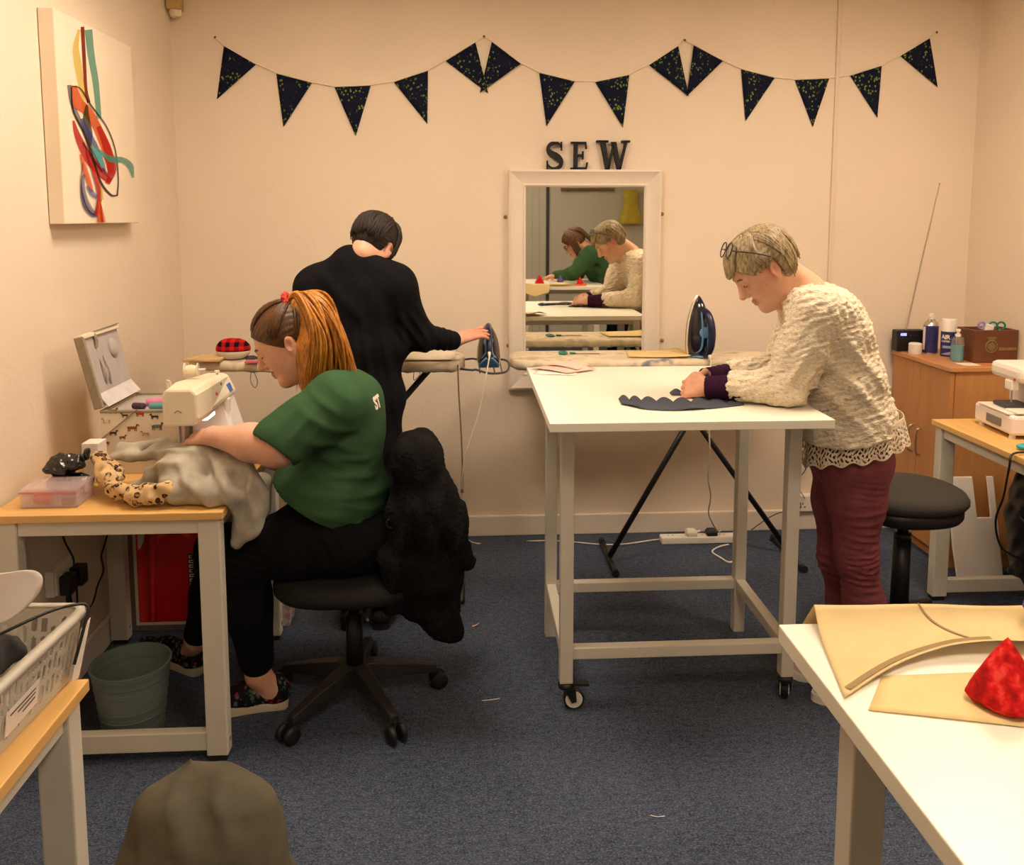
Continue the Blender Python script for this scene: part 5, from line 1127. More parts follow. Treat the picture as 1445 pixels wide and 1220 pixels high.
# ---- right desk: overlocker and bits
OV = thing('overlocker', 'white overlocker sewing machine on the right oak desk', 'overlocker', (2.2, 3.08, DZ))
RZm = Matrix.Rotation(math.radians(-4), 3, 'Z'); oc = Vector((2.025, 2.98, DZ))
def ov(name, a, b, mt, bev=.008, rot=None): 
    m_ = MB().box(a, b); m_.v = [tuple(oc+RZm @ (Vector(v_))) for v_ in m_.v]; return m_.obj(name, mt, OV, bevel=bev)
ov('base', (0, 0, .014), (.30, .27, .088), 'pinkwhite', .012); ov('front_shelf', (-.004, .03, .088), (.30, .24, .094), 'white', .002)
ov('looper_window', (-.006, .07, .034), (-.001, .17, .066), 'grey', .002); ov('dark_throat', (.03, .10, .094), (.13, .2, .112), 'dgrey', .01); ov('cloth_plate', (.02, .01, .094), (.15, .09, .102), 'white', .004)
ov('column', (.12, .08, .094), (.28, .25, .20), 'pinkwhite', .014); hd = ov('head', (.045, .05, .20), (.30, .26, .262), 'white', .02); ov('presser_block', (.045, .10, .165), (.075, .15, .205), 'white', .006)
MB().tube([tuple(oc+RZm @ Vector((.065, .13, .17))), tuple(oc+RZm @ Vector((.065, .13, .115)))], .003, 6).obj('needle_bar', 'steel', OV)
for k in range(4): ov('tension_slot', (.075+k*.035, .046, .225), (.085+k*.035, .052, .258), 'grey', .002)
for u, v_ in ((.02, .03), (.02, .24), (.28, .03), (.28, .24)): q = oc+RZm @ Vector((u, v_, 0)); MB().lathe(q, [(.012, 0), (.010, .014)], 12).obj('foot', 'white', OV)
MB().lathe(tuple(oc+RZm @ Vector((.047, .085, .212))), [(.006, 0), (.004, .002)], 8, (-1, 0, 0)).obj('badge', 'red', OV)
tq = at(1440, 634, Z=DZ); tag(MB().ell((tq.x+.03, tq.y-.005, DZ+.0125), (.05, .022, .012), 18, 8).obj('tape_measure_case', 'teal', None, True), 'turquoise plastic case on the right desk edge by overlocker', 'case')
cable('black cable drooping from the right desk beside the black bag', [Vector((2.12, 2.86, DZ+.004)), Vector((2.0, 2.80, DZ+.006)), at(1430, 640, Y=2.78), at(1424, 660, Y=2.78), at(1416, 700, Y=2.95), at(1405, 735, Y=3.0), at(1412, 770, Y=3.0), at(1432, 785, Y=3.0), at(1460, 800, Y=3.0), Vector((2.15, 2.95, .02))], 'black', .004)
# leaning L-shaped board against the cabinet side
lx0, lx1 = at(1352, 800, Y=3.47).x, at(1417, 800, Y=3.47).x; lw_ = lx1-lx0; lh = .44
Lp = [(.0, .0), (1, 0), (1, .98), (.86, .98), (.86, .58), (.56, .58), (.54, .98), (.12, .98), (.04, .96), (0, .9), (-.03, .3), (0, .02)]
def lbp(u, v_, w_): return Vector((lx0+u*lw_-.02*v_, 3.47+.085*v_+w_, .001+v_*lh))
Lb_ = MB().loft([[lbp(u, v_, w_) for u, v_ in Lp] for w_ in (0, .012)]).obj('extension_table', 'white', None, bevel=.003); tag(Lb_, 'white notched plastic extension table leaning on the cabinet side', 'board')
# black bag under the right desk
sd = SDF(); sd.chain([(2.38, 3.30, .12), (2.375, 3.30, .36), (2.36, 3.31, .54)], [.10, .105, .07], .04); sd.rc((2.33, 3.26, .56), (2.24, 3.24, .62), .035, .022, .03); sd.rc((2.42, 3.25, .08), (2.43, 3.42, .08), .07, .07, .04)
fb = fold((2.37, 3.25, .3), (1, 0, .25), .05, .008, .25); wv6 = wav(31, .06)
tag(link('bin_bag', sd.mesh(.006, disp=lambda x, y, z: fb(x, y, z)+.004*wv6(x, y, z), clip=lambda X, Y, Z: np.maximum(.001-Z, X-XR+.005)+0*Y), M('black_sack', rgb(22, 20, 20), .35, spec=.6)), 'black plastic sack hanging under the right desk', 'bag')
# ---- yellow pattern tissue on the near table
def tissue(name, c, a):
    t = NT(name); t.col(t.ramp(t.noise(14, None, 4), [(.3, sc(c, .94)), (.7, sc(c, 1.05))])); t.b.inputs['Alpha'].default_value = a; t.b.inputs['Subsurface Weight'].default_value = 0; return t.done(.7, 0, .2)
MT['tissue'] = tissue('tissue_paper', rgb(228, 202, 146), .84); MT['tissue2'] = tissue('tissue_paper_fold', rgb(230, 204, 144), .9)
yb = fr.y
def sheetA(u, v_):       # u left-right, v front-back
    L0, L1 = at(1192, 988, Z=HZ), Vector((at(1140, 872, Z=HZ).x, yb-.005, HZ))
    R0, R1 = Vector((.86, 1.02, HZ)), Vector((.92, yb-.002, HZ))
    fpt = L0*(1-u)+R0*u+Vector((0, .055*math.sin(math.pi*min(1, u*1.2)), 0)); bpt_ = L1*(1-u)+R1*u
    p = fpt*(1-v_)+bpt_*v_
    lift = .004+.045*u*(1-v_)**2*(1 if u > .02 else 0)*min(1, u*2.2)*(1-.5*u)+.012*math.sin(u*6)*v_*(1-v_)+.026*(v_**6)*(1-.5*u)+.006*math.sin(u*11+v_*4)*u*(1-u)
    p.z += max(.002, lift)
    return p
A_ = thing('pattern_tissue', 'yellow tissue pattern sheet curling over the near table corner', 'pattern paper', (fr.x+.2, yb-.1, HZ))
solid(MB().grid(sheetA, 40, 26).obj('sheet', 'tissue', A_, True), .0006)
def hang(u, v_):
    p = sheetA(u*.5, 1); return p+Vector((-.01*v_, .012*math.sin(v_*1.57)+.03*v_, -.11*v_*(1-.35*abs(2*u-.9))-.0))
solid(MB().grid(hang, 16, 10).obj('hanging_edge', 'tissue', A_, True), .0006)
def pen(pts, w_):
    q = [sheetA(u, v_)+Vector((0, 0, .0016)) for u, v_ in pts]; L_, R2 = [], []
    for i, p in enumerate(q):
        d = (q[min(i+1, len(q)-1)]-q[max(i-1, 0)]).normalized(); n_ = Vector((-d.y, d.x, 0)); L_.append(p+n_*w_); R2.append(p-n_*w_)
    MB().loft([L_, R2], False, False).obj('pattern_line', M('pattern_ink', rgb(150, 124, 78), .8) if 'pattern_ink' not in bpy.data.materials else bpy.data.materials['pattern_ink'], A_)
pen([(.36+.02*k, 1-.1*k) for k in range(9)], .0022); pen([(.02+.03*k, .06+.004*k) for k in range(20)], .004)
def sheetB(u, v_):
    a, b, c, d = at(1225, 1003, Z=HZ), at(1244, 955, Z=HZ), Vector((.95, 1.0, HZ)), Vector((.93, .80, HZ))
    p = (a*(1-u)+d*u)*(1-v_)+(b*(1-u)+c*u)*v_; p.z += .0014+.002*(1+math.sin(u*9+v_*3))*u*(1-u); return p
tag(solid(MB().grid(sheetB, 24, 8).obj('pattern_tissue', 'tissue2', None, True), .0005), 'flat yellow tissue sheet under the red fabric cone', 'pattern paper')
# red and purple fabric cones
def cone(lab, c, r, h, mt, seed):
    c = Vector(c); rg_ = random.Random(seed); rings = []; a0 = rg_.uniform(0, 1.5); nn = 36
    for i in range(13):
        t_ = i/12; rr_ = []
        for k in range(nn):
            a_ = 2*math.pi*k/nn; q_ = max(abs(math.cos(a_)), abs(math.sin(a_))); sq = 1/q_**.55*.88
            w_ = (1-t_)**.85*(1 if i else .82)*(1+.10*math.sin(math.pi*t_)); x_ = r*sq*w_+.0016*math.sin(5*a_+9*t_+seed)*(1-t_)
            rr_.append(c+Vector((x_*math.cos(a_+a0), x_*math.sin(a_+a0), (h*t_ if i else 0)+.10*r*(q_-.85)*(1-t_)*(1 if i else 0))))
        rings.append(rr_)
    o = thing('fabric_cone', lab, 'fabric cone', c); MB().loft(rings).obj('stuffed_body', mt, o, True)
    fp = rings[1]; MB().tube(bez([c+Vector((r*.5*math.cos(a0-2.2+q*.5), r*.5*math.sin(a0-2.2+q*.5), h*(.16+.03*math.sin(q*2)))) *1 + Vector((math.cos(a0-2.2+q*.5), math.sin(a0-2.2+q*.5), 0))*r*.28 for q in range(5)], 4), .0028, 6).obj('seam', mt, o, True)
    return o
t = NT('red_floral'); n = t.noise(70, None, 3); t.col(t.ramp(n, [(.35, rgb(150, 12, 14)), (.55, rgb(206, 22, 22)), (.68, rgb(226, 70, 60))])); t.done(.8, 0, .2)
MT['redfab'] = t.m
cone('red fabric cone standing on the yellow tissue sheets', (.640, .925, HZ+.0055), .044, .080, 'redfab', 41)
cone('purple fabric cone at the far edge of the near table', (.80, 1.085, HZ+.035), .03, .06, 'purple', 42)
cone('red fabric cone on an orange disc near the table end', (.98, 1.0, HZ+.014), .032, .06, 'redfab', 43)
tag(MB().lathe((.98, 1.0, HZ+.002), [(.055, 0), (.057, .004), (.055, .011), (.01, .0115)], 28).obj('orange_disc', 'orange', None), 'flat orange disc under a red fabric cone', 'disc')
# ---- floor scraps
p = at(670, 884, Z=.0)
tag(solid(MB().grid(lambda u, v_: Vector((p.x-.012+.026*u+.004*v_, p.y-.006+.012*v_, .003+.012*u*u)), 8, 3).obj('fabric_scrap', M('pink_scrap', rgb(214, 160, 140), .85), None, True), .001), 'tiny pink fabric scrap on carpet beside the black jacket', 'scrap')
cable('short white thread on carpet by the front caster', [at(680, 988, Z=.002), at(692, 987, Z=.003), at(705, 985, Z=.002), at(818, 990, Z=.002), at(826, 996, Z=.002)][:3], 'white', .0012, 'thread', name='thread_end')
cable('short white thread on open carpet before the tables', [at(918, 1150, Z=.002), at(928, 1152, Z=.003), at(938, 1151, Z=.002)], 'white', .0012, 'thread', name='thread_end')
# ================================================================== PEOPLE
t = NT('skin'); at_ = t.n('ShaderNodeAttribute', attribute_name='tint'); n = t.noise(35, None, 3)
t.col(t.mix(.5, at_.outputs['Color'], t.mix(1.0, at_.outputs['Color'], t.ramp(n, [(.3, (.84, .80, .78, 1)), (.7, (1.08, 1.06, 1.04, 1))]), 'MULTIPLY')))
t.b.inputs['Subsurface Weight'].default_value = .12; t.b.inputs['Subsurface Radius'].default_value = (.01, .004, .002); t.b.inputs['Subsurface Scale'].default_value = .5
t.bump(t.noise(300), .12, .0006); MT['skin'] = t.done(.5, 0, .35)
def cloth(name, c, amt=.1, ns=14, bs=350, bstr=.25, bd=.001, rough=.9): return M(name, c, rough, 0, .12, ns, amt, bs, bstr, bd)
def headframe(pitch, yaw, base, roll=0):
    """base: horizontal heading vector; pitch down in degrees, yaw to the person's right in degrees"""
    b = Vector(base).normalized(); b = Matrix.Rotation(math.radians(-yaw), 3, 'Z') @ b
    f = (b*math.cos(math.radians(pitch))+Vector((0, 0, -math.sin(math.radians(pitch))))).normalized()
    l = Vector((0, 0, 1)).cross(f).normalized(); u = f.cross(l).normalized()
    if roll: Rr = Matrix.Rotation(math.radians(roll), 3, f); l = Rr @ l; u = Rr @ u
    return Matrix((f, l, u)).transposed()
def add_head(sd, c, R, s=1.0, nose=1.0, jaw=1.0, ears=True):
    W = lambda x, y, z: c+R @ (Vector((x, y, z))*s)
    sd.el(W(-.012, 0, .035), (.098*s, .075*s, .086*s), R, .02)
    sd.el(W(.028, 0, -.022), (.062*s, .058*s*jaw, .082*s), R, .03)
    for y in (-1, 1):
        sd.rc(W(-.005, .046*y*jaw, -.040), W(.062, .016*y, -.090), .024*s, .020*s, .03)
        sd.el(W(.050, .034*y*jaw, -.024), (.028*s, .024*s, .026*s), R, .02)           # cheek
        sd.rc(W(.083, .008*y, .032), W(.066, .044*y, .030), .0095*s, .010*s, .014)      # brow ridge
    sd.sp(W(.076, 0, -.096), .0185*s, .02)                                             # chin
    for y in (-1, 1): sd.sp(W(.098, .030*y, .011), .0165*s, .012, True)               # eye sockets
    for y in (-1, 1): sd.sp(W(.0735, .030*y, .012), .0138*s, .004)                     # closed lids over the eyeball
    sd.rc(W(.086, 0, .024), W(.108*nose, 0, -.018), .0085*s, .0105*s, .010)             # nose
    sd.sp(W(.109*nose, 0, -.021), .0115*s, .006)
    for y in (-1, 1): sd.sp(W(.094, .0115*y, -.027), .0085*s, .006)
    for y in (-1, 1):
        sd.rc(W(.0925, 0, -.0545), W(.080, .022*y, -.060), .0058*s, .0035*s, .005)
        sd.rc(W(.0905, 0, -.0665), W(.080, .019*y, -.0645), .0068*s, .0035*s, .005)
    if ears:
        for y in (-1, 1):
            Re = R @ Matrix.Rotation(-.25, 3, 'Y') @ Matrix.Rotation(.35*y, 3, 'Z')
            sd.el(W(-.012, .078*y, -.004), (.018*s, .0075*s, .031*s), Re, .006)
            sd.el(W(-.009, .088*y, .0), (.0095*s, .0085*s, .018*s), Re, .003, True)
            sd.sp(W(-.004, .073*y, -.032), .008*s, .006)
    return W
def paint(me, base, spots):
    """tint attribute: base skin colour with soft coloured spots [(centre, radius, colour, strength)]"""
    n = len(me.vertices); co = np.empty(n*3, np.float32); me.vertices.foreach_get('co', co); co = co.reshape(-1, 3)
    col = np.tile(np.array(base[:3], np.float32), (n, 1))
    for c, r, k, st in spots:
        d2 = ((co-V3(c))**2).sum(1); w_ = st*np.exp(-d2/r**2)[:, None]; col = col*(1-w_)+np.array(k[:3], np.float32)*w_
    a = me.color_attributes.new('tint', 'FLOAT_COLOR', 'POINT'); a.data.foreach_set('color', np.concatenate([col, np.ones((n, 1), np.float32)], 1).ravel())
def face_spots(W, lip=(150, 70, 60), cheek=(206, 130, 104)):
    return [(W(.088, y, -.060), .009, rgb(*lip), .8) for y in (-.009, 0, .009)]+[(W(.05, y, -.02), .03, rgb(*cheek), .45) for y in (-.045, .045)]+[(W(.11, 0, -.02), .014, rgb(*cheek), .5)]+[(W(-.01, y, 0), .03, rgb(*cheek), .5) for y in (-.08, .08)]+[(W(.075, y, .012), .016, rgb(150, 96, 74), .35) for y in (-.03, .03)]
def brows(W, parent, mt):
    for y in (-1, 1):
        MB().tube(bez([W(.0925, .012*y, .030), W(.0895, .028*y, .036), W(.074, .046*y, .031)], 5), [.0026]*3+[.0034]*5+[.0028, .002, .001], 6).obj('eyebrow', mt, parent, True)
        MB().tube(bez([W(.0862, .018*y, .008), W(.0882, .030*y, .0045), W(.0825, .042*y, .0075)], 5), .0019, 6).obj('eyelash', mt, parent, True)
def hand(sd, wr, d, nrm, L=.18, side=1, curl=(.25, .3, .3, .35), thumb=(.5, .35), spread=.09, k=.006):
    """wr wrist, d towards the fingers, nrm out of the back of the hand, side +1 when the thumb lies along nrm x d"""
    d = Vector(d).normalized(); n = Vector(nrm); n = (n-d*n.dot(d)).normalized(); s = n.cross(d).normalized()*side; u = L/.18
    for a in (-.028, -.010, .010, .027): sd.rc(wr+d*.012*u+s*a*.6*u, wr+d*.082*u+s*a*u, .014*u, .0115*u, .012)
    sd.rc(wr-d*.01*u, wr+d*.03*u, .025*u, .02*u, .015)
    tips = []
    for i, (a, ln) in enumerate(((.029, .070), (.010, .078), (-.010, .072), (-.028, .057))):
        ang = a*spread/.03; dd = (d+s*ang).normalized(); p = wr+d*.082*u+s*a*u; cu = 0; r = .0092*u
        for j, f in enumerate((.46, .30, .24)):
            cu += curl[i]*(.8 if j == 0 else 1.0); q = p+(dd*math.cos(cu)-n*math.sin(cu))*ln*f*u; sd.rc(p, q, r, r*.9, k); p = q; r *= .9
        tips.append(p)
    p = wr+d*.022*u+s*.026*u; q = p+(d*.75+s*thumb[0]-n*.15).normalized()*.042*u; w_ = q+(d*.95+s*(thumb[0]-.45)-n*thumb[1]).normalized()*.034*u; x = w_+(d-s*.25-n*thumb[1]).normalized()*.024*u
    sd.rc(p, q, .0145*u, .0115*u, .01); sd.rc(q, w_, .0115*u, .0098*u, k); sd.rc(w_, x, .0098*u, .0080*u, k)
    return tips, x
def shoe(parent, name, heel, toe, w_, mt_up, mt_sole, hgt=.075, lift=0):
    heel, toe = Vector(heel), Vector(toe); d = (toe-heel); L = d.length; d.normalize(); dh = Vector((d.x, d.y, 0)).normalized(); s = Vector((-dh.y, dh.x, 0)); up = d.cross(s)*-1
    if up.z < 0: up = -up
    W = lambda a, b, c: heel+d*(a*L)+s*(b*w_)+up*c
    pts = []
    prof = [(0, 0), (.0, .22), (.03, .36), (.10, .40), (.3, .38), (.5, .42), (.68, .50), (.84, .46), (.94, .32), (1, .10)]
    left = [(a, b) for a, b in prof[1:]]; right = [(a, -b*.92) for a, b in reversed(prof[1:])]
    ol = left+right
    sole = MB().loft([[W(a, b*.98, .0) for a, b in ol], [W(a, b, .006) for a, b in ol], [W(a, b, .022) for a, b in ol], [W(a, b*.97, .026) for a, b in ol]])
    sd = SDF()
    sd.rc(W(.12, 0, .045), W(.16, 0, hgt), w_*.36, w_*.33, .02); sd.rc(W(.14, 0, .04), W(.55, 0, .045), w_*.38, w_*.40, .03); sd.rc(W(.5, 0, .040), W(.84, 0, .028), w_*.40, w_*.36, .03)
    sd.rc(W(.30, 0, .07), W(.48, 0, .055), w_*.25, w_*.25, .03)
    h0 = V3(heel); uv = V3(up)
    me = sd.mesh(.005, clip=lambda X, Y, Z: .024-((X-h0[0])*uv[0]+(Y-h0[1])*uv[1]+(Z-h0[2])*uv[2]))
    o = link(name, me, mt_up, parent); auto(sole.obj('sole', mt_sole, o), 50)
    for k in range(4):
        a = .36+.07*k; z_ = .088-.018*k*.7; MB().tube(bez([W(a, -.22, z_-.012), W(a+.01, 0, z_+.006), W(a, .22, z_-.012)], 4), .0028, 6).obj('lace', 'dgrey' if mt_sole != 'paper' else 'dgrey', o)
    return o, W
def sl(a, b, t_):      # slerp of directions
    a, b = Vector(a).normalized(), Vector(b).normalized(); th = math.acos(max(-1, min(1, a.dot(b))))
    return a if th < 1e-4 else (a*math.sin((1-t_)*th)+b*math.sin(t_*th))/math.sin(th)
def scalp_locks(c, R, s, specs, rad=(.106, .083, .094), seed=1, r=.005, n=9, ctr=(-.012, 0, .035)):
    """specs: (count, start dir, start jitter, end dir, end jitter, lift0, lift1, overshoot vector) in head space"""
    rg = random.Random(seed); mb = MB()
    for cnt, a, ja, b, jb, l0, l1, ov_ in specs:
        for _ in range(cnt):
            a_ = Vector(a)+Vector([rg.uniform(-q, q) for q in ja]); b_ = Vector(b)+Vector([rg.uniform(-q, q) for q in jb]); P = []; rr = []
            k = rg.uniform(.85, 1.15); w1 = rg.uniform(-.02, .02)
            for i in range(n):
                t_ = i/(n-1); u = sl(a_, b_, t_); m_ = 1+l0*(1-t_)+l1*t_+.05*math.sin(math.pi*t_)*k
                p = Vector(ctr)+Vector((u.x*rad[0], u.y*rad[1], u.z*rad[2]))*m_+Vector(ov_)*(max(0, t_-.55)/.45)**1.6+Vector((0, w1*math.sin(t_*5), 0))*.25
                P.append(c+R @ (p*s)); rr.append(r*s*(.55+.45*math.sin(math.pi*min(1, t_*1.1+.12)))*k*(1-.6*max(0, t_-.8)/.2))
            mb.tube(P, rr, 6)
    return mb
def hairmat(name, cols, scale=160, rough=.45):
    t = NT(name); n = t.noise(scale, t.coord((1, 1, .22)), 3, .7); n2 = t.noise(26)
    c = t.ramp(n, [(.28, cols[0]), (.5, cols[1]), (.72, cols[2])]); c = t.mix(.15, c, t.ramp(n2, [(.35, cols[0]), (.65, cols[2])])); t.col(c); t.bump(n, .5, .002); return t.done(rough, 0, .4)
def cap(c, R, s, hx, thick, zmin, name='hair_cap', grow=(1, 1, 1), h=.004, extra=None, groove=0.0015, ctr=(-.012, 0, .035)):
    sd = SDF(); W = lambda x, y, z: c+R @ (Vector((x, y, z))*s)
    sd.el(W(*ctr), ((.098*grow[0]+thick)*s, (.075*grow[1]+thick)*s, (.086*grow[2]+thick)*s), R, .02)
    if extra: extra(sd, W)
    Rn = np.array([[R[i][j] for j in range(3)] for i in range(3)], np.float32); cn = V3(c)
    def loc(X, Y, Z):
        x, y, z = X-cn[0], Y-cn[1], Z-cn[2]; return [(Rn[0][i]*x+Rn[1][i]*y+Rn[2][i]*z)/s for i in range(3)]
    def clip(X, Y, Z):
        a, b, d = loc(X, Y, Z); return np.maximum(a-hx(b, d), zmin-d)*s
    def disp(x, y, z):
        a, b, d = loc(x, y, z); return groove*np.sin(np.arctan2(b, d+.03)*46+8*a)
    return sd.mesh(h, clip=clip, disp=disp if groove else None, name=name)
FN = lambda v, r, h: (v-r, v+r, h)
# ------------------------------------------------------------------ seated woman in the green T-shirt
PA = thing('person', 'person in green T-shirt and black leggings seated at the sewing machine', 'person', (CH[0]-.1, CH[1], 0))
YA = 2.665
hc = at(407, 483, Y=YA); RA = headframe(33, -7, (-1, 0, 0)); sA = 1.02
nb = at(462, 552, Y=YA)
sd = SDF(); W = add_head(sd, hc, RA, sA, jaw=1.12)
sd.rc(W(-.03, 0, -.055), nb, .056, .062, .03); sd.rc(W(.04, 0, -.085), W(-.02, 0, -.09), .025, .045, .03)
shN, shF = A(474, 572, 2.50), A(468, 572, 2.85)
elN, wrN = A(391, 630, 2.43), A(300, 615, 2.50)
elF, wrF = A(398, 640, 2.93), A(300, 622, 2.80)
sd.rc(shN, shF, .07, .07, .05); sd.el(A(480, 610, YA), (.115, .16, .16), None, .05); sd.el(A(475, 685, YA), (.13, .16, .12), None, .05); sd.el(A(500, 750, YA), (.11, .15, .06), None, .05)
for s_, e_, w_ in ((shN, elN, wrN), (shF, elF, wrF)): sd.rc(s_, e_, .066, .056, .04); sd.rc(e_, e_*.6+w_*.4, .055, .052, .03); sd.rc(e_*.6+w_*.4, w_, .052, .029, .03)
hand(sd, wrN, A(258, 617, 2.58)-wrN, (.1, -.5, .85), .17, -1, (.2, .22, .25, .3)); hand(sd, wrF, A(262, 625, 2.72)-wrF, (.1, .4, .9), .17, 1, (.2, .25, .3, .35))
hpN, knN, caN, anN = A(497, 757, 2.575), A(338, 782, 2.575), A(353, 858, 2.60), A(364, 952, 2.63)
hpF, knF, anF = A(497, 752, 2.755), A(312, 775, 2.80), A(277, 903, 2.86)
sd.chain([hpN, knN, caN, anN], [.085, .055, .048, .036], .02); sd.chain([hpF, knF, anF], [.085, .055, .036], .02)
hlN, toN = at(404, 1000, Z=.0), at(292, 1004, Z=.0); hlN.y, toN.y = 2.66, 2.625
hlF, toF = at(287, 950, Z=0), at(193, 916, Z=0)
sd.rc(anN, Vector((hlN.x-.04, hlN.y-.01, .05)), .038, .034, .02); sd.rc(Vector((hlN.x-.04, hlN.y-.01, .05)), Vector((toN.x+.06, toN.y, .04)), .03, .022, .02)
sd.rc(anF, hlF*.8+toF*.2+Vector((0, 0, .055)), .036, .032, .02); sd.rc(hlF*.8+toF*.2+Vector((0, 0, .05)), hlF*.3+toF*.7+Vector((0, 0, .04)), .03, .022, .02)
fx = [FN(hc.x, .14, .0042)], [FN(hc.y, .10, .0045)], [FN(hc.z, .145, .0042)]
me = sd.mesh(.008, fx); paint(me, rgb(222, 172, 144), face_spots(W)+[(elN, .05, rgb(198, 112, 92), .6), (anN, .05, rgb(206, 130, 104), .4)])
bd = link('body', me, 'skin', PA); HB = hairmat('hair_brown_root', [rgb(58, 36, 18), rgb(84, 54, 26), rgb(110, 72, 34)]); brows(W, bd, HB)
# leggings
sd = SDF(); sd.chain([hpN, A(420, 768, 2.575), knN, caN, A(362, 930, 2.625)], [.108, .098, .082, .074, .055], .05)
sd.chain([hpF, A(410, 765, 2.77), knF, A(298, 838, 2.83), A(279, 893, 2.855)], [.105, .098, .076, .062, .046], .05); sd.el(A(500, 752, YA), (.135, .195, .085), None, .06); sd.el(A(468, 728, YA), (.165, .195, .075), None, .05)
f1_ = fold(A(345, 800, 2.5), (.3, 0, 1), .03, .003, .09); f2_ = fold(A(480, 760, 2.5), (1, 0, .4), .04, .003, .12)
MT['legging'] = cloth('black_leggings', rgb(17, 16, 17), .15); link('leggings', sd.mesh(.007, disp=lambda x, y, z: f1_(x, y, z)+f2_(x, y, z), clip=lambda X, Y, Z: .478-Z+0*X+0*Y if False else np.where(X > -.62, .476-Z, -1)+0*Y), 'legging', PA)
# T-shirt
sd = SDF()
sd.rc(A(472, 562, 2.52), A(468, 562, 2.83), .078, .078, .05); sd.el(A(478, 548, YA), (.085, .13, .05), None, .05)
sd.el(A(486, 605, YA), (.128, .185, .15), None, .06); sd.el(A(492, 570, YA), (.10, .17, .10), None, .05); sd.el(A(466, 690, YA), (.190, .215, .145), None, .07); sd.el(A(488, 752, YA), (.140, .205, .10), None, .06)
for s_, e_, hem in ((shN, elN, A(396, 622, 2.435)), (shF, elF, A(402, 632, 2.925))):
    d_ = (e_-s_).normalized(); d_ = (d_+Vector((.12, 0, -.30))).normalized(); sd.rc(s_, hem, .088, .082, .035)
    sd.sp(hem+d_*.150, .14, .005, True)
h1_, h2_ = A(384, 708, 2.45), A(535, 786, 2.45); hd_ = (h2_-h1_).normalized(); hn = V3(Vector((-hd_.z, 0, hd_.x))); hn = hn if hn[2] > 0 else -hn; h0 = V3(h1_)
folds = [fold(A(520, 735, 2.45), (.35, 0, 1), .045, .005, .10), fold(A(505, 690, 2.45), (.15, 0, 1), .055, .005, .12), fold(A(420, 600, 2.40), (.75, 0, -.65), .045, .003, .06), fold(A(470, 640, 2.44), (.5, 0, 1), .06, .004, .10), fold(A(455, 575, 2.42), (.6, 0, .8), .05, .003, .07)]
wv = wav(51, .12)
def tdisp(x, y, z): return sum(f(x, y, z) for f in folds)+.003*wv(x, y, z)
MT['tee'] = cloth('green_jersey', rgb(56, 86, 56), .10, 10)
tme = sd.mesh(.006, disp=tdisp, clip=lambda X, Y, Z: -((X-h0[0])*hn[0]+(Z-h0[2])*hn[2])+0*Y)
TS = link('t_shirt', tme, 'tee', PA)
tbm = bmesh.new(); tbm.from_mesh(tme); bvh = BVHTree.FromBMesh(tbm); tbm.free()
# seams and ribbed collar
MB().tube(bez([W(-.075, -.06, -.085), W(-.095, 0, -.075), W(-.075, .06, -.085)], 5), .005, 6).obj('collar_rib', 'tee', TS, True)
# lettering on the back of the shirt
lm = text_mesh('ST', .052, (0, 0, 0), (1, 0, 0), (0, 1, 0), .0012, 1.05, .0022)
xs = [v.co.x for v in lm.vertices]
bt = bmesh.new(); bt.from_mesh(lm); bmesh.ops.subdivide_edges(bt, edges=bt.edges, cuts=1); bt.to_mesh(lm); bt.free()
tz0 = A(518, 577, 2.55).z-.006
for v in lm.vertices:
    oy = 2.565+v.co.x; hit = bvh.ray_cast(Vector((.6, oy, tz0+v.co.y)), Vector((-1, 0, 0)))
    v.co = (hit[0]+Vector((.0018+v.co.z, 0, 0))) if hit[0] else Vector((-.2, oy, tz0))
link('shirt_lettering', lm, 'paper', TS)
# hair
def hxA(b, d): return np.where(d > .035, .046+.85*(d-.035), np.where(d > -.02, -.006+.95*(d+.02), -.022))-.0*b
link('hair_cap', cap(hc, RA, sA, hxA, .006, -.058, groove=.0010), HB, PA)
HG = hairmat('hair_ginger', [rgb(112, 62, 16), rgb(176, 110, 32), rgb(214, 150, 58)], 130, .4)
rg = random.Random(5); mb = MB(); S0 = A(407, 424, YA-.01)
sd = SDF(); sd.chain([A(418, 425, YA), A(440, 440, YA), A(455, 490, YA), A(462, 530, YA)], [.03, .045, .06, .05], .04); sd.chain([A(430, 440, YA-.02), A(444, 490, YA-.04), A(441, 538, YA-.035)], [.035, .05, .043], .04)
sd.chain([A(440, 450, YA), A(475, 505, YA), A(497, 543, YA)], [.03, .035, .012], .03)
wv = wav(61, .03, 8, (1, 1, .25)); link('ponytail_core', sd.mesh(.005, disp=lambda x, y, z: .003*wv(x, y, z)), HG, PA)
for i in range(300):
    e = rg.random()**.9; yo = rg.uniform(-.112, .08)*(1-.4*e); top = rg.uniform(0, 1)
    ex = 420+e*84+rg.uniform(-5, 5); ey = 556-10*e+rg.uniform(-16, 6)-(0 if e > .25 else 10*rg.random())
    p1 = A(416+20*top*e+6*e, 416-6*top+4*(1-e), YA+yo*.4); p2 = A(429+34*e+4*top, 438-16*top*e+24*(1-e)*.6, YA+yo*.9); p3 = A(437+50*e+rg.uniform(-5, 5), 490-10*e, YA+yo*1.05); p4 = A(ex, ey, YA+yo*.9)
    P = bez([S0+Vector((0, yo*.12, 0)), p1, p2, p3, p4], 5); n = len(P); r0 = rg.uniform(.0028, .0052); mb.tube(P, [r0*(.6+.6*math.sin(math.pi*min(1, j/(n-1)*.9+.08)))*(1 if j < n-4 else (n-j)/5) for j in range(n)], 6)
tag(mb.obj('ponytail', HG, PA, True), kind='stuff')
sdv = RA.transposed() @ ((S0-hc)/sA)-Vector((-.012, 0, .035)); sdv = Vector((sdv.x/.106, sdv.y/.083, sdv.z/.094)).normalized()
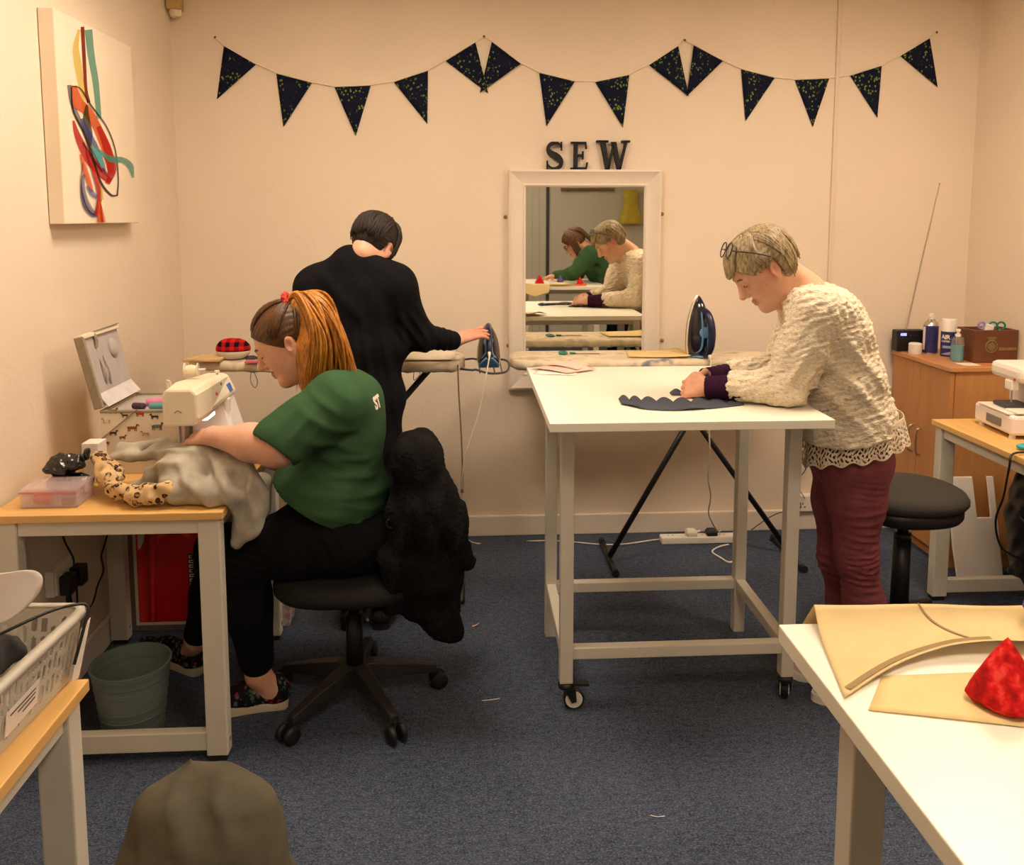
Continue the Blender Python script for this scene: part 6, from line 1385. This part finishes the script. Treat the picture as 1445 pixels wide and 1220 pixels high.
mb = scalp_locks(hc, RA, sA, [(40, (.72, 0, .68), (.06, .45, .08), tuple(sdv), (.08, .1, .05), .01, .02, (0, 0, 0)), (46, (.22, .95, .18), (.16, .05, .16), tuple(sdv), (.08, .1, .05), .008, .02, (0, 0, 0)), (46, (.22, -.95, .18), (.16, .05, .16), tuple(sdv), (.08, .1, .05), .008, .02, (0, 0, 0)), (50, (-.5, .8, -.5), (.3, .1, .3), tuple(sdv), (.08, .1, .05), .01, .02, (0, 0, 0)), (40, (-.9, 0, -.5), (.1, .6, .3), tuple(sdv), (.08, .1, .05), .01, .02, (0, 0, 0))], rad=(.103, .081, .091), seed=12, r=.0036)
tag(mb.obj('swept_hair', HB, PA, True), kind='stuff')
t = A(403, 420, YA-.01); rg = random.Random(8); sd = SDF()
for k in range(12): a_ = k*2*math.pi/12; sd.sp(S0+Vector((.0, .022*math.cos(a_), .020*math.sin(a_)))+Vector((-.008+rg.uniform(-.004, .004), 0, 0)), .0085, .006)
wv = wav(62, .012); link('scrunchie', sd.mesh(.003, disp=lambda x, y, z: .002*wv(x, y, z)), M('coral_scrunchie', rgb(206, 62, 48), .8, nscale=60, amt=.2), PA)
# shoes
t = NT('floral_canvas'); v = t.n('ShaderNodeTexVoronoi'); v.inputs['Scale'].default_value = 60; t.l(t.tc.outputs['Object'], v.inputs['Vector'])
cc_ = t.ramp(t.noise(9), [(.40, rgb(150, 28, 24)), (.48, rgb(96, 104, 116)), (.58, rgb(70, 92, 60)), (.66, rgb(170, 160, 140))]); k_ = t.ramp(v.outputs['Distance'], [(.34, (1, 1, 1, 1)), (.48, (0, 0, 0, 1))]); k2 = t.ramp(t.noise(30), [(.42, (0, 0, 0, 1)), (.48, (1, 1, 1, 1))])
t.col(t.mix(t.mix(1.0, k_, k2, 'MULTIPLY'), rgb(20, 19, 22), cc_)); MT['floral'] = t.done(.8, 0, .2)
MT['sole'] = M('offwhite_rubber', rgb(206, 192, 164), .6, nscale=30, amt=.08)
so_, WS = shoe(PA, 'shoe', hlN, toN, .095, 'floral', 'sole'); MB().ell(WS(.06, -.34, .05), (.02, .008, .018), 12, 8).obj('red_heel_patch', M('red_flower', rgb(190, 34, 26), .8), so_, True)
shoe(PA, 'shoe', hlF, toF, .095, 'floral', 'sole')
# ------------------------------------------------------------------ woman in the cream jumper
PB = thing('person', 'person in cream bobbly jumper and burgundy jeans leaning on the cutting table', 'person', (1.22, 2.64, 0))
YBd = 2.645; hc = at(1078, 380, Y=YBd); RB = headframe(43, 2, (-1, 0, 0)); sB = .98; nb = at(1140, 408, Y=YBd)
sd = SDF(); W = add_head(sd, hc, RB, sB, nose=1.0, jaw=.95)
sd.rc(W(-.045, 0, -.045), nb, .046, .052, .03); sd.rc(W(.01, 0, -.07), A(1118, 425, YBd), .04, .05, .03)
shN, shF = A(1152, 440, 2.50), A(1140, 440, 2.79); elN, wrN = A(1112, 538, 2.52), A(1003, 534, 2.62); elF, wrF = A(1108, 528, 2.83), A(998, 528, 2.76)
elN.z = HZ+.056; wrN.z = HZ+.040; elF.z = HZ+.055; wrF.z = HZ+.042
sd.rc(shN, shF, .06, .06, .05); sd.el(A(1170, 470, YBd), (.09, .14, .13), None, .05); sd.el(A(1188, 560, YBd), (.11, .15, .17), None, .05); sd.el(A(1198, 640, YBd), (.12, .155, .10), None, .05)
for s_, e_, w_ in ((shN, elN, wrN), (shF, elF, wrF)): sd.rc(s_, e_, .050, .040, .03); sd.rc(e_, w_, .040, .026, .03)
tip = Vector((at(966, 538, Y=2.66).x, 2.665, HZ+.03))
hand(sd, wrN, tip-wrN+Vector((0, .01, .0)), (-.1, -.75, .55), .165, -1, (.75, .8, .85, .9), (.55, .5)); hand(sd, wrF, tip+Vector((-.01, .03, .02))-wrF, (-.2, .65, .6), .165, 1, (.55, .6, .8, .9), (.6, .4))
hpN, knN, caN, anN = A(1206, 652, 2.575), A(1208, 785, 2.585), A(1219, 850, 2.60), A(1213, 962, 2.61)
hpF, knF, caF, anF = A(1188, 652, 2.715), A(1182, 785, 2.73), A(1194, 850, 2.74), A(1190, 925, 2.745)
anN.z = anF.z = .085
sd.chain([hpN, knN, caN, anN], [.08, .055, .05, .036], .04); sd.chain([hpF, knF, caF, anF], [.08, .055, .05, .036], .04)
toN, toF = Vector((at(1140, 980, Z=0).x, 2.58, 0)), Vector((at(1112, 948, Z=0).x, 2.72, 0)); hlN, hlF = Vector((toN.x+.25, 2.61, 0)), Vector((toF.x+.25, 2.75, 0))
anN.x, anF.x = hlN.x-.05, hlF.x-.05
for a_, h_, t_ in ((anN, hlN, toN), (anF, hlF, toF)): sd.rc(a_, h_*.82+t_*.18+Vector((0, 0, .05)), .036, .032, .02); sd.rc(h_*.82+t_*.18+Vector((0, 0, .045)), h_*.25+t_*.75+Vector((0, 0, .036)), .03, .02, .02)
fx = [FN(hc.x, .14, .004), FN(tip.x+.03, .10, .004)], [FN(hc.y, .10, .0045)], [FN(hc.z, .14, .004), FN(HZ+.04, .06, .004)]
me = sd.mesh(.008, fx); paint(me, rgb(218, 170, 138), face_spots(W, (168, 84, 66), (206, 122, 92))+[(tip, .07, rgb(216, 140, 112), .5)])
bd = link('body', me, 'skin', PB); HGy = hairmat('hair_ash_blond', [rgb(84, 68, 44), rgb(142, 122, 86), rgb(196, 176, 136)], 150, .45); brows(W, bd, hairmat('brow_light', [rgb(128, 98, 66)]*3))
# jeans
sd = SDF(); sd.chain([hpN, A(1209, 705, 2.578), knN, caN, Vector((anN.x+.005, anN.y, .12))], [.094, .084, .062, .060, .047], .04); sd.chain([hpF, A(1184, 705, 2.72), knF, caF, Vector((anF.x+.005, anF.y, .12))], [.092, .082, .060, .058, .047], .04); sd.el(A(1198, 640, YBd), (.125, .165, .10), None, .06)
fs = [fold(A(1225, y, 2.51), (.12*(-1)**i, 0, 1), (.020, .034, .026, .018, .022, .030)[i], (.003, .0045, .004, .006, .0055, .0035)[i], .055, 3) for i, y in enumerate((695, 728, 768, 798, 822, 845))]+[fold(A(1170, 800, 2.68), (.1, 0, 1), .03, .004, .09, 3)]
MT['jeans'] = cloth('burgundy_denim', rgb(126, 66, 72), .14, 25, 500, .35, .001, .75)
jm = sd.mesh(.006, disp=lambda x, y, z: sum(f(x, y, z) for f in fs)); JO = link('jeans', jm, 'jeans', PB)
# jumper
sd = SDF()
for (cx_, cy_, rx, ry, rz) in ((1152, 432, .105, .185, .075), (1168, 470, .122, .19, .115), (1182, 530, .130, .195, .13), (1190, 580, .145, .20, .12), (1196, 615, .162, .208, .09)): sd.el(A(cx_, cy_, YBd), (rx, ry, rz), None, .06)
sd.rc(A(1130, 430, 2.58), A(1130, 430, 2.71), .05, .05, .04)
for s_, e_, w_ in ((shN, elN, wrN), (shF, elF, wrF)):
    cu = e_*.30+w_*.70; sd.rc(s_, e_*.55+s_*.45, .078, .070, .05); sd.rc(e_*.55+s_*.45, e_+Vector((0, 0, .012)), .070, .060, .05); sd.rc(e_+Vector((0, 0, .006)), cu+Vector((0, 0, .006)), .058, .046, .04); sd.sp(cu+(w_-e_).normalized()*.095, .088, .008, True)
sd.rc(W(-.02, 0, -.09), nb+Vector((-.03, 0, .06)), .055, .06, .01, True)
wa, wb_ = wav(71, .020, 10), wav(72, .034, 8, (1, 1, 1.6)); fj = [fold(A(1175, 570, 2.45), (.7, 0, .7), .07, .006, .12), fold(A(1140, 530, 2.44), (.8, 0, -.4), .05, .006, .08), fold(A(1220, 520, 2.45), (.6, 0, .6), .08, .005, .12)]
rowf = lambda x, y, z: .0022*np.sin((z*1.0-.35*x)*2*math.pi/.016+1.8*np.sin(x*60)+1.2*np.sin(y*70))
h1_, h2_ = A(1120, 646, 2.45), A(1278, 612, 2.45)
hemz = lambda X: h1_.z+(h2_.z-h1_.z)*np.clip((X-h1_.x)/(h2_.x-h1_.x), 0, 1)**2
t = NT('cream_boucle'); n = t.noise(110, t.coord((1, 1, 2.2)), 3, .6); t.col(t.ramp(n, [(.25, rgb(184, 164, 134)), (.5, rgb(226, 210, 182)), (.75, rgb(240, 228, 206))])); t.bump(n, .7, .006); MT['boucle'] = t.done(.95, 0, .1)
jme = sd.mesh(.005, disp=lambda x, y, z: .0016*wa(x, y, z)+.0022*wb_(x, y, z)+.8*rowf(x, y, z)+sum(f(x, y, z) for f in fj), clip=lambda X, Y, Z: np.maximum(np.where(X > 1.085, hemz(X)-Z, HZ+.002-Z), 0*Y-9))
JU = link('jumper', jme, 'boucle', PB)
# purple cuffs
MT['cuff'] = cloth('plum_jersey', rgb(48, 20, 44), .12)
for e_, w_ in ((elN, wrN), (elF, wrF)):
    a_ = e_*.36+w_*.64; b_ = w_+(w_-e_).normalized()*.004; sd = SDF().rc(a_+Vector((0, 0, .002)), b_, .044, .037, .01); d_ = (w_-e_).normalized(); sd.sp(b_+d_*.055, .052, .004, True); fc = fold((a_+b_)/2, d_, .02, .0015, .08)
    link('cuff', sd.mesh(.004, disp=fc, clip=lambda X, Y, Z: HZ+.002-Z+0*X+0*Y), 'cuff', PB)
# lace hem: scalloped net band with real openings
t = NT('lace'); t.col(rgb(222, 204, 176)); t.bump(t.noise(300), .4, .002); MT['lace'] = t.done(.9, 0, .1)
lc = A(1197, 620, YBd); 
def lacept(u, v_):
    a_ = 2*math.pi*u; rx, ry = .150, .192; x = lc.x+rx*math.cos(a_); y = lc.y+ry*math.sin(a_)
    zt = float(hemz(np.array(x)))+.035; drop = .085+.006*math.cos(a_*17)+(.028 if False else .0)
    fl = 1+.13*v_*(.4+.6*max(0, math.cos(a_)))+.03*math.sin(a_*17)*v_
    x = lc.x+rx*fl*math.cos(a_); y = lc.y+ry*fl*math.sin(a_)
    sag = .035*max(0, math.cos(a_-math.pi))**4
    return Vector((x, y, zt-(drop+sag)*v_))
def lacekeep(u, v_):
    if v_ > .94 or v_ < .16: return True
    h = math.sin(2*math.pi*u*44+1.4*math.sin(2*math.pi*v_*1.7))*math.sin(2*math.pi*(v_*2.7+.22*math.sin(2*math.pi*u*22)))
    g = math.sin(2*math.pi*u*130+5*v_)*math.sin(2*math.pi*v_*8)
    return abs(h)+.22*g < .52
LO = MB().grid(lacept, 560, 44, lacekeep).obj('lace_hem', 'lace', PB, True); solid(LO, .0022)
# hair, fringe and glasses
def hxB(b, d): return np.where(d > .03, .052+.75*(d-.03), np.where(d > -.03, .012+.66*(d+.03), .0))-.10*np.abs(b)*0
def exB(s_, W_): s_.el(W_(-.045, 0, .0), (.062*sB, .078*sB, .075*sB), RB, .03)
link('hair_cap', cap(hc, RB, sB, lambda b, d: np.where(np.abs(b) > .066, np.where((d < .028) & (d > -.10), -.030, .045), hxB(b, d)), .012, -.068, extra=exB, groove=.0012), HGy, PB)
mb = scalp_locks(hc, RB, sB, [(46, (.15, 0, 1), (.25, .5, .1), (1.0, .0, .44), (.05, .62, .12), .03, .05, (.014, 0, -.012)), (34, (-.1, .25, 1), (.25, .25, .1), (.42, .95, .10), (.22, .12, .12), .03, .04, (-.02, .004, -.02)), (34, (-.1, -.25, 1), (.25, .25, .1), (.42, -.95, .10), (.22, .12, .12), .03, .04, (-.02, -.004, -.02)),
    (48, (-.3, .3, 1), (.25, .3, .1), (-.55, .85, -.55), (.22, .12, .2), .03, .06, (.0, .004, -.035)), (40, (-.3, -.3, 1), (.25, .3, .1), (-.55, -.85, -.55), (.22, .12, .2), .03, .06, (.0, -.004, -.035)), (46, (-.35, 0, 1), (.2, .4, .1), (-1, 0, -.42), (.1, .6, .2), .03, .06, (.0, 0, -.03))], seed=3, r=.0068)
tag(mb.obj('hair_locks', HGy, PB, True), kind='stuff')
GL = thing('glasses', 'dark-framed spectacles pushed up on the head above the cream jumper', 'glasses', W(.06, 0, .13))
for y in (-1, 1):
    rim = [W(.048+.021*math.sin(k*math.pi/10), y*.034+.026*math.cos(k*math.pi/10), .130-.013*math.sin(k*math.pi/10)) for k in range(21)]
    MB().tube(rim, .0022, 6).obj('rim', 'black', GL, True)
    MB().add(rim[:20], [tuple(range(20))]).obj('lens', CLR, GL)
    MB().tube(bez([W(.048, y*.060, .130), W(.03, y*.090, .110), W(.0, y*.104, .075), W(-.022, y*.104, .042)], 5), .0024, 6).obj('temple_arm', 'black', GL, True)
MB().tube(bez([W(.050, -.008, .131), W(.052, 0, .136), W(.050, .008, .131)], 4), .002, 6).obj('bridge', 'black', GL)
MT['slip'] = M('white_slipper', rgb(222, 212, 196), .8, nscale=60, amt=.05)
shoe(PB, 'shoe', hlN, toN, .09, 'slip', 'white', .06); shoe(PB, 'shoe', hlF, toF, .09, 'slip', 'white', .06)
# ------------------------------------------------------------------ woman in black at the ironing board
PC = thing('person', 'person in a long black cardigan seen from behind at the ironing board', 'person', (-.42, 3.2, 0))
YC = 3.19; hc = at(527, 350, Y=YC+.02); RC = headframe(38, 22, (0, 1, 0), 8); sC = .98; nb = at(508, 372, Y=YC-.02)
sd = SDF(); W = add_head(sd, hc, RC, sC)
sd.rc(W(-.04, 0, -.05), nb, .048, .056, .03)
shR, shL = A(556, 405, YC-.01), A(446, 410, YC); elR, wrR = A(592, 474, YC+.03), A(642, 481, 3.37); elL, wrL = A(428, 478, YC+.06), A(440, 505, 3.40)
sd.rc(shL, shR, .06, .06, .05); sd.el(A(505, 440, YC), (.15, .10, .17), None, .05); sd.el(A(508, 540, YC), (.13, .09, .17), None, .05); sd.el(A(508, 620, YC), (.12, .095, .10), None, .05)
for s_, e_, w_ in ((shR, elR, wrR), (shL, elL, wrL)): sd.rc(s_, e_, .048, .04, .03); sd.rc(e_, w_, .04, .026, .03)
hand(sd, wrR, A(682, 466, 3.42)-wrR, (-.1, -.35, .9), .175, 1, (.10, .16, .2, .25), (.45, .2), .16); hand(sd, wrL, Vector((.10, .12, -.04)), (0, -.3, 1), .17, -1)
lg = []
for x in (490, 535):
    hp = A(x, 640, YC); kn = Vector((hp.x, YC+.02, .46)); an = Vector((hp.x, YC, .09)); lg.append((hp, kn, an)); sd.chain([hp, kn, an], [.08, .055, .036], .04); sd.rc(an, an+Vector((0, .12, -.045)), .034, .026, .02)
fx = [FN(hc.x, .12, .0045), FN(wrR.x+.09, .10, .0045)], [FN(3.42, .06, .005)], [FN(hc.z, .13, .0045), FN(wrR.z+.01, .06, .0045)]
me = sd.mesh(.009, fx); paint(me, rgb(222, 172, 144), face_spots(W)+[(wrR+Vector((.1, .03, .02)), .09, rgb(222, 138, 112), .6)]); link('body', me, 'skin', PC)
sd = SDF()
for (cx_, cy_, rx, ry, rz) in ((500, 398, .165, .105, .075), (503, 430, .185, .125, .12), (508, 490, .175, .13, .15), (512, 560, .165, .135, .17), (508, 625, .165, .14, .15), (505, 680, .170, .14, .12)): sd.el(A(cx_, cy_, YC), (rx, ry, rz), None, .06)
sd.rc(shL, shR, .072, .072, .04); sd.rc(A(494, 369, YC-.025), A(522, 375, YC-.025), .060, .056, .04); sd.rc(A(496, 376, YC-.02), A(450, 402, YC-.01), .062, .070, .04); sd.rc(A(520, 382, YC-.02), A(556, 400, YC-.01), .062, .068, .04)
for s_, e_, w_ in ((shR, elR, wrR), (shL, elL, wrL)): d_ = (w_-e_).normalized(); sd.rc(s_, e_, .072, .056, .05); sd.rc(e_, w_-d_*.02, .055, .040, .035); sd.sp(w_+d_*.07, .072, .005, True)
fc = [fold(A(540, 520, 3.07), (1, 0, .12), .07, .008, .20), fold(A(500, 560, 3.07), (1, 0, .08), .08, .007, .22), fold(A(590, 465, 3.15), (.8, 0, .5), .035, .005, .07), fold(A(625, 482, 3.3), (1, .3, 0), .03, .004, .06), fold(A(470, 420, 3.08), (1, 0, .9), .09, .003, .15)]
MT['knit'] = cloth('black_knit', rgb(19, 18, 21), .2, 30, 280, .4, .002)
zc = .50
link('cardigan', sd.mesh(.007, disp=lambda x, y, z: sum(f(x, y, z) for f in fc), clip=lambda X, Y, Z: zc-Z+0*X+0*Y), 'knit', PC)
sd = SDF()
for hp, kn, an in lg: sd.chain([hp, kn, Vector((an.x, an.y, .11))], [.095, .068, .055], .05)
link('trousers', sd.mesh(.009, clip=lambda X, Y, Z: Z-.62+0*X+0*Y), 'legging', PC)
for hp, kn, an in lg: shoe(PC, 'shoe', (an.x, an.y-.05, 0), (an.x, an.y+.195, 0), .09, 'blackmat', 'rubber')
HD = hairmat('hair_dark_brown', [rgb(20, 14, 10), rgb(36, 26, 18), rgb(54, 40, 26)], 160, .65)
link('hair_cap', cap(hc, RC, sC, lambda b, d: np.where(np.abs(b) > .062, np.where(d < .02, -.034, .05), np.where(d > .02, .07+.4*(d-.02), .0)), .010, -.060, groove=.0012), HD, PC)
mb = scalp_locks(hc, RC, sC, [(60, (-.2, .2, 1), (.3, .3, .1), (-.75, .6, -.35), (.25, .3, .2), .02, .02, (0, 0, -.004)), (60, (-.2, -.2, 1), (.3, .3, .1), (-.75, -.6, -.35), (.25, .3, .2), .02, .02, (0, 0, -.004)), (40, (-.3, 0, 1), (.2, .3, .1), (-1, 0, -.40), (.1, .45, .15), .02, .02, (0, 0, -.004)),
   (22, (0, -.4, 1), (.2, .2, .1), (.25, -1, -.25), (.12, .1, .25), .02, .04, (.004, 0, -.03)), (22, (0, .4, 1), (.2, .2, .1), (.25, 1, -.1), (.12, .1, .2), .02, .03, (.004, 0, -.01)), (20, (-.1, .3, 1), (.2, .2, .1), (.2, .9, .5), (.3, .2, .2), .04, .06, (0, 0, 0))], seed=4, r=.0055)
tag(mb.obj('hair_locks', HD, PC, True), kind='stuff')
# ------------------------------------------------------------------ woman in green hoodie beyond the near table (seen in the mirror)
PD = thing('person', 'person in green hooded top and glasses leaning over the near table', 'person', (1.32, .62, 0))
YD = .62; Mi = lambda x, y, Y=YD: mir(x, y, Y)
hc = Mi(811, 343); RD = headframe(38, 2, (-1, 0, 0)); sD = 1.0
sd = SDF(); W = add_head(sd, hc, RD, sD); nb = Mi(829, 350)
sd.rc(W(-.04, 0, -.045), nb, .05, .056, .03)
shN, shF = Mi(834, 360, YD+.17), Mi(834, 358, YD-.17); elN, wrN = Mi(809, 385, YD+.22), Mi(786, 388, YD+.2); elF, wrF = Mi(815, 385, YD-.2), Mi(792, 388, YD-.12)
for q in (elN, wrN, elF, wrF): q.z = max(q.z, HZ+.055)
sd.rc(shN, shF, .06, .06, .05); sd.el(Mi(848, 372), (.15, .16, .12), None, .05); hipD = Vector((1.40, YD, .92)); sd.el(hipD, (.12, .16, .13), None, .05); sd.rc(Mi(850, 375), hipD, .13, .13, .05)
for s_, e_, w_ in ((shN, elN, wrN), (shF, elF, wrF)): sd.rc(s_, e_, .05, .04, .03); sd.rc(e_, w_, .04, .026, .03); hand(sd, w_, Vector((-1, 0, -.18)), (0, 0, 1), .17, 1 if s_ is shN else -1, (.2, .22, .25, .3))
for y in (-.09, .09): sd.chain([Vector((1.40, YD+y, .85)), Vector((1.36, YD+y, .47)), Vector((1.40, YD+y, .09)), Vector((1.28, YD+y, .045))], [.09, .06, .038, .028], .04)
me = sd.mesh(.009, ([FN(hc.x, .12, .005)], [FN(hc.y, .1, .005)], [FN(hc.z, .13, .005)])); paint(me, rgb(214, 158, 126), face_spots(W)); bd = link('body', me, 'skin', PD); brows(W, bd, HB)
sd = SDF(); sd.rc(shN, shF, .085, .085, .05); sd.el(Mi(846, 370), (.17, .20, .13), None, .06); sd.rc(Mi(850, 375), hipD, .165, .165, .06); sd.el(hipD+Vector((0, 0, -.03)), (.15, .19, .12), None, .05)
for s_, e_, w_ in ((shN, elN, wrN), (shF, elF, wrF)): sd.rc(s_, e_, .08, .058, .04); sd.rc(e_, w_, .056, .042, .04)
sd.rc(Mi(838, 352, YD+.07), Mi(838, 352, YD-.07), .05, .05, .03); wv = wav(81, .1)
link('hooded_top', sd.mesh(.009, disp=lambda x, y, z: .006*wv(x, y, z), clip=lambda X, Y, Z: np.maximum(.80-Z, np.where(X < 1.19, HZ+.004-Z, -1))+0*Y), 'tee', PD)
sd = SDF()
for y in (-.09, .09): sd.chain([Vector((1.40, YD+y, .85)), Vector((1.36, YD+y, .47)), Vector((1.40, YD+y, .11))], [.10, .072, .055], .05)
link('trousers', sd.mesh(.009, clip=lambda X, Y, Z: Z-.86+0*X+0*Y), 'legging', PD)
for y in (-.09, .09): shoe(PD, 'shoe', (1.45, YD+y, 0), (1.20, YD+y, 0), .09, 'blackmat', 'white')
HC = hairmat('hair_chestnut', [rgb(50, 30, 16), rgb(86, 54, 28), rgb(122, 82, 42)])
link('hair_cap', cap(hc, RD, sD, lambda b, d: np.where(d > .02, .07+.3*(d-.02), .03), .012, -.07, groove=.0012), HC, PD)
mb = scalp_locks(hc, RD, sD, [(50, (0, .3, 1), (.2, .3, .1), (.25, 1, -.35), (.3, .1, .2), .03, .08, (.03, .0, -.16)), (50, (0, -.3, 1), (.2, .3, .1), (.25, -1, -.35), (.3, .1, .2), .03, .08, (.03, 0, -.16)), (50, (-.3, 0, 1), (.2, .4, .1), (-.9, 0, -.3), (.1, .7, .2), .03, .08, (-.03, 0, -.12))], seed=6, r=.0075)
tag(mb.obj('hair_locks', HC, PD, True), kind='stuff')
for y in (-1, 1):
    MB().tube([W(.098, y*.032+.022*math.cos(k*math.pi/8), .012+.019*math.sin(k*math.pi/8)) for k in range(17)], .0022, 6).obj('glasses_rim', 'dgrey', bd, True); MB().tube([W(.096, y*.054, .014), W(.0, y*.08, .012)], .002, 6).obj('glasses_arm', 'dgrey', bd)
# ------------------------------------------------------------------ black fleece jacket over the chair back
JK = thing('jacket', 'black teddy fleece jacket hung over the office chair back', 'jacket', (-.08, CH[1], .3))
sd = SDF()
sd.chain([A(584, 648, 2.52), A(590, 640, 2.66), A(592, 645, 2.80)], [.068, .072, .068], .04)
sd.chain([A(592, 655, 2.54), A(604, 720, 2.53), A(606, 800, 2.55), A(610, 850, 2.58)], [.07, .10, .10, .07], .05); sd.chain([A(595, 650, 2.76), A(612, 720, 2.80), A(620, 800, 2.80), A(625, 860, 2.78)], [.06, .075, .075, .06], .05)
sd.chain([A(568, 720, 2.50), A(558, 790, 2.50), A(552, 855, 2.50)], [.04, .045, .03], .04); sd.chain([A(615, 690, 2.52), A(640, 750, 2.50), A(658, 792, 2.50)], [.05, .045, .032], .03); sd.chain([A(600, 850, 2.55), A(628, 880, 2.54), A(640, 893, 2.54)], [.06, .045, .028], .04); sd.chain([A(575, 800, 2.56), A(585, 845, 2.56)], [.07, .05], .04)
wa2, wb2 = wav(91, .016, 10), wav(92, .08); fj2 = [fold(A(600, 760, 2.47), (1, 0, -.25), .08, .010, .2), fold(A(645, 760, 2.47), (.9, 0, -.5), .04, .004, .08)]
t = NT('black_teddy'); n = t.noise(170, None, 3); t.col(t.ramp(n, [(.3, rgb(8, 8, 8)), (.7, rgb(32, 30, 29))])); t.bump(n, .7, .004); t.done(.95, 0, .08)
link('jacket_shell', sd.mesh(.0055, disp=lambda x, y, z: .0014*wa2(x, y, z)+.0025*wb2(x, y, z)+sum(f(x, y, z) for f in fj2)), t.m, JK)
zp = A(552, 738, 2.47); MB().torus(zp, .014, .0022, (0, 1, 0), 18, 6).obj('toggle_ring', 'black', JK, True)
